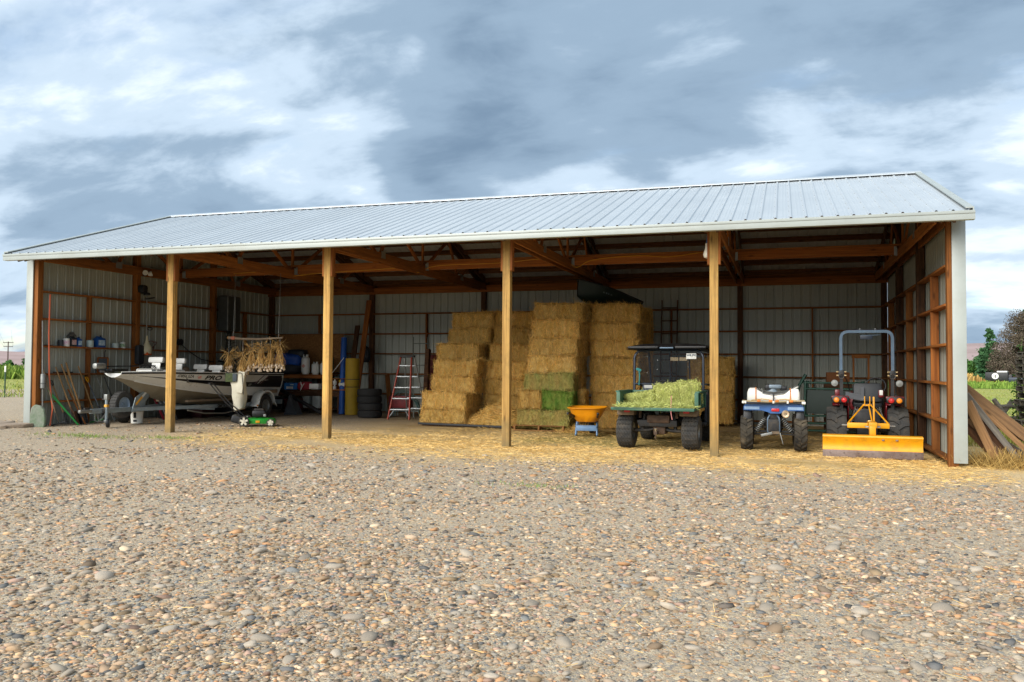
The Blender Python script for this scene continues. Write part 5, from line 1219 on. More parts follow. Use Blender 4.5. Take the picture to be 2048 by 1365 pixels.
# ================================================================= things along the left and rear walls
M_HNDL = wood('ash_tool_handle', 'b08a5c', '8a6840', knots=False); M_HNDL2 = wood('weathered_tool_handle', '8d7a60', '675743', knots=False)
M_BLADE = mat('rusty_tool_steel', '6f4a36', .7, .4, c2='4a3a30', vs=10, bump=.2); M_BLADE2 = mat('dark_tool_steel', '3b3c3e', .55, .5, var=.25, vs=12)
M_GRN = mat('green_fence_steel', '1f7a35', .45, .2, var=.15, vs=6); M_ORHOSE = mat('orange_conduit', 'bf5a38', .55, var=.1, vs=4)
def gx(x): return gz(x)-.0
def tool(name, label, cat, foot, top, kind, hm=M_HNDL, bm_=M_BLADE, hr=.016, group='garden tools against the left wall'):
    """long-handled tool leaning from foot to top; local X runs from the ground up the handle"""
    t = thing(name, label, cat, (0, 0, 0), 0, group); M_ = along(foot, top); L = (Vector(top)-Vector(foot)).length
    t.matrix_world = M_; hs = .0
    if kind in ('shovel', 'spade'):
        hs = .30; wd = .125 if kind == 'shovel' else .10
        o = MB().grid(lambda a, v: ((a)*.30, (v-.5)*2*wd*(min(1, .45+a*2.2) if kind == 'shovel' else 1), .045*((v-.5)*2)**2+.02*math.sin(a*2)), 8, 8).obj('blade', bm_, t, 50); o.modifiers.new('thick', 'SOLIDIFY').thickness = .004
        tb('socket', [(.24, 0, .02), (.42, 0, .012)], [.03, .019], bm_, t)
    elif kind in ('rake', 'fork', 'hoe'):
        hs = .10
        if kind == 'rake':
            bx('head', (.05, 0, 0), (.025, .40, .02), bm_, t, .005)
            for k in range(12): MB().tube([(.05, -.19+k*.0345, 0), (.03, -.19+k*.0345, -.07)], .004, 5).obj('tine', bm_, t)
        elif kind == 'fork':
            hs = .30
            for k in range(4): tb('tine', bend([(.0, -.09+k*.06, .0), (.22, -.09+k*.06, .03), (.30, (-.09+k*.06)*.4, .02)], .05), .006, bm_, t, 6)
        else: bx('head', (.03, 0, -.04), (.012, .16, .12), bm_, t, .004)
        tb('ferrule', [(.06, 0, 0), (.30, 0, 0)], .014, bm_, t)
    elif kind == 'post_hole':
        hs = .32
        for sy in (-1, 1): MB().grid(lambda a, v, sy=sy: (a*.32, sy*(.06-.02*(2*v-1)**2), (v-.5)*.16), 4, 6).obj('blade', bm_, t, 50)
    elif kind == 'bar': hs = 0
    if kind == 'post_hole':
        for sy in (-1, 1): tb('handle', [(hs-.05, sy*.03, 0), (L, sy*.07, 0)], hr*1.1, hm, t)
    else: tb('handle', [(hs*.9, 0, .006), (L, 0, 0)], [hr, hr*.92], hm, t)
    return t
def grip_d(t, L, m):
    o = tb('d_grip', bend([(L, 0, 0), (L+.05, -.05, 0), (L+.13, -.06, 0), (L+.13, .06, 0), (L+.05, .05, 0), (L, 0, 0)], .03), .012, m, t)
tool('hoe', 'weathered hoe leaning by the orange conduit near the corner post', 'hoe', (.50, .32, .14), (.17, .16, 1.42), 'rake', M_HNDL2, M_BLADE2)
t_ = tool('garden_fork', 'short fork with a wishbone grip behind the green steel posts', 'garden fork', (.5, .56, .14), (.2, .42, 1.02), 'fork', M_HNDL, M_BLADE2); grip_d(t_, .93, M_BLADE2)
tool('shovel', 'round-point shovel with a pale handle and rusty blade', 'shovel', (.56, .74, .14), (.18, .50, 1.44), 'shovel')
tool('post_hole_digger', 'post-hole digger with two brown handles and black blades', 'post hole digger', (.55, .98, .14), (.2, .70, 1.52), 'post_hole', M_HNDL, M_BLADE2)
tool('flat_spade', 'flat spade with a light wooden handle beside the post-hole digger', 'spade', (.50, 1.10, .14), (.2, .80, 1.38), 'spade', M_HNDL, M_BLADE2)
tool('pry_bar', 'short reddish wooden bar leaning low beside the digger blades', 'bar', (.62, .93, .14), (.24, .80, .93), 'bar', M_LUM2, M_BLADE, .018)
tool('lawn_rake', 'rake with a two-tone green and wooden handle', 'rake', (.50, 1.42, .14), (.2, 1.12, 1.46), 'rake', M_HNDL, M_GRN)
t_ = tool('scoop_shovel', 'shovel with a bright yellow D-shaped grip', 'shovel', (.6, 1.55, .14), (.22, 1.40, 1.10), 'spade', mat('grey_tool_tube', '6c7680', .5, .3), M_BLADE2, .013); grip_d(t_, 1.02, M_YEL)
tool('long_rod', 'thin grey rod leaning behind the trailer tongue', 'rod', (.62, 1.82, .14), (.2, 1.66, 1.25), 'bar', M_RIM, M_BLADE2, .009)
tool('iron_bar', 'dark iron bar leaning behind the spare wheel', 'bar', (.55, 2.1, .14), (.2, 1.92, 1.2), 'bar', M_BLADE2, M_BLADE2, .013)
for k, (a, b) in enumerate((((.70, .66, .14), (.22, .28, .92)), ((.66, .70, .14), (.20, .40, .80)))):
    o = board('fence_post', a, b, .05, .035, M_GRN); tag(o, ('tall' if k == 0 else 'shorter')+' green steel fence post leaning in the corner', 'fence post', 'green steel posts in the corner')
# orange conduit and grey pipe standing in the corner
o = tb('orange_conduit', [(.34, .23, .14), (.36, .27, .5), (.28, .24, 1.2), (.26, .22, 2.2), (.22, .27, 3.05)], .016, M_ORHOSE, None); tag(o, 'bright orange conduit standing up the left wall', 'conduit')
o = tb('grey_pipe', [(.25, .12, .14), (.2, .1, 2.45)], .014, M_RIM, None); tag(o, 'thin grey pipe standing beside the orange conduit', 'pipe')
g_ = thing('caulking_gun', 'grey cylinder clipped to the pipe in the corner', 'cylinder', (.24, .115, .95)); MB().lathe([(.03, 0), (.055, .02), (.055, .30), (.05, .33), (0, .34)], 16).obj('barrel', M_RIM, g_); tb('band', [(.056*math.cos(a), .056*math.sin(a), .12) for a in np.linspace(0, 6.28, 13)[:-1]], .006, M_STEELD, g_, 5, True)
# stone slab and flat stones at the corner post
m = MB(); pl = [(-.16, 0), (-.17, .3), (-.15, .46), (-.08, .52), (.03, .5), (.12, .42), (.16, .2), (.15, 0)]
o = m.prism(pl, .09, RX(90)).obj('stone_slab', mat('lichen_stone', '8b8d82', .9, c2='5f7358', vs=5, bump=.5, bs=25), None, 30); o.matrix_world = T(.33, -.06, gz(.3)-.05) @ RZ(25) @ RX(-8); o.modifiers.new('b', 'BEVEL').width = .02; tag(o, 'upright grey stone slab with green lichen by the corner post', 'stone')
M_FLAT = mat('flat_sandstone', 'a5937f', .9, c2='857462', vs=6, bump=.5, bs=30)
for k, (x, y, s, lb) in enumerate(((-.35, -.75, .55, 'largest flat stone lying outside the left corner'), (-.05, -.45, .42, 'middle flat stone closest to the left corner trim'), (-.55, -.35, .40, 'flat stone lying furthest back outside the left corner'))):
    pl = [(s*math.cos(t)*random.uniform(.75, 1.1), s*.6*math.sin(t)*random.uniform(.75, 1.1)) for t in np.linspace(0, 6.28, 10)[:-1]]
    o = MB().prism(pl, .08).obj('flat_stone', M_FLAT, None, 30); o.matrix_world = T(x, y, gz(x)-.03+.02*k) @ RZ(k*40) @ RX(3); o.modifiers.new('b', 'BEVEL').width = .015; tag(o, lb, 'stone', 'flat stones by the corner')

# shelf of tins and jugs standing on a girt of the left wall (top of the board at 1.905)
SZ = 1.905
def can(y, r, h, m, lb, lid=M_WHITE, nm='paint_tin', label_m=None):
    t = thing(nm, lb, nm.replace('_', ' '), (.10, y, SZ), 0, 'tins and jugs on the left wall'); MB().lathe([(r*.96, 0), (r, .01), (r, h-.012), (r*.97, h), (r*.85, h-.004)], 20).obj('body', m, t); MB().lathe([(r*.84, h-.01), (r*.84, h+.004), (0, h+.004)], 20).obj('lid', lid, t)
    if label_m: MB().lathe([(r*1.01, h*.22), (r*1.01, h*.75)], 20, caps=False).obj('label', label_m, t)
def jug(y, w_, d, h, m, lb, label_m, cap=M_BLKP, rz=0):
    t = thing('jug', lb, 'jug', (.09, y, SZ), R(rz), 'tins and jugs on the left wall'); b_ = bx('body', (0, 0, h*.38), (d, w_, h*.76), m, t, .025); bx('shoulder', (0, 0, h*.80), (d*.8, w_*.72, h*.16), m, t, .02, taper=(.5, .45)); MB().lathe([(.022, 0), (.022, .03), (0, .03)], 12).obj('cap', cap, t).matrix_local = T(0, w_*.12, h*.87)
    tb('handle', bend([(0, -w_*.15, h*.86), (0, -w_*.42, h*.86), (0, -w_*.46, h*.55)], .03), .012, m, t); bx('label', (d*.5+.002, 0, h*.38), (.003, w_*.72, h*.42), label_m, t, 0)
M_JB = mat('dark_blue_plastic', '1c4f94', .35, var=.1); M_JD = mat('dark_grey_plastic', '32363c', .45, var=.15); M_LB = mat('pale_blue_label', '7fa9c8', .5, c2='d6e2e8', vs=18); M_LR = mat('red_label', 'b0242c', .5, c2='e8e0dc', vs=16); M_LP = mat('pink_label', 'd7a9c0', .5, c2='efe6e8', vs=18); M_LG = mat('green_label', '4f9a4a', .5, c2='e8efe6', vs=18)
can(.70, .06, .14, M_JD, 'small dark tin left of the pink-labelled tin', M_JD, 'tin'); can(.86, .072, .18, M_WHITE, 'white tin with a pink label', M_WHITE, 'tin', M_LP)
jug(1.04, .17, .12, .27, M_JD, 'dark jug with a red label on the left wall shelf', M_LR); jug(1.22, .14, .11, .24, M_JB, 'dark blue jug beside the wall stud, half hidden', M_LB)
can(1.56, .08, .16, mat('clear_tub', 'b9c9c6', .3), 'pale translucent tub left of the big blue jug', mat('teal_lid', '3f8d86', .5), 'tub'); jug(1.86, .27, .14, .30, M_JB, 'largest blue jug with a pale blue label on the shelf', M_LB)
can(2.36, .085, .12, mat('clear_tub', 'b9c9c6'), 'squat clear tub with a green lid', mat('green_lid', '4f9a4a', .5), 'tub'); can(2.60, .07, .15, M_WHITE, 'white tub with a green label near the second post', M_WHITE, 'tub', M_LG)
o = thing('birdhouse', 'small grey birdhouse with a peaked roof above the dark jug', 'birdhouse', (.09, 1.05, SZ+.002)); o.location = (.06, 1.05, SZ); bx('box', (-.0, 0, .12), (.07, .13, .24), M_RIM, o, .005)
MB().prism([(-.11, 0), (.11, 0), (0, .10)], .10, Matrix(((0, 0, 1, -.05), (1, 0, 0, 0), (0, 1, 0, .24), (0, 0, 0, 1)))).obj('roof', mat('grey_tin_roof', '6b6a66', .5, .4), o, 20)
for k in range(4): tag(bx('small_tool', (.12, .25+k*.14, SZ+.012), (.03+.02*(k % 2), .12, .022), [M_BLADE2, M_BLADE, M_RIM, M_BLADE2][k], None, .006), ['dark hand tool nearest the conduit on the shelf', 'rusty hand tool lying second on the shelf', 'grey hand tool lying third on the shelf', 'dark hand tool lying fourth on the shelf'][k], 'hand tool', 'hand tools on the shelf')
for k in range(3): tag(bx('hand_saw', (.13, .6+k*.16, 1.30+.012), (.05, .22, .03), [M_BLADE, M_BLADE2, M_BLADE2][k], None, .008), ['rusty tool on the lower girt left of the shovel handle', 'dark tool on the lower girt between the handles', 'dark clamp on the lower girt right of the handles'][k], 'hand tool', 'tools on the lower girt')
# small picture frame with wire mesh on the lower girt
f_ = thing('mesh_screen', 'small wooden frame with mesh leaning on the lower girt', 'screen', (.12, 1.95, 1.30)); 
for a, b in (((0, -.16, 0), (0, -.16, .36)), ((0, .16, 0), (0, .16, .36)), ((0, -.16, .36), (0, .16, .36)), ((0, -.16, .01), (0, .16, .01))): board('rail', a, b, .025, .035, M_LUM2, f_)
bx('mesh', (-.01, 0, .18), (.004, .31, .33), mat('grey_mesh', '59646e', .6, .3, var=.2, vs=40), f_, 0); tb('hook', [(0, .05, .37), (0, .05, .5), (0, .08, .54)], .012, M_BLADE2, f_)

# string trimmer hanging on the second post
s_ = thing('string_trimmer', 'string trimmer hanging head-up with cream and orange engine', 'trimmer', (.30, 3.18, 0))
tb('shaft', [(0, 0, 3.25), (.02, 0, 2.0)], .013, M_RIM, s_); MB().lathe([(.0, .05), (.07, .03), (.085, 0), (.075, -.03), (0, -.03)], 18).obj('cutting_head', M_BLKP, s_).matrix_local = T(0, 0, 3.3)
bx('guard', (.02, .08, 3.2), (.14, .24, .03), M_BLKP, s_, .01, RX(12)); tb('loop_handle', [(.02+.0, .10+.09*math.cos(a), 2.42+.035*math.sin(a)) for a in np.linspace(0, 6.28, 15)[:-1]], .011, M_BLKP, s_, 6, True)
MB().lathe([(.02, .32), (.035, .2), (.055, .12), (.12, .03), (.13, -.06), (.11, -.14), (0, -.16)], 16).obj('engine_cover', mat('cream_engine_plastic', 'cfc6a2', .45, var=.1), s_).matrix_local = T(.03, .0, 1.92); bx('engine', (.05, -.01, 1.78), (.16, .17, .08), mat('orange_engine_plastic', 'd8612a', .45, var=.1), s_, .03)
# coil of wire and a bag on the post
o = thing('wire_coil', 'loose coil of reddish wire hung right of the trimmer', 'coil', (.16, 3.52, 1.98)); m = MB()
for k in range(5): m.tube([(.02*k*math.sin(a*2), (.12+.012*k)*math.cos(a), (.14-.012*k)*math.sin(a)+.01*k) for a in np.linspace(0, 6.28, 19)[:-1]], .007, 5, True)
m.obj('coil', mat('red_brown_wire', '7d5a4a', .6, var=.3), o, 60)
o = MB().box((0, 0, 0), (.16, .22, .5), b=.07).obj('dark_bag', M_SEAT, None); o.matrix_world = T(.28, 2.98, 1.75); tag(o, 'dark bag hanging on the second post behind the trimmer', 'bag')
o = MB().box((0, 0, 0), (.2, .2, .22), b=.08).obj('old_lantern', M_BLKP, None); o.matrix_world = T(.26, 3.08, 3.42); tag(o, 'black object hung high on the second post', 'lantern')
# black cable sagging between the wall posts
o = tb('black_cable', [(.18, 4.6, 2.1), (.18, 5.0, 1.86), (.18, 5.5, 1.66), (.18, 6.0, 1.60)], .014, M_BLKP, None, 6); tag(o, 'black cable sagging along the left wall behind the garlic', 'cable')
o = thing('cable_reel', 'round black reel fixed to the left wall stud', 'reel', (.2, 4.57, 2.12)); MB().lathe([(.09, -.05), (.09, -.04), (.05, -.035), (.05, .035), (.09, .04), (.09, .05)], 18, RY(90)).obj('drum', M_BLKP, o)
# big grey cooler frame hung high on the third post, net below it
o = thing('wall_fan', 'large grey box fan frame hung high on the left wall', 'fan', (.42, 6.25, 2.75)); M_DK = mat('dull_grey_housing', '4a4c4a', .6, .2, var=.2)
bx('housing', (.0, .15, .25), (.35, .62, 1.02), M_DK, o, .05); tb('front_frame', bend([(.2, -.2, -.25), (.2, -.2, .75), (.2, .14, .75), (.2, .14, -.25)], .05), .016, M_RIM, o, closed=True)
M_NET = mat('dark_fish_net', '3a3f3a', .9, var=.3, vs=20)
m = MB()
for k in range(16):
    a = k/15; m.tube([(.1*math.sin(a*5+z*2), -.25+a*.5+.08*math.sin(z*5+k), -z) for z in np.linspace(0, 1.35, 8)], .008, 4)
    if k < 12: m.tube([(.08, -.25+y, -.1*k-.04*math.sin(y*9)) for y in np.linspace(0, .55, 7)], .007, 4)
o = m.obj('landing_net', M_NET, None); o.matrix_world = T(.4, 6.4, 2.55); tag(o, 'dark tangled net hanging below the grey fan', 'net')
o = tb('net_hoop', bend([(.35, 6.0, 1.62), (.45, 6.6, 1.60), (.6, 7.0, 1.85), (.5, 7.1, 2.0)], .2), .014, M_BLKP, None, 6); tag(o, 'black curved net handle near the rear left corner', 'net handle')
# floodlight high under the first truss
o = thing('floodlight', 'white twin floodlight under the roof at the left wall', 'lamp', (.33, 3.05, 3.80)); bx('base', (0, 0, .0), (.09, .09, .10), M_BLKP, o, .02)
for sy in (-1, 1): MB().lathe([(.03, 0), (.06, .05), (.065, .10), (0, .09)], 16).obj('lamp_head', M_WHITE, o).matrix_local = T(.05, sy*.06, -.01) @ RX(-sy*60) @ RY(50)
o = thing('flood_bulb', 'round bulb lamp hung by the fourth front post', 'lamp', (14.52, .10, 3.50)); MB().lathe([(.0, -.16), (.05, -.14), (.065, -.09), (.05, -.03), (.03, .02), (.03, .10), (0, .10)], 16).obj('bulb', mat('frosted_bulb', 'd8d2c0', .3, var=.05), o); tb('socket', [(0, 0, .10), (.02, 0, .24)], .02, mat('blue_cord', '2d5f96', .6), o)
# yellow extension cord draped along the beams
def cord(pts, lb, nm='extension_lead'):
    P = [Vector(p) for p in pts]; out = []
    for i in range(len(P)-1):
        a, b, c, d = P[max(0, i-1)], P[i], P[i+1], P[min(len(P)-1, i+2)]
        for k in range(6):
            t = k/6; out.append(.5*((2*b)+(c-a)*t+(2*a-5*b+4*c-d)*t*t+(3*b-a-3*c+d)*t**3))
    o = MB().tube([*out, P[-1]], .009, 5).obj(nm, mat('yellow_cord', 'd69a24', .5, var=.1), None, 60); tag(o, lb, 'cord')
yb = BK/2-.035
cord([(1.9, yb, 3.92), (3.0, yb, 3.95), (3.6, yb-.1, 3.80), (4.4, yb, 3.86), (5.8, yb, 3.90), (6.9, yb, 3.93), (7.25, yb-.15, 3.78), (7.7, yb, 3.95), (9.3, yb, 3.97), (10.5, yb, 4.03), (10.95, yb-.12, 3.82), (11.1, yb-.1, 3.86), (11.25, yb-.1, 3.80), (11.6, yb, 3.97), (12.6, yb, 4.03), (13.3, yb, 3.98), (14.0, yb, 4.05), (14.5, yb, 4.06)], 'yellow extension cord draped along the middle roof beam')

# ---- rear wall, left bays: bench, board, cylinders, tubes, tyres, ladders
M_OSB = mat('strand_board', 'a87844', .85, c2='7d5227', vs=26, st=(1, 1, 1), bump=.3, bs=40, obj_rand=0)
o = bx('strand_board', (1.75, 8.62, 1.90), (2.35, .018, 1.16), M_OSB, None, .002); tag(o, 'strand board sheet fixed behind the workbench', 'board')
wb = thing('workbench', 'brown timber workbench with a raised shelf at the rear wall', 'workbench', (2.2, 7.75, gz(2.2)))
board('top', (-1.7, 0, .64), (1.35, 0, .64), .75, .05, M_DARK, wb); board('shelf', (-1.7, .33, 1.09), (.72, .33, 1.09), .40, .05, M_LUM, wb); board('shelf_front', (-1.7, .12, 1.05), (.72, .12, 1.05), .04, .10, M_LUM2, wb)
for x in (-1.6, -.2, 1.25):
    for y in (-.3, .3): board('leg', (x, y, 0), (x, y, .615), .09, .09, M_DARK, wb)
for x in (-1.6, -.4, .65): board('shelf_post', (x, .34, .67), (x, .34, 1.06), .09, .05, M_DARK, wb)
board('apron', (-1.65, -.34, .55), (1.3, -.34, .55), .04, .12, M_DARK, wb)
SH = gz(2.2)+1.118; TP = gz(2.2)+.668
def lp_tank(x, y, r, h, lb, sticker=False):
    t = thing('propane_cylinder', lb, 'gas cylinder', (x, y, SH), 0, 'gas cylinders on the bench shelf')
    MB().lathe([(r*.75, .0), (r*.8, .03), (r*.9, .04), (r, .09), (r, h*.72), (r*.9, h*.82), (r*.5, h*.88), (0, h*.89)], 24).obj('body', M_WHITE, t)
    m = MB(); m.lathe([(r*.62, h*.84), (r*.62, h)], 24, caps=False, arc=(R(-50), R(230))); o = m.obj('collar', M_WHITE, t); o.modifiers.new('s', 'SOLIDIFY').thickness = .006
    MB().lathe([(.028, h*.88), (.028, h*.95), (.04, h*.96), (.04, h), (0, h)], 12).obj('valve', M_BLKP, t)
    if sticker: bx('hazard_mark', (0, -r-.001, h*.42), (.09, .004, .09), mat('faded_red_mark', 'd59a8b', .6), t, 0, RY(45))
lp_tank(2.05, 7.9, .125, .60, 'tallest white gas cylinder on the bench shelf', True); lp_tank(2.36, 7.95, .115, .38, 'short white gas cylinder in the middle of the shelf'); lp_tank(2.62, 7.98, .105, .40, 'white gas cylinder half hidden behind the second front post')
def sack(name, lb, cat, c, d, m, sd_=0, top=.5):
    def fn(a, v):
        t = a*2*math.pi; p = 3; ct, s_t = math.cos(t), math.sin(t); k = (abs(ct)**p+abs(s_t)**p)**(-1/p); e = (1-abs(v*2-1)**5)**.5 if v > .02 else .55
        x, y, z = ct*k*d[0]/2*e, s_t*k*d[1]/2*e, v*d[2]; q = 1+.16*mnoise.noise(Vector((x*4+sd_, y*4, z*5))); return (x*q, y*q, z*(1+.25*mnoise.noise(Vector((x*2.3+sd_, y*2, 3)))))
    m_ = MB(); m_.grid(fn, 24, 12, cu=True); m_.add([fn(i/24, 1) for i in range(24)], [tuple(range(24))]); o = m_.obj(name, m, None, 60); o.location = c; tag(o, lb, cat); return o
sack('blue_tarp', 'blue tarpaulin bundle heaped on the bench shelf', 'tarp', (1.42, 7.95, SH+.22), (.95, .5, .42), mat('blue_tarp', '1d4da0', .45, var=.25, vs=5, bump=.4, bs=14), 1); sack('dark_bundle', 'dark folded cover under the blue tarpaulin', 'cover', (1.35, 7.9, SH), (1.05, .5, .30), mat('dark_cover', '2a2d33', .7, var=.3, vs=5, bump=.4, bs=14), 5); sack('black_bundle', 'black cloth thrown over the top of the blue tarpaulin', 'cloth', (1.68, 8.05, SH+.48), (.62, .4, .28), M_SEAT, 8)
o = bx('teal_box', (2.65, 8.35, SH+.33), (.16, .1, .38), mat('teal_plastic', '2f6d68', .5), None, .03); tag(o, 'teal plastic case standing at the back of the shelf', 'case')
# clutter on the bench top
o = thing('toolbox', 'blue and white carton on the workbench', 'box', (1.85, 7.55, TP)); bx('body', (0, 0, .10), (.42, .3, .2), mat('blue_carton', '1f6ab4', .55, c2='2f7fc6', vs=6), o, .01); bx('print', (-.02, -.152, .06), (.22, .004, .07), M_WHITE, o, 0); bx('print', (.05, -.152, .15), (.12, .004, .04), M_LB, o, 0)
sack('red_bag', 'red bag with white cords on the workbench', 'bag', (2.28, 7.5, TP-.02), (.42, .3, .26), mat('red_bag_cloth', '8f1f2c', .8, var=.2, vs=8, bump=.3, bs=30), 3)
o = tb('drawstring', [(2.24, 7.33, TP+.24), (2.28, 7.31, TP+.12), (2.25, 7.31, TP-.02), (2.31, 7.31, TP+.10), (2.36, 7.33, TP+.2)], .009, M_WHITE, None, 5); tag(o, 'white cord hanging over the red bag', 'cord')
o = bx('white_carton', (2.62, 7.55, TP+.10), (.30, .26, .16), M_WHITE, None, .01); tag(o, 'white carton on the bench beside the front post', 'box')
for k, (x, y, c, lb) in enumerate(((.95, 7.6, '4a3a30', 'brown lump of gear at the left end of the bench'), (1.3, 7.55, '2c3b52', 'dark blue cloth heap on the bench top'), (1.12, 7.4, '23262b', 'black gear bag at the front of the bench'))): sack('gear_heap', lb, 'gear', (x, y, TP-.02), (.5, .35, .28), mat('gear_'+c, c, .8, var=.3, vs=8, bump=.4, bs=20), 11+k)
# below and in front of the bench
for k, (x, y, sx_, h, mm, lb) in enumerate(((2.35, 7.55, .22, .42, mat('translucent_jug', 'b3b8b2', .4), 'translucent jug under the workbench'), (2.72, 7.5, .26, .36, mat('pale_carton', 'c3c6bf', .6), 'pale carton with a green top under the bench'))):
    o = thing('storage_jug', lb, 'container', (x, y, gz(x)+.14)); bx('body', (0, 0, h/2), (sx_, .2, h), mm, o, .03); bx('lid', (0, 0, h+.015), (sx_*.5, .12, .03), M_LG if k else M_BLKP, o, .008)
o = bx('low_shelf', (2.3, 7.7, gz(2.3)+.125), (2.4, .5, .03), M_DARK, None, .004); tag(o, 'low dusty shelf board under the workbench', 'shelf')
for k, (x, c, lb) in enumerate(((1.4, '262a30', 'dark tote under the left end of the bench'), (1.95, '5a1f24', 'dark red tub under the bench'))): o = bx('tote', (x, 7.5, gz(x)+.24), (.48, .4, .34), mat('tote_'+c, c, .5, var=.2), None, .04, taper=(1.1, 1.1)); tag(o, lb, 'tote')
o = tb('black_downpipe', [(2.1, 6.55, .80), (3.55, 6.3, .20)], .055, M_BLKP, None, 10); tag(o, 'black drain pipe sloping to the ground before the bench', 'pipe')
o = MB().prism([(0, 0), (.42, 0), (.16, .55)], .3, RX(90)).obj('grey_chute', mat('grey_poly', '4c4f52', .6, var=.2), None, 20); o.matrix_world = T(2.35, 6.6, gz(2.3)); tag(o, 'grey triangular chute behind the boat transom', 'chute')
# crate of white bottles
c_ = thing('bottle_crate', 'open wooden crate on the bench end, with white bottles', 'crate', (3.45, 7.45, TP)); 
for a, b in (((-.24, 0, .16), (.24, 0, .16)),): pass
for x in (-.25, .25): board('side', (x, -.13, .16), (x, .13, .16), .03, .33, M_LUM2, c_)
board('bottom', (-.25, 0, .015), (.25, 0, .015), .26, .03, M_LUM2, c_); board('back', (-.25, .13, .16), (.25, .13, .16), .015, .32, M_LUM, c_); board('top', (-.25, 0, .335), (.25, 0, .335), .26, .02, M_LUM, c_)
for k, (x, z, r, h, rot, mm, lb) in enumerate(((-.14, .03, .05, .12, 0, M_WHITE, 'white bottle standing at the lower left in the crate'), (-.13, .16, .055, .14, 0, M_WHITE, 'white bottle standing at the upper left in the crate'), (.02, .17, .06, .28, 90, M_WHITE, 'large white bottle lying across the crate'), (.05, .235, .045, .08, 0, mat('yellow_plastic', 'd8b428', .4), 'small yellow bottle in the crate'))):
    t = thing('bottle', lb, 'bottle', (3.45+x, 7.42, TP+z), 0, 'bottles in the crate'); t.rotation_euler = (0, R(rot), 0); MB().lathe([(r*.9, 0), (r, .01), (r, h*.7), (r*.5, h*.85), (r*.4, h), (0, h)], 16).obj('body', mm, t); MB().lathe([(r*.45, h), (r*.45, h+.025), (0, h+.025)], 12).obj('cap', mm, t)
o = thing('foam_roll', 'tall yellow foam roll standing by the rear wall', 'roll', (3.98, 7.25, gz(4)))
MB().lathe([(.19, .0), (.2, .01), (.2, .80), (.19, .81), (.19, .83), (.2, .84), (.2, 1.60), (.19, 1.61), (.06, 1.61), (.06, 1.5)], 26).obj('roll', mat('mustard_foam', 'a98a1c', .7, var=.1, vs=4, bump=.1), o)
for z in (.78, 1.0): MB().lathe([(.202, z), (.202, z+.02)], 26, caps=False).obj('strap', M_BLKP, o)
o = tb('blue_roll', [(3.62, 7.3, gz(3.6)), (3.45, 7.7, 2.33)], .085, mat('blue_foam_tube', '174f9e', .55, var=.15, vs=3), None, 14); tag(o, 'tall blue foam tube leaning beside the bench', 'tube')
o = board('timber_plank', (3.75, 7.8, gz(3.7)), (3.66, 8.85, 3.52), .16, .05, M_LUM2); tag(o, 'long yellowish plank leaning up the rear wall', 'plank'); o = board('timber_plank', (3.38, 8.2, .8), (3.30, 8.8, 2.75), .15, .05, M_DARK); tag(o, 'dark short plank behind the blue tube', 'plank')
o = tb('white_stick', [(3.2, 7.4, 1.25), (3.62, 7.4, 1.75)], .008, M_WHITE, None, 5); tag(o, 'thin white stick slanting in front of the blue tube', 'stick')
for k in range(4):
    t = thing('stacked_tyre', ['lowest black tyre in the stack of four', 'second black tyre up in the stack', 'third black tyre up in the stack', 'topmost black tyre of the stack by the ladder'][k], 'tyre', (5.0+random.uniform(-.02, .02), 6.35, gz(5)+.10+k*.195), 0, 'stack of tyres by the rear wall'); o = tyre_part(t, .335, .19, .2, 34, .007, 'zig', mat('old_tyre_rubber', '232323', .85, var=.25, vs=7)); o.rotation_euler = (0, R(90), 0)
# stepladder
def stepladder():
    M_FG = mat('red_fibreglass', 'b8452c', .5, var=.12, vs=5, dirt=('5d2a20', .3, 6.)); l = thing('stepladder', 'red fibreglass stepladder with aluminium treads near the straw stack', 'ladder', (6.12, 6.2, gz(6.1)), R(4)); H_ = 1.66
    for sx in (-1, 1):
        board('front_rail', (sx*.30-.05, -.32, 0), (sx*.15+.03, .0, H_), .075, .028, M_FG, l, roll=math.pi/2); board('rear_rail', (sx*.28+.15, .52, 0), (sx*.14+.10, .06, H_-.04), .05, .025, M_ZINC, l, roll=math.pi/2)
    for k in range(5):
        f = (k*.29+.26)/H_; w_ = .30*(1-f)+.15*f; bx('tread', (-.05+.08*f, -.32+.32*f, f*H_), (w_*2-.02, .09, .03), M_ZINC, l, .006); bx('rear_brace', (.15-.05*f, .52-.46*f, f*H_), (w_*1.8, .02, .03), M_ZINC, l, .004)
    bx('top_cap', (.05, .03, H_+.01), (.40, .16, .06), M_BLKP, l, .015)
    for sx in (-1, 1): tb('foot_brace', [(sx*.29-.05, -.30, .05), (sx*.15-.04, -.27, .26)], .012, M_ZINC, l, 5)
stepladder()
def ext_ladder(nm, lb, foot, top, w_, m, n, r=.028):
    l = thing(nm, lb, 'ladder'); f, t = Vector(foot), Vector(top); sx = Vector((1, .15, 0)).normalized()*w_/2
    for s in (-1, 1): board('rail', f+sx*s, t+sx*s, .03, .065, m, l)
    for k in range(n): p = f.lerp(t, (k+.7)/(n+.3)); tb('rung', [p-sx, p+sx], r*.55, m, l)
ext_ladder('extension_ladder', 'weathered grey ladder standing behind the stepladder', (6.35, 6.75, gz(6.3)), (5.98, 7.5, 2.33), .42, mat('weathered_ladder', '767a72', .6, .4, var=.2), 7); ext_ladder('wooden_ladder', 'dark wooden ladder leaning on the rear wall above the truck', (12.80, 8.3, gz(12.8)), (12.78, 8.93, 3.36), .42, M_DARK, 9)
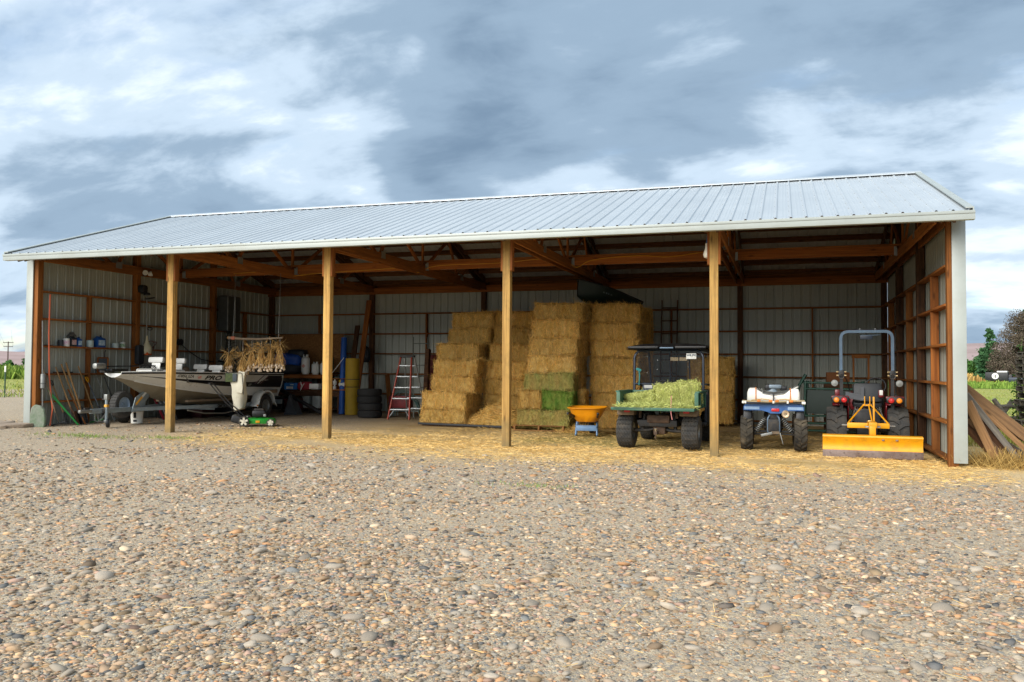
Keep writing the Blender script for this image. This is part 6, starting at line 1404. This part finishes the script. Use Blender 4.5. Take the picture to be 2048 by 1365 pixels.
o = MB().box((0, 0, 0), (.36, .06, 1.75), b=.02).obj('red_door_sheet', mat('dull_red_door', '6e2324', .6, var=.2, vs=5), None); o.matrix_world = T(6.62, 7.0, gz(6.6)+.86) @ RX(-8); tag(o, 'dull red panel leaning behind the ladders', 'panel'); o = MB().box((0, 0, 0), (.12, .16, 1.9), b=.02).obj('dark_post', M_DARK, None); o.matrix_world = T(6.5, 6.75, gz(6.5)+.94) @ RX(-6); tag(o, 'dark timber standing beside the red panel', 'timber')
m = MB()
for k in range(7):
    r = .55-.03*k; cx_ = 5.75+.03*k; m.tube([(cx_+r*.9*math.cos(a), 6.9+.25*math.sin(a*2+k)*.3, gz(5.7)+.04+(r*1.25+.05*math.sin(k))*math.sin(a)) for a in np.linspace(0, math.pi, 16)], .010, 5)
o = m.obj('hose_coil', mat('green_garden_hose', '4c7a6a', .6, c2='5d6f74', vs=2), None, 60); tag(o, 'springy coil of grey-green hose between the tyres and the ladder', 'hose')
o = bx('red_crate', (5.65, 6.95, gz(5.6)+.42), (.62, .3, .34), mat('dark_red_crate', '7a1f22', .6, var=.25, vs=9), None, .03); tag(o, 'dark red crate behind the coil of hose', 'crate')
m = MB()
for k in range(9): m.tube([(7.05+.05*k+.06*math.sin(k), 6.4+.1*math.sin(k*2), gz(7)), (7.0+.06*k, 6.5, .8), (6.98+.05*k+.08*math.sin(k*3), 6.6, 1.25+.3*math.sin(k*1.7))], .007, 4)
o = m.obj('fence_wire', M_RIM, None); tag(o, 'loose grey fence wire stuffed beside the straw stack', 'wire')
o = bx('brown_sheet', (7.55, 7.35, 1.5), (.75, .05, 2.95), mat('brown_tarp_sheet', '7a6a52', .85, c2='5f523f', vs=4, bump=.3, bs=12), None, .01, RX(-3) @ RZ(8)); tag(o, 'brown sheet standing behind the left straw stack', 'sheet')
o = board('brace_board', (4.55, 8.55, .12), (4.35, 8.75, 1.25), .14, .04, M_LUM); tag(o, 'reddish board leaning on the rear wall behind the tyres', 'board')
sack('hanging_sack', 'dark bag hanging on the rear wall post', 'bag', (4.42-.75, 8.75, 1.35), (.25, .2, .5), M_SEAT, 17); bpy.data.objects['hanging_sack'].location = (3.64, 8.72, 1.62)
# under the boat: bucket, spare tyre, rods
o = thing('bucket', 'white plastic bucket with black print under the boat bow', 'bucket', (1.45, 1.62, gz(1.4))); MB().lathe([(.11, 0), (.125, .01), (.145, .34), (.155, .35), (.155, .37), (.14, .37), (.115, .03), (0, .025)], 24).obj('body', M_WHITE, o); bx('print', (.05, -.128, .2), (.06, .006, .13), M_PRINT, o, .002, RZ(20)); bx('print', (.05, -.121, .07), (.08, .006, .045), M_PRINT, o, .002, RZ(20)); tb('bail', [(.15*math.cos(a), .05, .35-.10*math.sin(a)) for a in np.linspace(0, 3.14, 10)], .004, M_RIM, o, 5)
t = thing('worn_car_tyre', 'black tyre lying under the trailer tongue beside the bucket', 'tyre', (.95, 1.75, gz(1)+.30)); tyre_part(t, .30, .22, .18, 26, .008, 'zig', mat('old_tyre_rubber', '232323')); t.rotation_euler = (0, 0, R(30))
for k, (c, lb) in enumerate((('9a2836', 'dark red rod leaning under the boat'), ('8d9298', 'grey rod leaning beside the red rod'), ('b9bcbc', 'pale rod leaning under the boat hull'), ('6c7278', 'dull grey rod furthest right under the boat'))):
    o = board('leaning_rod', (1.05+.09*k, 3.0+.05*k, gz(1)), (.35+.09*k, 3.2+.04*k, 1.05), .05, .025, mat('rod_'+c, c, .45, .4)); tag(o, lb, 'rod', 'rods leaning under the boat')
for k, (x, y, sx_, c, lb) in enumerate(((1.0, 4.3, .7, '3a1417', 'dark red tub under the middle of the boat'), (1.3, 5.2, .6, '22252a', 'black tub under the rear of the boat'), (.8, 3.6, .5, '2b2a28', 'dark box under the boat against the wall'))): o = bx('floor_tub', (x, y, gz(x)+.14), (sx_, .5, .28), mat('tub_'+c, c, .5, var=.2), None, .03, taper=(1.06, 1.06)); tag(o, lb, 'tub')
# dark boat hull on top of the hay
def boat_hull():
    c = thing('boat_hull', 'dark green boat hull lying tilted on top of the hay stacks', 'boat', (10.98, 5.45, 3.12)); c.rotation_euler = (R(-10), R(3), R(-31)); L = 1.9
    def prof(a): return .44*(1-(1-min(1, a*1.6))**2.6)+.02, .50-.10*a, .10*(1-min(1, a*3))**2
    def fn(a, v): w_, h, k = prof(a); t = (v-.5)*2; q = abs(t)**2.6; return (math.copysign(min(1, abs(t)*1.35), t)*w_*(.82+.18*q), a*L-.05*(1-a)*q, k+(h-k)*q)
    m = MB(); m.grid(fn, 20, 18); m.add([fn(1, v/18) for v in range(19)], [tuple(range(19))]); o = m.obj('hull', mat('dark_green_hull', '15261f', .5, var=.2, vs=4), c, 50)
    for s in (0, 1): MB().tube([fn(a, s) for a in np.linspace(0, 1, 20)], .018, 6).obj('gunwale', M_BLKP, c, 60)
    for k, x in enumerate((.55, .62, .68, .76)): p = fn(x/L, .94); bx('worn_marking', (p[0]+.012, p[1], p[2]-.02), (.006, .05, .035), mat('faded_marking', '6f7c80', .6), c, .001)
boat_hull()
# green feeder panels, frame and boxes behind the tractor
gp_ = thing('steel_rack', 'dark green tubular steel rack standing behind the tractor', 'rack', (16.62, 5.2, gz(16.6)), R(-6)); M_DG = mat('dark_green_tube', '1f4a3a', .45, .2, var=.2, vs=7)
for x, y in ((-.45, -.1), (.75, -.1), (-.45, .45), (.75, .45)): tb('upright', [(x, y, .05), (x+(.04 if x < 0 else 0), y, 1.22)], .03, M_DG, gp_, 6)
for z in (.14, .30, .46, 1.05, 1.18): tb('cross_tube', [(-.45, -.1, z), (.75, -.1, z)], .024, M_DG, gp_, 6)
for z in (.3, 1.18):
    for x in (-.45, .75): tb('side_tube', [(x, -.1, z), (x, .45, z)], .022, M_DG, gp_, 6)
tb('outer_hoop', bend([(-.62, -.12, .03), (-.56, -.12, 1.08), (-.40, -.12, 1.36)], .1), .035, M_DG, gp_, 6); bx('sheet', (.15, -.06, .76), (1.15, .012, .52), mat('grey_green_sheet', '36423d', .6, .2, var=.15), gp_, .003)
o = thing('wood_easel', 'brown wooden frame standing behind the tractor seat', 'frame', (17.45, 6.6, gz(17.4)))
for x in (-.16, .16): board('stile', (x, 0, .9), (x, 0, 1.82), .07, .04, M_LUM, o, roll=math.pi/2)
for z in (.95, 1.78): board('rail', (-.2, 0, z), (.2, 0, z), .04, .08, M_LUM, o)
board('support', (-.3, .1, .45), (.3, .1, .45), .4, .9, M_DARK, o)
o = bx('brown_box', (16.95, 6.7, gz(17)+1.28), (.5, .4, .26), mat('brown_box', '7a4a25', .8, var=.15), None, .01); tag(o, 'brown box on shelving left of the wooden frame', 'box'); o = bx('storage_stand', (16.95, 6.75, gz(17)+.57), (.6, .45, 1.13), M_DARK, None, .01); tag(o, 'dark storage stand under the brown box', 'stand')
# ================================================================= outside: planks, fence, fields, trees, hills
M_PLK = wood('weathered_plank', '8f6e4c', '5f4732', rand=.2, dirt=('3f3226', .4, 3.)); M_PLK2 = wood('orange_plank', 'a07a52', '765638'); M_OLD = wood('grey_old_wood', '7d766a', '55504a', rand=.15)
for nm, a, b, w_, h, m, lb in (
    ('leaning_plank', (18.53, .55, .98), (18.92, .28, -.03), .05, .13, M_PLK2, 'orange-brown plank leaning closest to the corner trim'),
    ('leaning_plank', (18.52, .98, 1.22), (19.98, .72, -.06), .06, .17, M_PLK, 'wide dark plank leaning furthest out from the barn wall'),
    ('leaning_plank', (18.56, 1.08, 1.20), (20.10, .95, -.04), .09, .10, M_PLK2, 'light brown beam lying along the wide dark plank'),
    ('leaning_plank', (18.52, 1.4, .95), (20.2, 1.5, .02), .05, .16, M_PLK, 'brown plank leaning behind the light beam'),
    ('leaning_plank', (18.52, .8, .80), (19.35, .55, -.03), .05, .20, M_DARK, 'dark board leaning low under the planks'),
    ('leaning_plank', (18.52, .7, .62), (19.05, .45, -.03), .04, .15, M_DARK, 'short dark board tucked against the barn wall'),
    ('leaning_plank', (18.54, .72, 1.10), (19.30, .45, -.03), .04, .09, M_OLD, 'thin grey board leaning beside the orange-brown plank'),
    ('leaning_plank', (18.54, .88, 1.12), (19.62, .62, -.03), .035, .08, M_PLK2, 'thin brown batten under the wide dark plank'),
    ('leaning_plank', (18.54, 1.25, 1.05), (20.35, 1.2, -.03), .05, .10, M_OLD, 'long grey board furthest back in the lean'),
    ('leaning_plank', (18.54, .62, .70), (19.15, .36, -.03), .03, .07, M_PLK, 'short narrow batten low in the lean'),
    ('leaning_plank', (18.52, 1.2, .72), (19.6, 1.0, -.02), .04, .14, M_OLD, 'greyish board leaning under the wide plank')):
    o = board(nm, a, b, w_, h, m); tag(o, lb, 'plank', 'planks leaning on the right end of the barn')
# stack of old pallets at the right edge
def pallet2(loc, rz, label):
    r_ = thing('pallet', label, 'pallet', loc, R(rz), 'stack of old pallets outside')
    for k in range(6): board('deck_board', (-.6, -.45+k*.18, .115), (.6, -.45+k*.18, .115), .10, .018, M_OLD, r_)
    for y in (-.48, 0, .48): board('stringer', (-.6, y, .06), (.6, y, .06), .04, .088, M_OLD, r_)
    for x in (-.52, .52): board('bottom_board', (x, -.5, .008), (x, .5, .008), .1, .016, M_OLD, r_)
PN = ['bottom', 'second lowest', 'third lowest', 'fourth lowest', 'fifth lowest', 'sixth lowest', 'seventh lowest', 'sixth from top', 'fifth from top', 'fourth from top', 'third from top', 'second from top', 'top']
for k in range(13): pallet2((21.27+random.gauss(0, .025), 6.35+random.gauss(0, .03), -.01+k*.148), random.gauss(0, 2), f'weathered pallet in the outdoor stack, {PN[k]} of the pile')
# rough log fence
lf = thing('log_fence', 'grey crossed-log fence between the planks and the pallets', 'fence', (0, 0, 0))
for x0, y0 in ((20.05, 8.6), (20.72, 8.35), (19.45, 8.9)):
    tb('cross_log', [(x0-.32, y0-.05, -.02), (x0+.22, y0+.05, .78)], .055, M_OLD, lf); tb('cross_log', [(x0+.34, y0+.05, -.02), (x0-.20, y0-.05, .80)], .055, M_OLD, lf)
tb('rail', [(19.0, 8.95, .66), (20.1, 8.6, .60), (21.4, 8.15, .66)], .05, M_OLD, lf); tb('rail', [(19.6, 8.7, .22), (21.3, 8.0, .42)], .045, M_OLD, lf)
o = MB().lathe([(.10, 0), (.10, .35)], 14).obj('cut_log', M_OLD, None); o.matrix_world = T(20.75, 7.3, .10) @ RX(90); tag(o, 'short cut log with a pale end lying by the fence', 'log'); MB().lathe([(0, 0), (.095, 0), (.095, .004)], 14).obj('cut_face', mat('pale_cut_face', 'c9a968', .8, var=.15, vs=20), o).matrix_local = T(0, 0, .352)

# ---- grass, fields
M_GRASS = mat('mown_field', '8f9c50', .95, c2='a9a05e', vs=.35, st=(1, 2.2, 1), bump=.6, bs=6, spec=.1, obj_rand=0, dirt=('6f7f3a', .6, .7)); M_VERGE = mat('green_verge', '5c8a2c', .95, c2='7c9a3c', vs=.5, bump=.6, bs=8, spec=.1, obj_rand=0); M_DRY = mat('dry_grass_field', 'c4a562', .95, c2='b08f4e', vs=.08, bump=.5, bs=3, spec=.1, obj_rand=0)
M_PALE = mat('pale_stubble', 'd6c9a8', .95, c2='bfb088', vs=.03, bump=.3, bs=2, spec=.1, obj_rand=0); M_ROADG = mat('fine_gravel_road', 'a89f90', .95, c2='93897a', vs=1.2, bump=.6, bs=30, spec=.1, obj_rand=0)
def sheet(nm, lb, pts, m, dz=.006, n=1):
    o = MB().add([(x, y, gz(x)+dz) for x, y in pts], [tuple(range(len(pts)))]).obj(nm, m, None, 0); return tag(o, lb, None, kind='structure')
ux, uy = .66, .75; vx, vy = -.75, .66
def LP(a, b): return (-13.2+ux*a+vx*b, 11.2+uy*a+vy*b)
sheet('field_left', 'mown green field beyond the left end of the barn', [LP(-60, 0), LP(34, 0), LP(60, 46), LP(-90, 46)], M_GRASS, .03); sheet('road_left', 'pale gravel lane crossing behind the left corner', [LP(-60, -5.0), LP(14, -5.0), LP(20, -.3), LP(-60, -.3)], M_ROADG, .03)
sheet('stubble_left', 'pale dry ground below the left hills', [LP(-400, 62), LP(420, 62), LP(900, 900), LP(-900, 900)], M_PALE, .05)
sheet('field_right', 'green mown field right of the barn', [(19.3, 9.6), (60, 9.6), (90, 62), (15, 62)], M_GRASS, .03); sheet('verge_right', 'bright green verge at the far edge of the right field', [(15, 63), (95, 63), (120, 80), (12, 80)], M_VERGE, .035); sheet('dry_field_right', 'golden dry grass field beyond the verge', [(8, 81), (200, 81), (420, 420), (-60, 420)], M_DRY, .04)
M_BLADE_G = mat('grass_blade', '7d9440', .8, c2='a39a54', vs=.6, bump=0, spec=.15, attr='col', obj_rand=0); M_BLADE_D = mat('dry_grass_blade', 'c0a160', .85, c2='a2824a', vs=.6, bump=0, spec=.15, attr='col', obj_rand=0); M_BLADE_B = mat('lush_grass_blade', '6b8f38', .8, c2='8fa04a', vs=.6, bump=0, spec=.15, attr='col', obj_rand=0)
def turf(nm, lb, P2, hgt, wd, m, seed, lean=.35, zf=None):
    rng = np.random.default_rng(seed); n = len(P2); P = np.stack([P2[:, 0], P2[:, 1], np.array([(zf or gz)(x)+.0 for x in P2[:, 0]])], 1)
    D = rng.normal(size=(n, 3))*np.array([lean, lean, 0])+np.array([0, 0, 1.]); V, F, C = blades(P, D, rng.uniform(.5, 1.2, n)*hgt, wd, np.repeat(rng.uniform(.6, 1.3, n)[:, None], 3, 1), .2)
    return tag(link(nm, mesh_np(nm, V, F, m, C)), lb, None, kind='stuff')
rg = np.random.default_rng(5)
def quadpts(a, b, c, d, n, pw=1.):
    u, v = rg.uniform(0, 1, n)[:, None], rg.uniform(0, 1, n)[:, None]**pw; a, b, c, d = map(np.array, (a, b, c, d)); return (a*(1-u)+b*u)*(1-v)+(d*(1-u)+c*u)*v
turf('field_grass', 'short grass tufts of the right field', quadpts((19.4, 9.6), (32, 9.6), (50, 60), (22, 60), 16000, 1.6), .13, .03, M_BLADE_G, 1); turf('verge_grass', 'tall green grass along the right verge', quadpts((25, 63), (55, 63), (62, 78), (25, 78), 6000), .55, .10, M_BLADE_B, 2); turf('dry_grass', 'tall dry yellow grass beyond the verge', quadpts((28, 82), (60, 82), (110, 200), (30, 200), 9000, 1.5), 1.0, .20, M_BLADE_D, 3)
turf('left_grass', 'short grass tufts of the left field', quadpts(LP(-25, 0), LP(22, 0), LP(40, 46), LP(-40, 46), 12000, 1.4), .14, .04, M_BLADE_G, 4); turf('left_bank_grass', 'tall bright green grass bank at the far edge of the left field', quadpts(LP(-40, 46), LP(50, 46), LP(52, 60), LP(-42, 60), 16000), 1.15, .14, M_BLADE_B, 6)
turf('edge_weeds', 'bright weeds along the near edge of the left field', quadpts(LP(-20, -.5), LP(12, -.5), LP(12, .6), LP(-20, .6), 2200), .18, .02, M_BLADE_B, 7)
turf('yard_weeds', 'thin green weeds in the gravel before the boat bay', np.concatenate([np.stack([rg.normal(3.1, .6, 520), rg.normal(-1.55, .2, 520)], 1), np.stack([rg.normal(4.7, .3, 260), rg.normal(-1.2, .13, 260)], 1), np.stack([rg.normal(12.9, .25, 90), rg.normal(-4.6, .12, 90)], 1)]), .05, .006, M_BLADE_B, 8, .7)
turf('dry_weeds', 'dry weeds and straw stalks under the leaning planks', np.stack([rg.normal(18.95, .25, 1500), rg.normal(.35, .22, 1500)], 1), .28, .006, M_BLADE_D, 9, .8); turf('plank_weeds', 'green weeds growing behind the leaning planks', np.stack([rg.uniform(18.7, 21, 1500), rg.uniform(4.0, 9.2, 1500)], 1), .35, .02, M_BLADE_G, 10, .4)

# ---- trees
M_BARK = mat('tree_bark', '5c5046', .95, c2='3e362f', vs=6, bump=.6, bs=20, spec=.1); M_NEED = mat('conifer_needles', '4d7246', .8, c2='365a3a', vs=.7, bump=0, spec=.15, attr='col', obj_rand=.1); M_LEAF = mat('broad_leaf', '4f7a34', .75, c2='3a5e2a', vs=.7, bump=0, spec=.2, attr='col', obj_rand=.12); M_TWIG = mat('dry_grey_twig', '75695a', .9, c2='594f42', vs=.7, bump=0, spec=.1, attr='col', obj_rand=.05)
def leafcards(P, s, seed, flat=.0):
    rng = np.random.default_rng(seed); n = len(P); a = rng.normal(size=(n, 3)); a /= np.linalg.norm(a, axis=1, keepdims=True); b = np.cross(a, rng.normal(size=(n, 3))); b /= np.linalg.norm(b, axis=1, keepdims=True)
    s = s*rng.uniform(.6, 1.3, n)[:, None]; V = np.stack([P-a*s-b*s*.5, P+a*s-b*s*.3, P+a*s*1.1+b*s*.4, P-a*s*.8+b*s*.5], 1).reshape(-1, 3); return V, np.arange(4*n).reshape(n, 4), np.repeat(np.repeat(rng.uniform(.55, 1.35, n)[:, None], 3, 1), 4, 0)
def conifer(x, y, h, r, label, seed, m=None, n=5200, leaf=.16, group='trees right of the barn', droop=.25, bare=0.):
    rng = np.random.default_rng(seed); t = thing('conifer_tree', label, 'tree', (x, y, gz(x)-.1), rng.uniform(0, 6), group)
    mb = MB().tube([(0, 0, 0), (.05, 0, h*.5), (0, .03, h)], [h*.028, h*.018, .02], 8); Ps = []
    k = 0; z = h*.10
    while z < h*.97:
        f = z/h; rr = r*(1-f)**.75*rng.uniform(.55, 1.12); nb = rng.integers(3, 6)
        for j in range(nb):
            a = rng.uniform(0, 6.28); q = rr*rng.uniform(.6, 1.1); end = (q*math.cos(a), q*math.sin(a), z-droop*q+.12*q*rng.normal())
            mb.tube([(0, 0, z), (end[0]*.6, end[1]*.6, z-droop*q*.35), end], [.03*h/7, .018*h/7, .008], 4)
            m_ = int(n/90*(q/r+.25)); u = rng.uniform(.2, 1.05, m_)[:, None]; p = np.array([0, 0, z])*(1-u)+np.array(end)*u; p[:, 2] += droop*q*.25*np.sin(u[:, 0]*3); p += rng.normal(size=p.shape)*np.array([.16, .16, .10])*q*.8*(.4+u); Ps.append(p)
        z += h*rng.uniform(.025, .05)
    mb.obj('trunk', M_BARK, t, 40); V, F, C = leafcards(np.concatenate(Ps), leaf, seed); link('crown', mesh_np('crown', V, F, m or M_NEED, C, False), t); return t
def broadleaf(x, y, h, r, label, seed, m=None, n=3600, leaf=.2, group='far trees', z0=.25, base=None):
    rng = np.random.default_rng(seed); t = thing('leafy_tree', label, 'tree', (x, y, gz(x)-.1 if base is None else base), 0, group); mb = MB(); mb.tube([(0, 0, 0), (.03*h, 0, h*.3), (0, .02*h, h*.6)], [h*.03, h*.022, h*.01], 7); Ps = []
    for k in range(34):
        a = rng.uniform(0, 6.28); f = rng.uniform(z0, 1); rr = r*math.sin(min(1, (f-z0)/(1-z0)*.9+.12)*math.pi)**.6*rng.uniform(.5, 1); c = np.array([rr*math.cos(a), rr*math.sin(a), h*f*.95]); mb.tube([(0, 0, h*f*.6), tuple(c)], [h*.010, h*.003], 4)
        m_ = n//34; d = rng.normal(size=(m_, 3)); d /= np.linalg.norm(d, axis=1, keepdims=True); Ps.append(c+d*(rng.uniform(.3, 1, m_)**.5)[:, None]*r*rng.uniform(.24, .5)*np.array([1, 1, .8]))
    mb.obj('trunk', M_BARK, t, 40); V, F, C = leafcards(np.concatenate(Ps), leaf, seed); link('crown', mesh_np('crown', V, F, m or M_LEAF, C, False), t); return t
conifer(36.6, 86.5, 6.3, 2.0, 'dark green conifer standing clear left of the brown tree', 31, droop=.12); conifer(35.6, 85.0, 3.9, 1.5, 'small dark conifer lowest and furthest left beyond the field', 32, n=4200, droop=.2)
conifer(40.6, 89.0, 8.4, 2.4, 'tall dark conifer at the right edge behind the brown tree', 33, droop=.15)
broadleaf(39.6, 85.8, 7.6, 3.2, 'large dry grey-brown tree with a rounded bare crown', 34, M_TWIG, 26000, .065, 'trees right of the barn', .06); broadleaf(37.7, 83.6, 3.6, 1.7, 'low grey-brown thicket below the conifers', 35, M_TWIG, 7000, .065, 'trees right of the barn', .03)
for k in range(9): broadleaf(57+k*3.6+random.uniform(-1, 1), 245+random.uniform(-6, 6), random.uniform(4.2, 5.8), random.uniform(1.7, 2.4), f'far green tree in the distant row beside the barn corner, {["first", "second", "third", "fourth", "fifth", "sixth", "seventh", "eighth", "ninth"][k]} from the left', 60+k, n=900, leaf=.42, group='distant tree row', z0=.05)
broadleaf(-59.0, 52.0, 1.75, 1.0, 'round green bush at the left edge of the photo beyond the field', 80, n=1600, leaf=.12, group=None, z0=.05); broadleaf(-57.3, 53.6, 3.1, 1.15, 'green tree peeking out beside the left corner trim', 81, n=2600, leaf=.13, group=None, z0=.15)
# sapling
sp = thing('sapling', 'thin leafy sapling growing between the log fence and the pallets', 'sapling', (20.78, 7.2, -.02)); tb('stem', [(0, 0, 0), (-.04, 0, .8), (.0, 0, 1.4), (.10, 0, 2.25)], [.014, .011, .008, .003], mat('green_stem', '7c8450', .8), sp, 6)
rg2 = np.random.default_rng(3); hh = rg2.uniform(.35, 2.2, 260)**1.0; hh = np.where(rg2.uniform(0, 1, 260) < .75, hh*.62+.2, hh); PP = np.stack([-.03+.05*hh+rg2.normal(0, .10, 260)*(1.25-hh*.5), rg2.normal(0, .09, 260), hh], 1); V, F, C = leafcards(PP, .035, 3); link('leaves', mesh_np('leaves', V, F, M_LEAF, C, False), sp)
for k in range(6): tb('branch', [(-.03, 0, .4+k*.22), (.12*(-1)**k, .04, .55+k*.22)], .004, mat('green_stem', '7c8450'), sp, 4)
# black farm trailer beyond the field with a round white emblem
tr = thing('black_trailer', 'black box trailer with a round white emblem beyond the green field', 'trailer', (36.0, 80.6, gz(36)), R(-20)); bx('body', (0, 0, .95), (2.0, 1.1, .85), M_BLKP, tr, .08); bx('nose', (1.1, .1, .85), (.5, .9, .6), M_BLKP, tr, .15); bx('white_cover', (.45, 0, 1.43), (.9, .7, .16), M_WHITE, tr, .05)
MB().lathe([(.30, 0), (.30, .02), (.20, .021), (.0, .022)], 20, T(-.1, -.56, 1.0) @ RX(90)).obj('emblem', M_WHITE, tr); bx('emblem_mark', (-.1, -.585, .98), (.10, .01, .30), M_BLKP, tr, .003)
for x in (-.6, .6): wheel(tr, x*.0+(.95 if x > 0 else -.95)*.9, 0, .34, .2, .18, 12, 1)
tr2 = thing('dark_car', 'dark parked vehicle at the right edge beyond the field', 'car', (39.0, 80.0, gz(39)), R(70)); bx('body', (0, 0, .62), (1.75, 4.2, .55), M_NAVY, tr2, .15); bx('cabin', (0, -.2, 1.12), (1.5, 2.2, .5), M_BLKP, tr2, .18, taper=(.85, .8))
for x in (-1, 1):
    for y in (-1.35, 1.35): wheel(tr2, x*.8, y, .33, .2, .2, 12, x)
wt = thing('white_tank', 'white farm tank just visible beside the right corner trim', 'tank', (23.65, 30.0, gz(22))); MB().lathe([(0, -1.1), (.3, -1.02), (.42, -.8), (.42, .8), (.3, 1.02), (0, 1.1)], 20, RX(90)).obj('vessel', M_WHITE, wt).location = (-.2, 0, .7)
for y in (-.7, .7): bx('cradle', (-.2, y, .15), (.5, .1, .3), M_RIM, wt, .01)
sh_ = thing('far_shed', 'long low white shed in front of the distant tree row', 'shed', (64.6, 228, gz(60)), R(-15)); bx('wall', (0, 0, .6), (2.6, 3, 1.0), M_WHITE, sh_, .02); MB().prism([(-1.5, 0), (1.5, 0), (0, .5)], 3.3, RX(90) @ T(0, 0, -1.65)).obj('roof', M_TRIM, sh_, 20).location = (0, 0, 1.1); bx('door', (-.3, -1.51, .5), (.8, .04, .8), M_RIM, sh_, .005)
# left: utility pole with wires, steel post
up = thing('utility_pole', 'dark wooden utility pole with two crossarms beyond the left field', 'utility pole', (-208.9, 184.3, gz(-9)), R(48)); M_POLE = mat('creosote_pole', '4b3a36', .9, var=.15); tb('pole', [(0, 0, 0), (0, 0, 8.4)], [.20, .15], M_POLE, up)
for z, w_ in ((8.1, 2.1), (6.9, 1.9)):
    bx('crossarm', (0, 0, z), (w_*1.3, .14, .16), M_POLE, up, .01)
    for x in (-.95, -.35, .35, .95): MB().lathe([(.04, 0), (.07, .08), (.03, .2)], 8).obj('insulator', M_RIM, up).matrix_local = T(x*w_/1.6, 0, z+.08)
for z in (8.3, 7.05): 
    for x in (-1.2, 1.2): tb('wire', [(x, -80, z+.7), (x, -40, z+.1), (x, 0, z), (x, 40, z-.4), (x, 80, z+.3)], .016, M_BLKP, up, 4)
tp = thing('steel_fence_post', 'green steel post with a white tip at the left edge of the photo', 'fence post', (-13.25, 11.05, gz(-13))); bx('post', (0, 0, .5), (.05, .03, 1.04), mat('dark_green_steel', '2f4a36', .6, .3), tp, .004); bx('white_tip', (0, 0, 1.1), (.055, .035, .24), M_WHITE, tp, .004)
# dry hills all round the far side, distance haze put into their mauve colour
def hills():
    mb = MB(); n = 150; rows = ((1500, 0.), (1900, .35), (2400, .75), (2900, 1.), (3600, .85)); vs = []
    for r, f in rows:
        for i in range(n+1):
            a = R(20)+R(150)*i/n; h = 62+44*mnoise.noise(Vector((i*.055, r*.0011, 2.)))+22*mnoise.noise(Vector((i*.17, r*.003, 7.)))+8*mnoise.noise(Vector((i*.5, r*.006, 3.))); h *= 1.25-.5*i/n+.0
            vs.append((CAM.x+r*math.cos(a), CAM.y+r*math.sin(a), -1+max(0, h)*f))
    mb.add(vs, [(j*(n+1)+i, j*(n+1)+i+1, (j+1)*(n+1)+i+1, (j+1)*(n+1)+i) for j in range(len(rows)-1) for i in range(n)])
    return tag(mb.obj('hills', mat('haze_tinted_dry_hills', 'b09a96', .95, c2='9a8680', vs=.006, bump=.4, bs=.02, spec=.05, obj_rand=0), None, 60), 'low dry hills on the horizon, mauve haze tint in their colour', None, kind='structure')
hills()
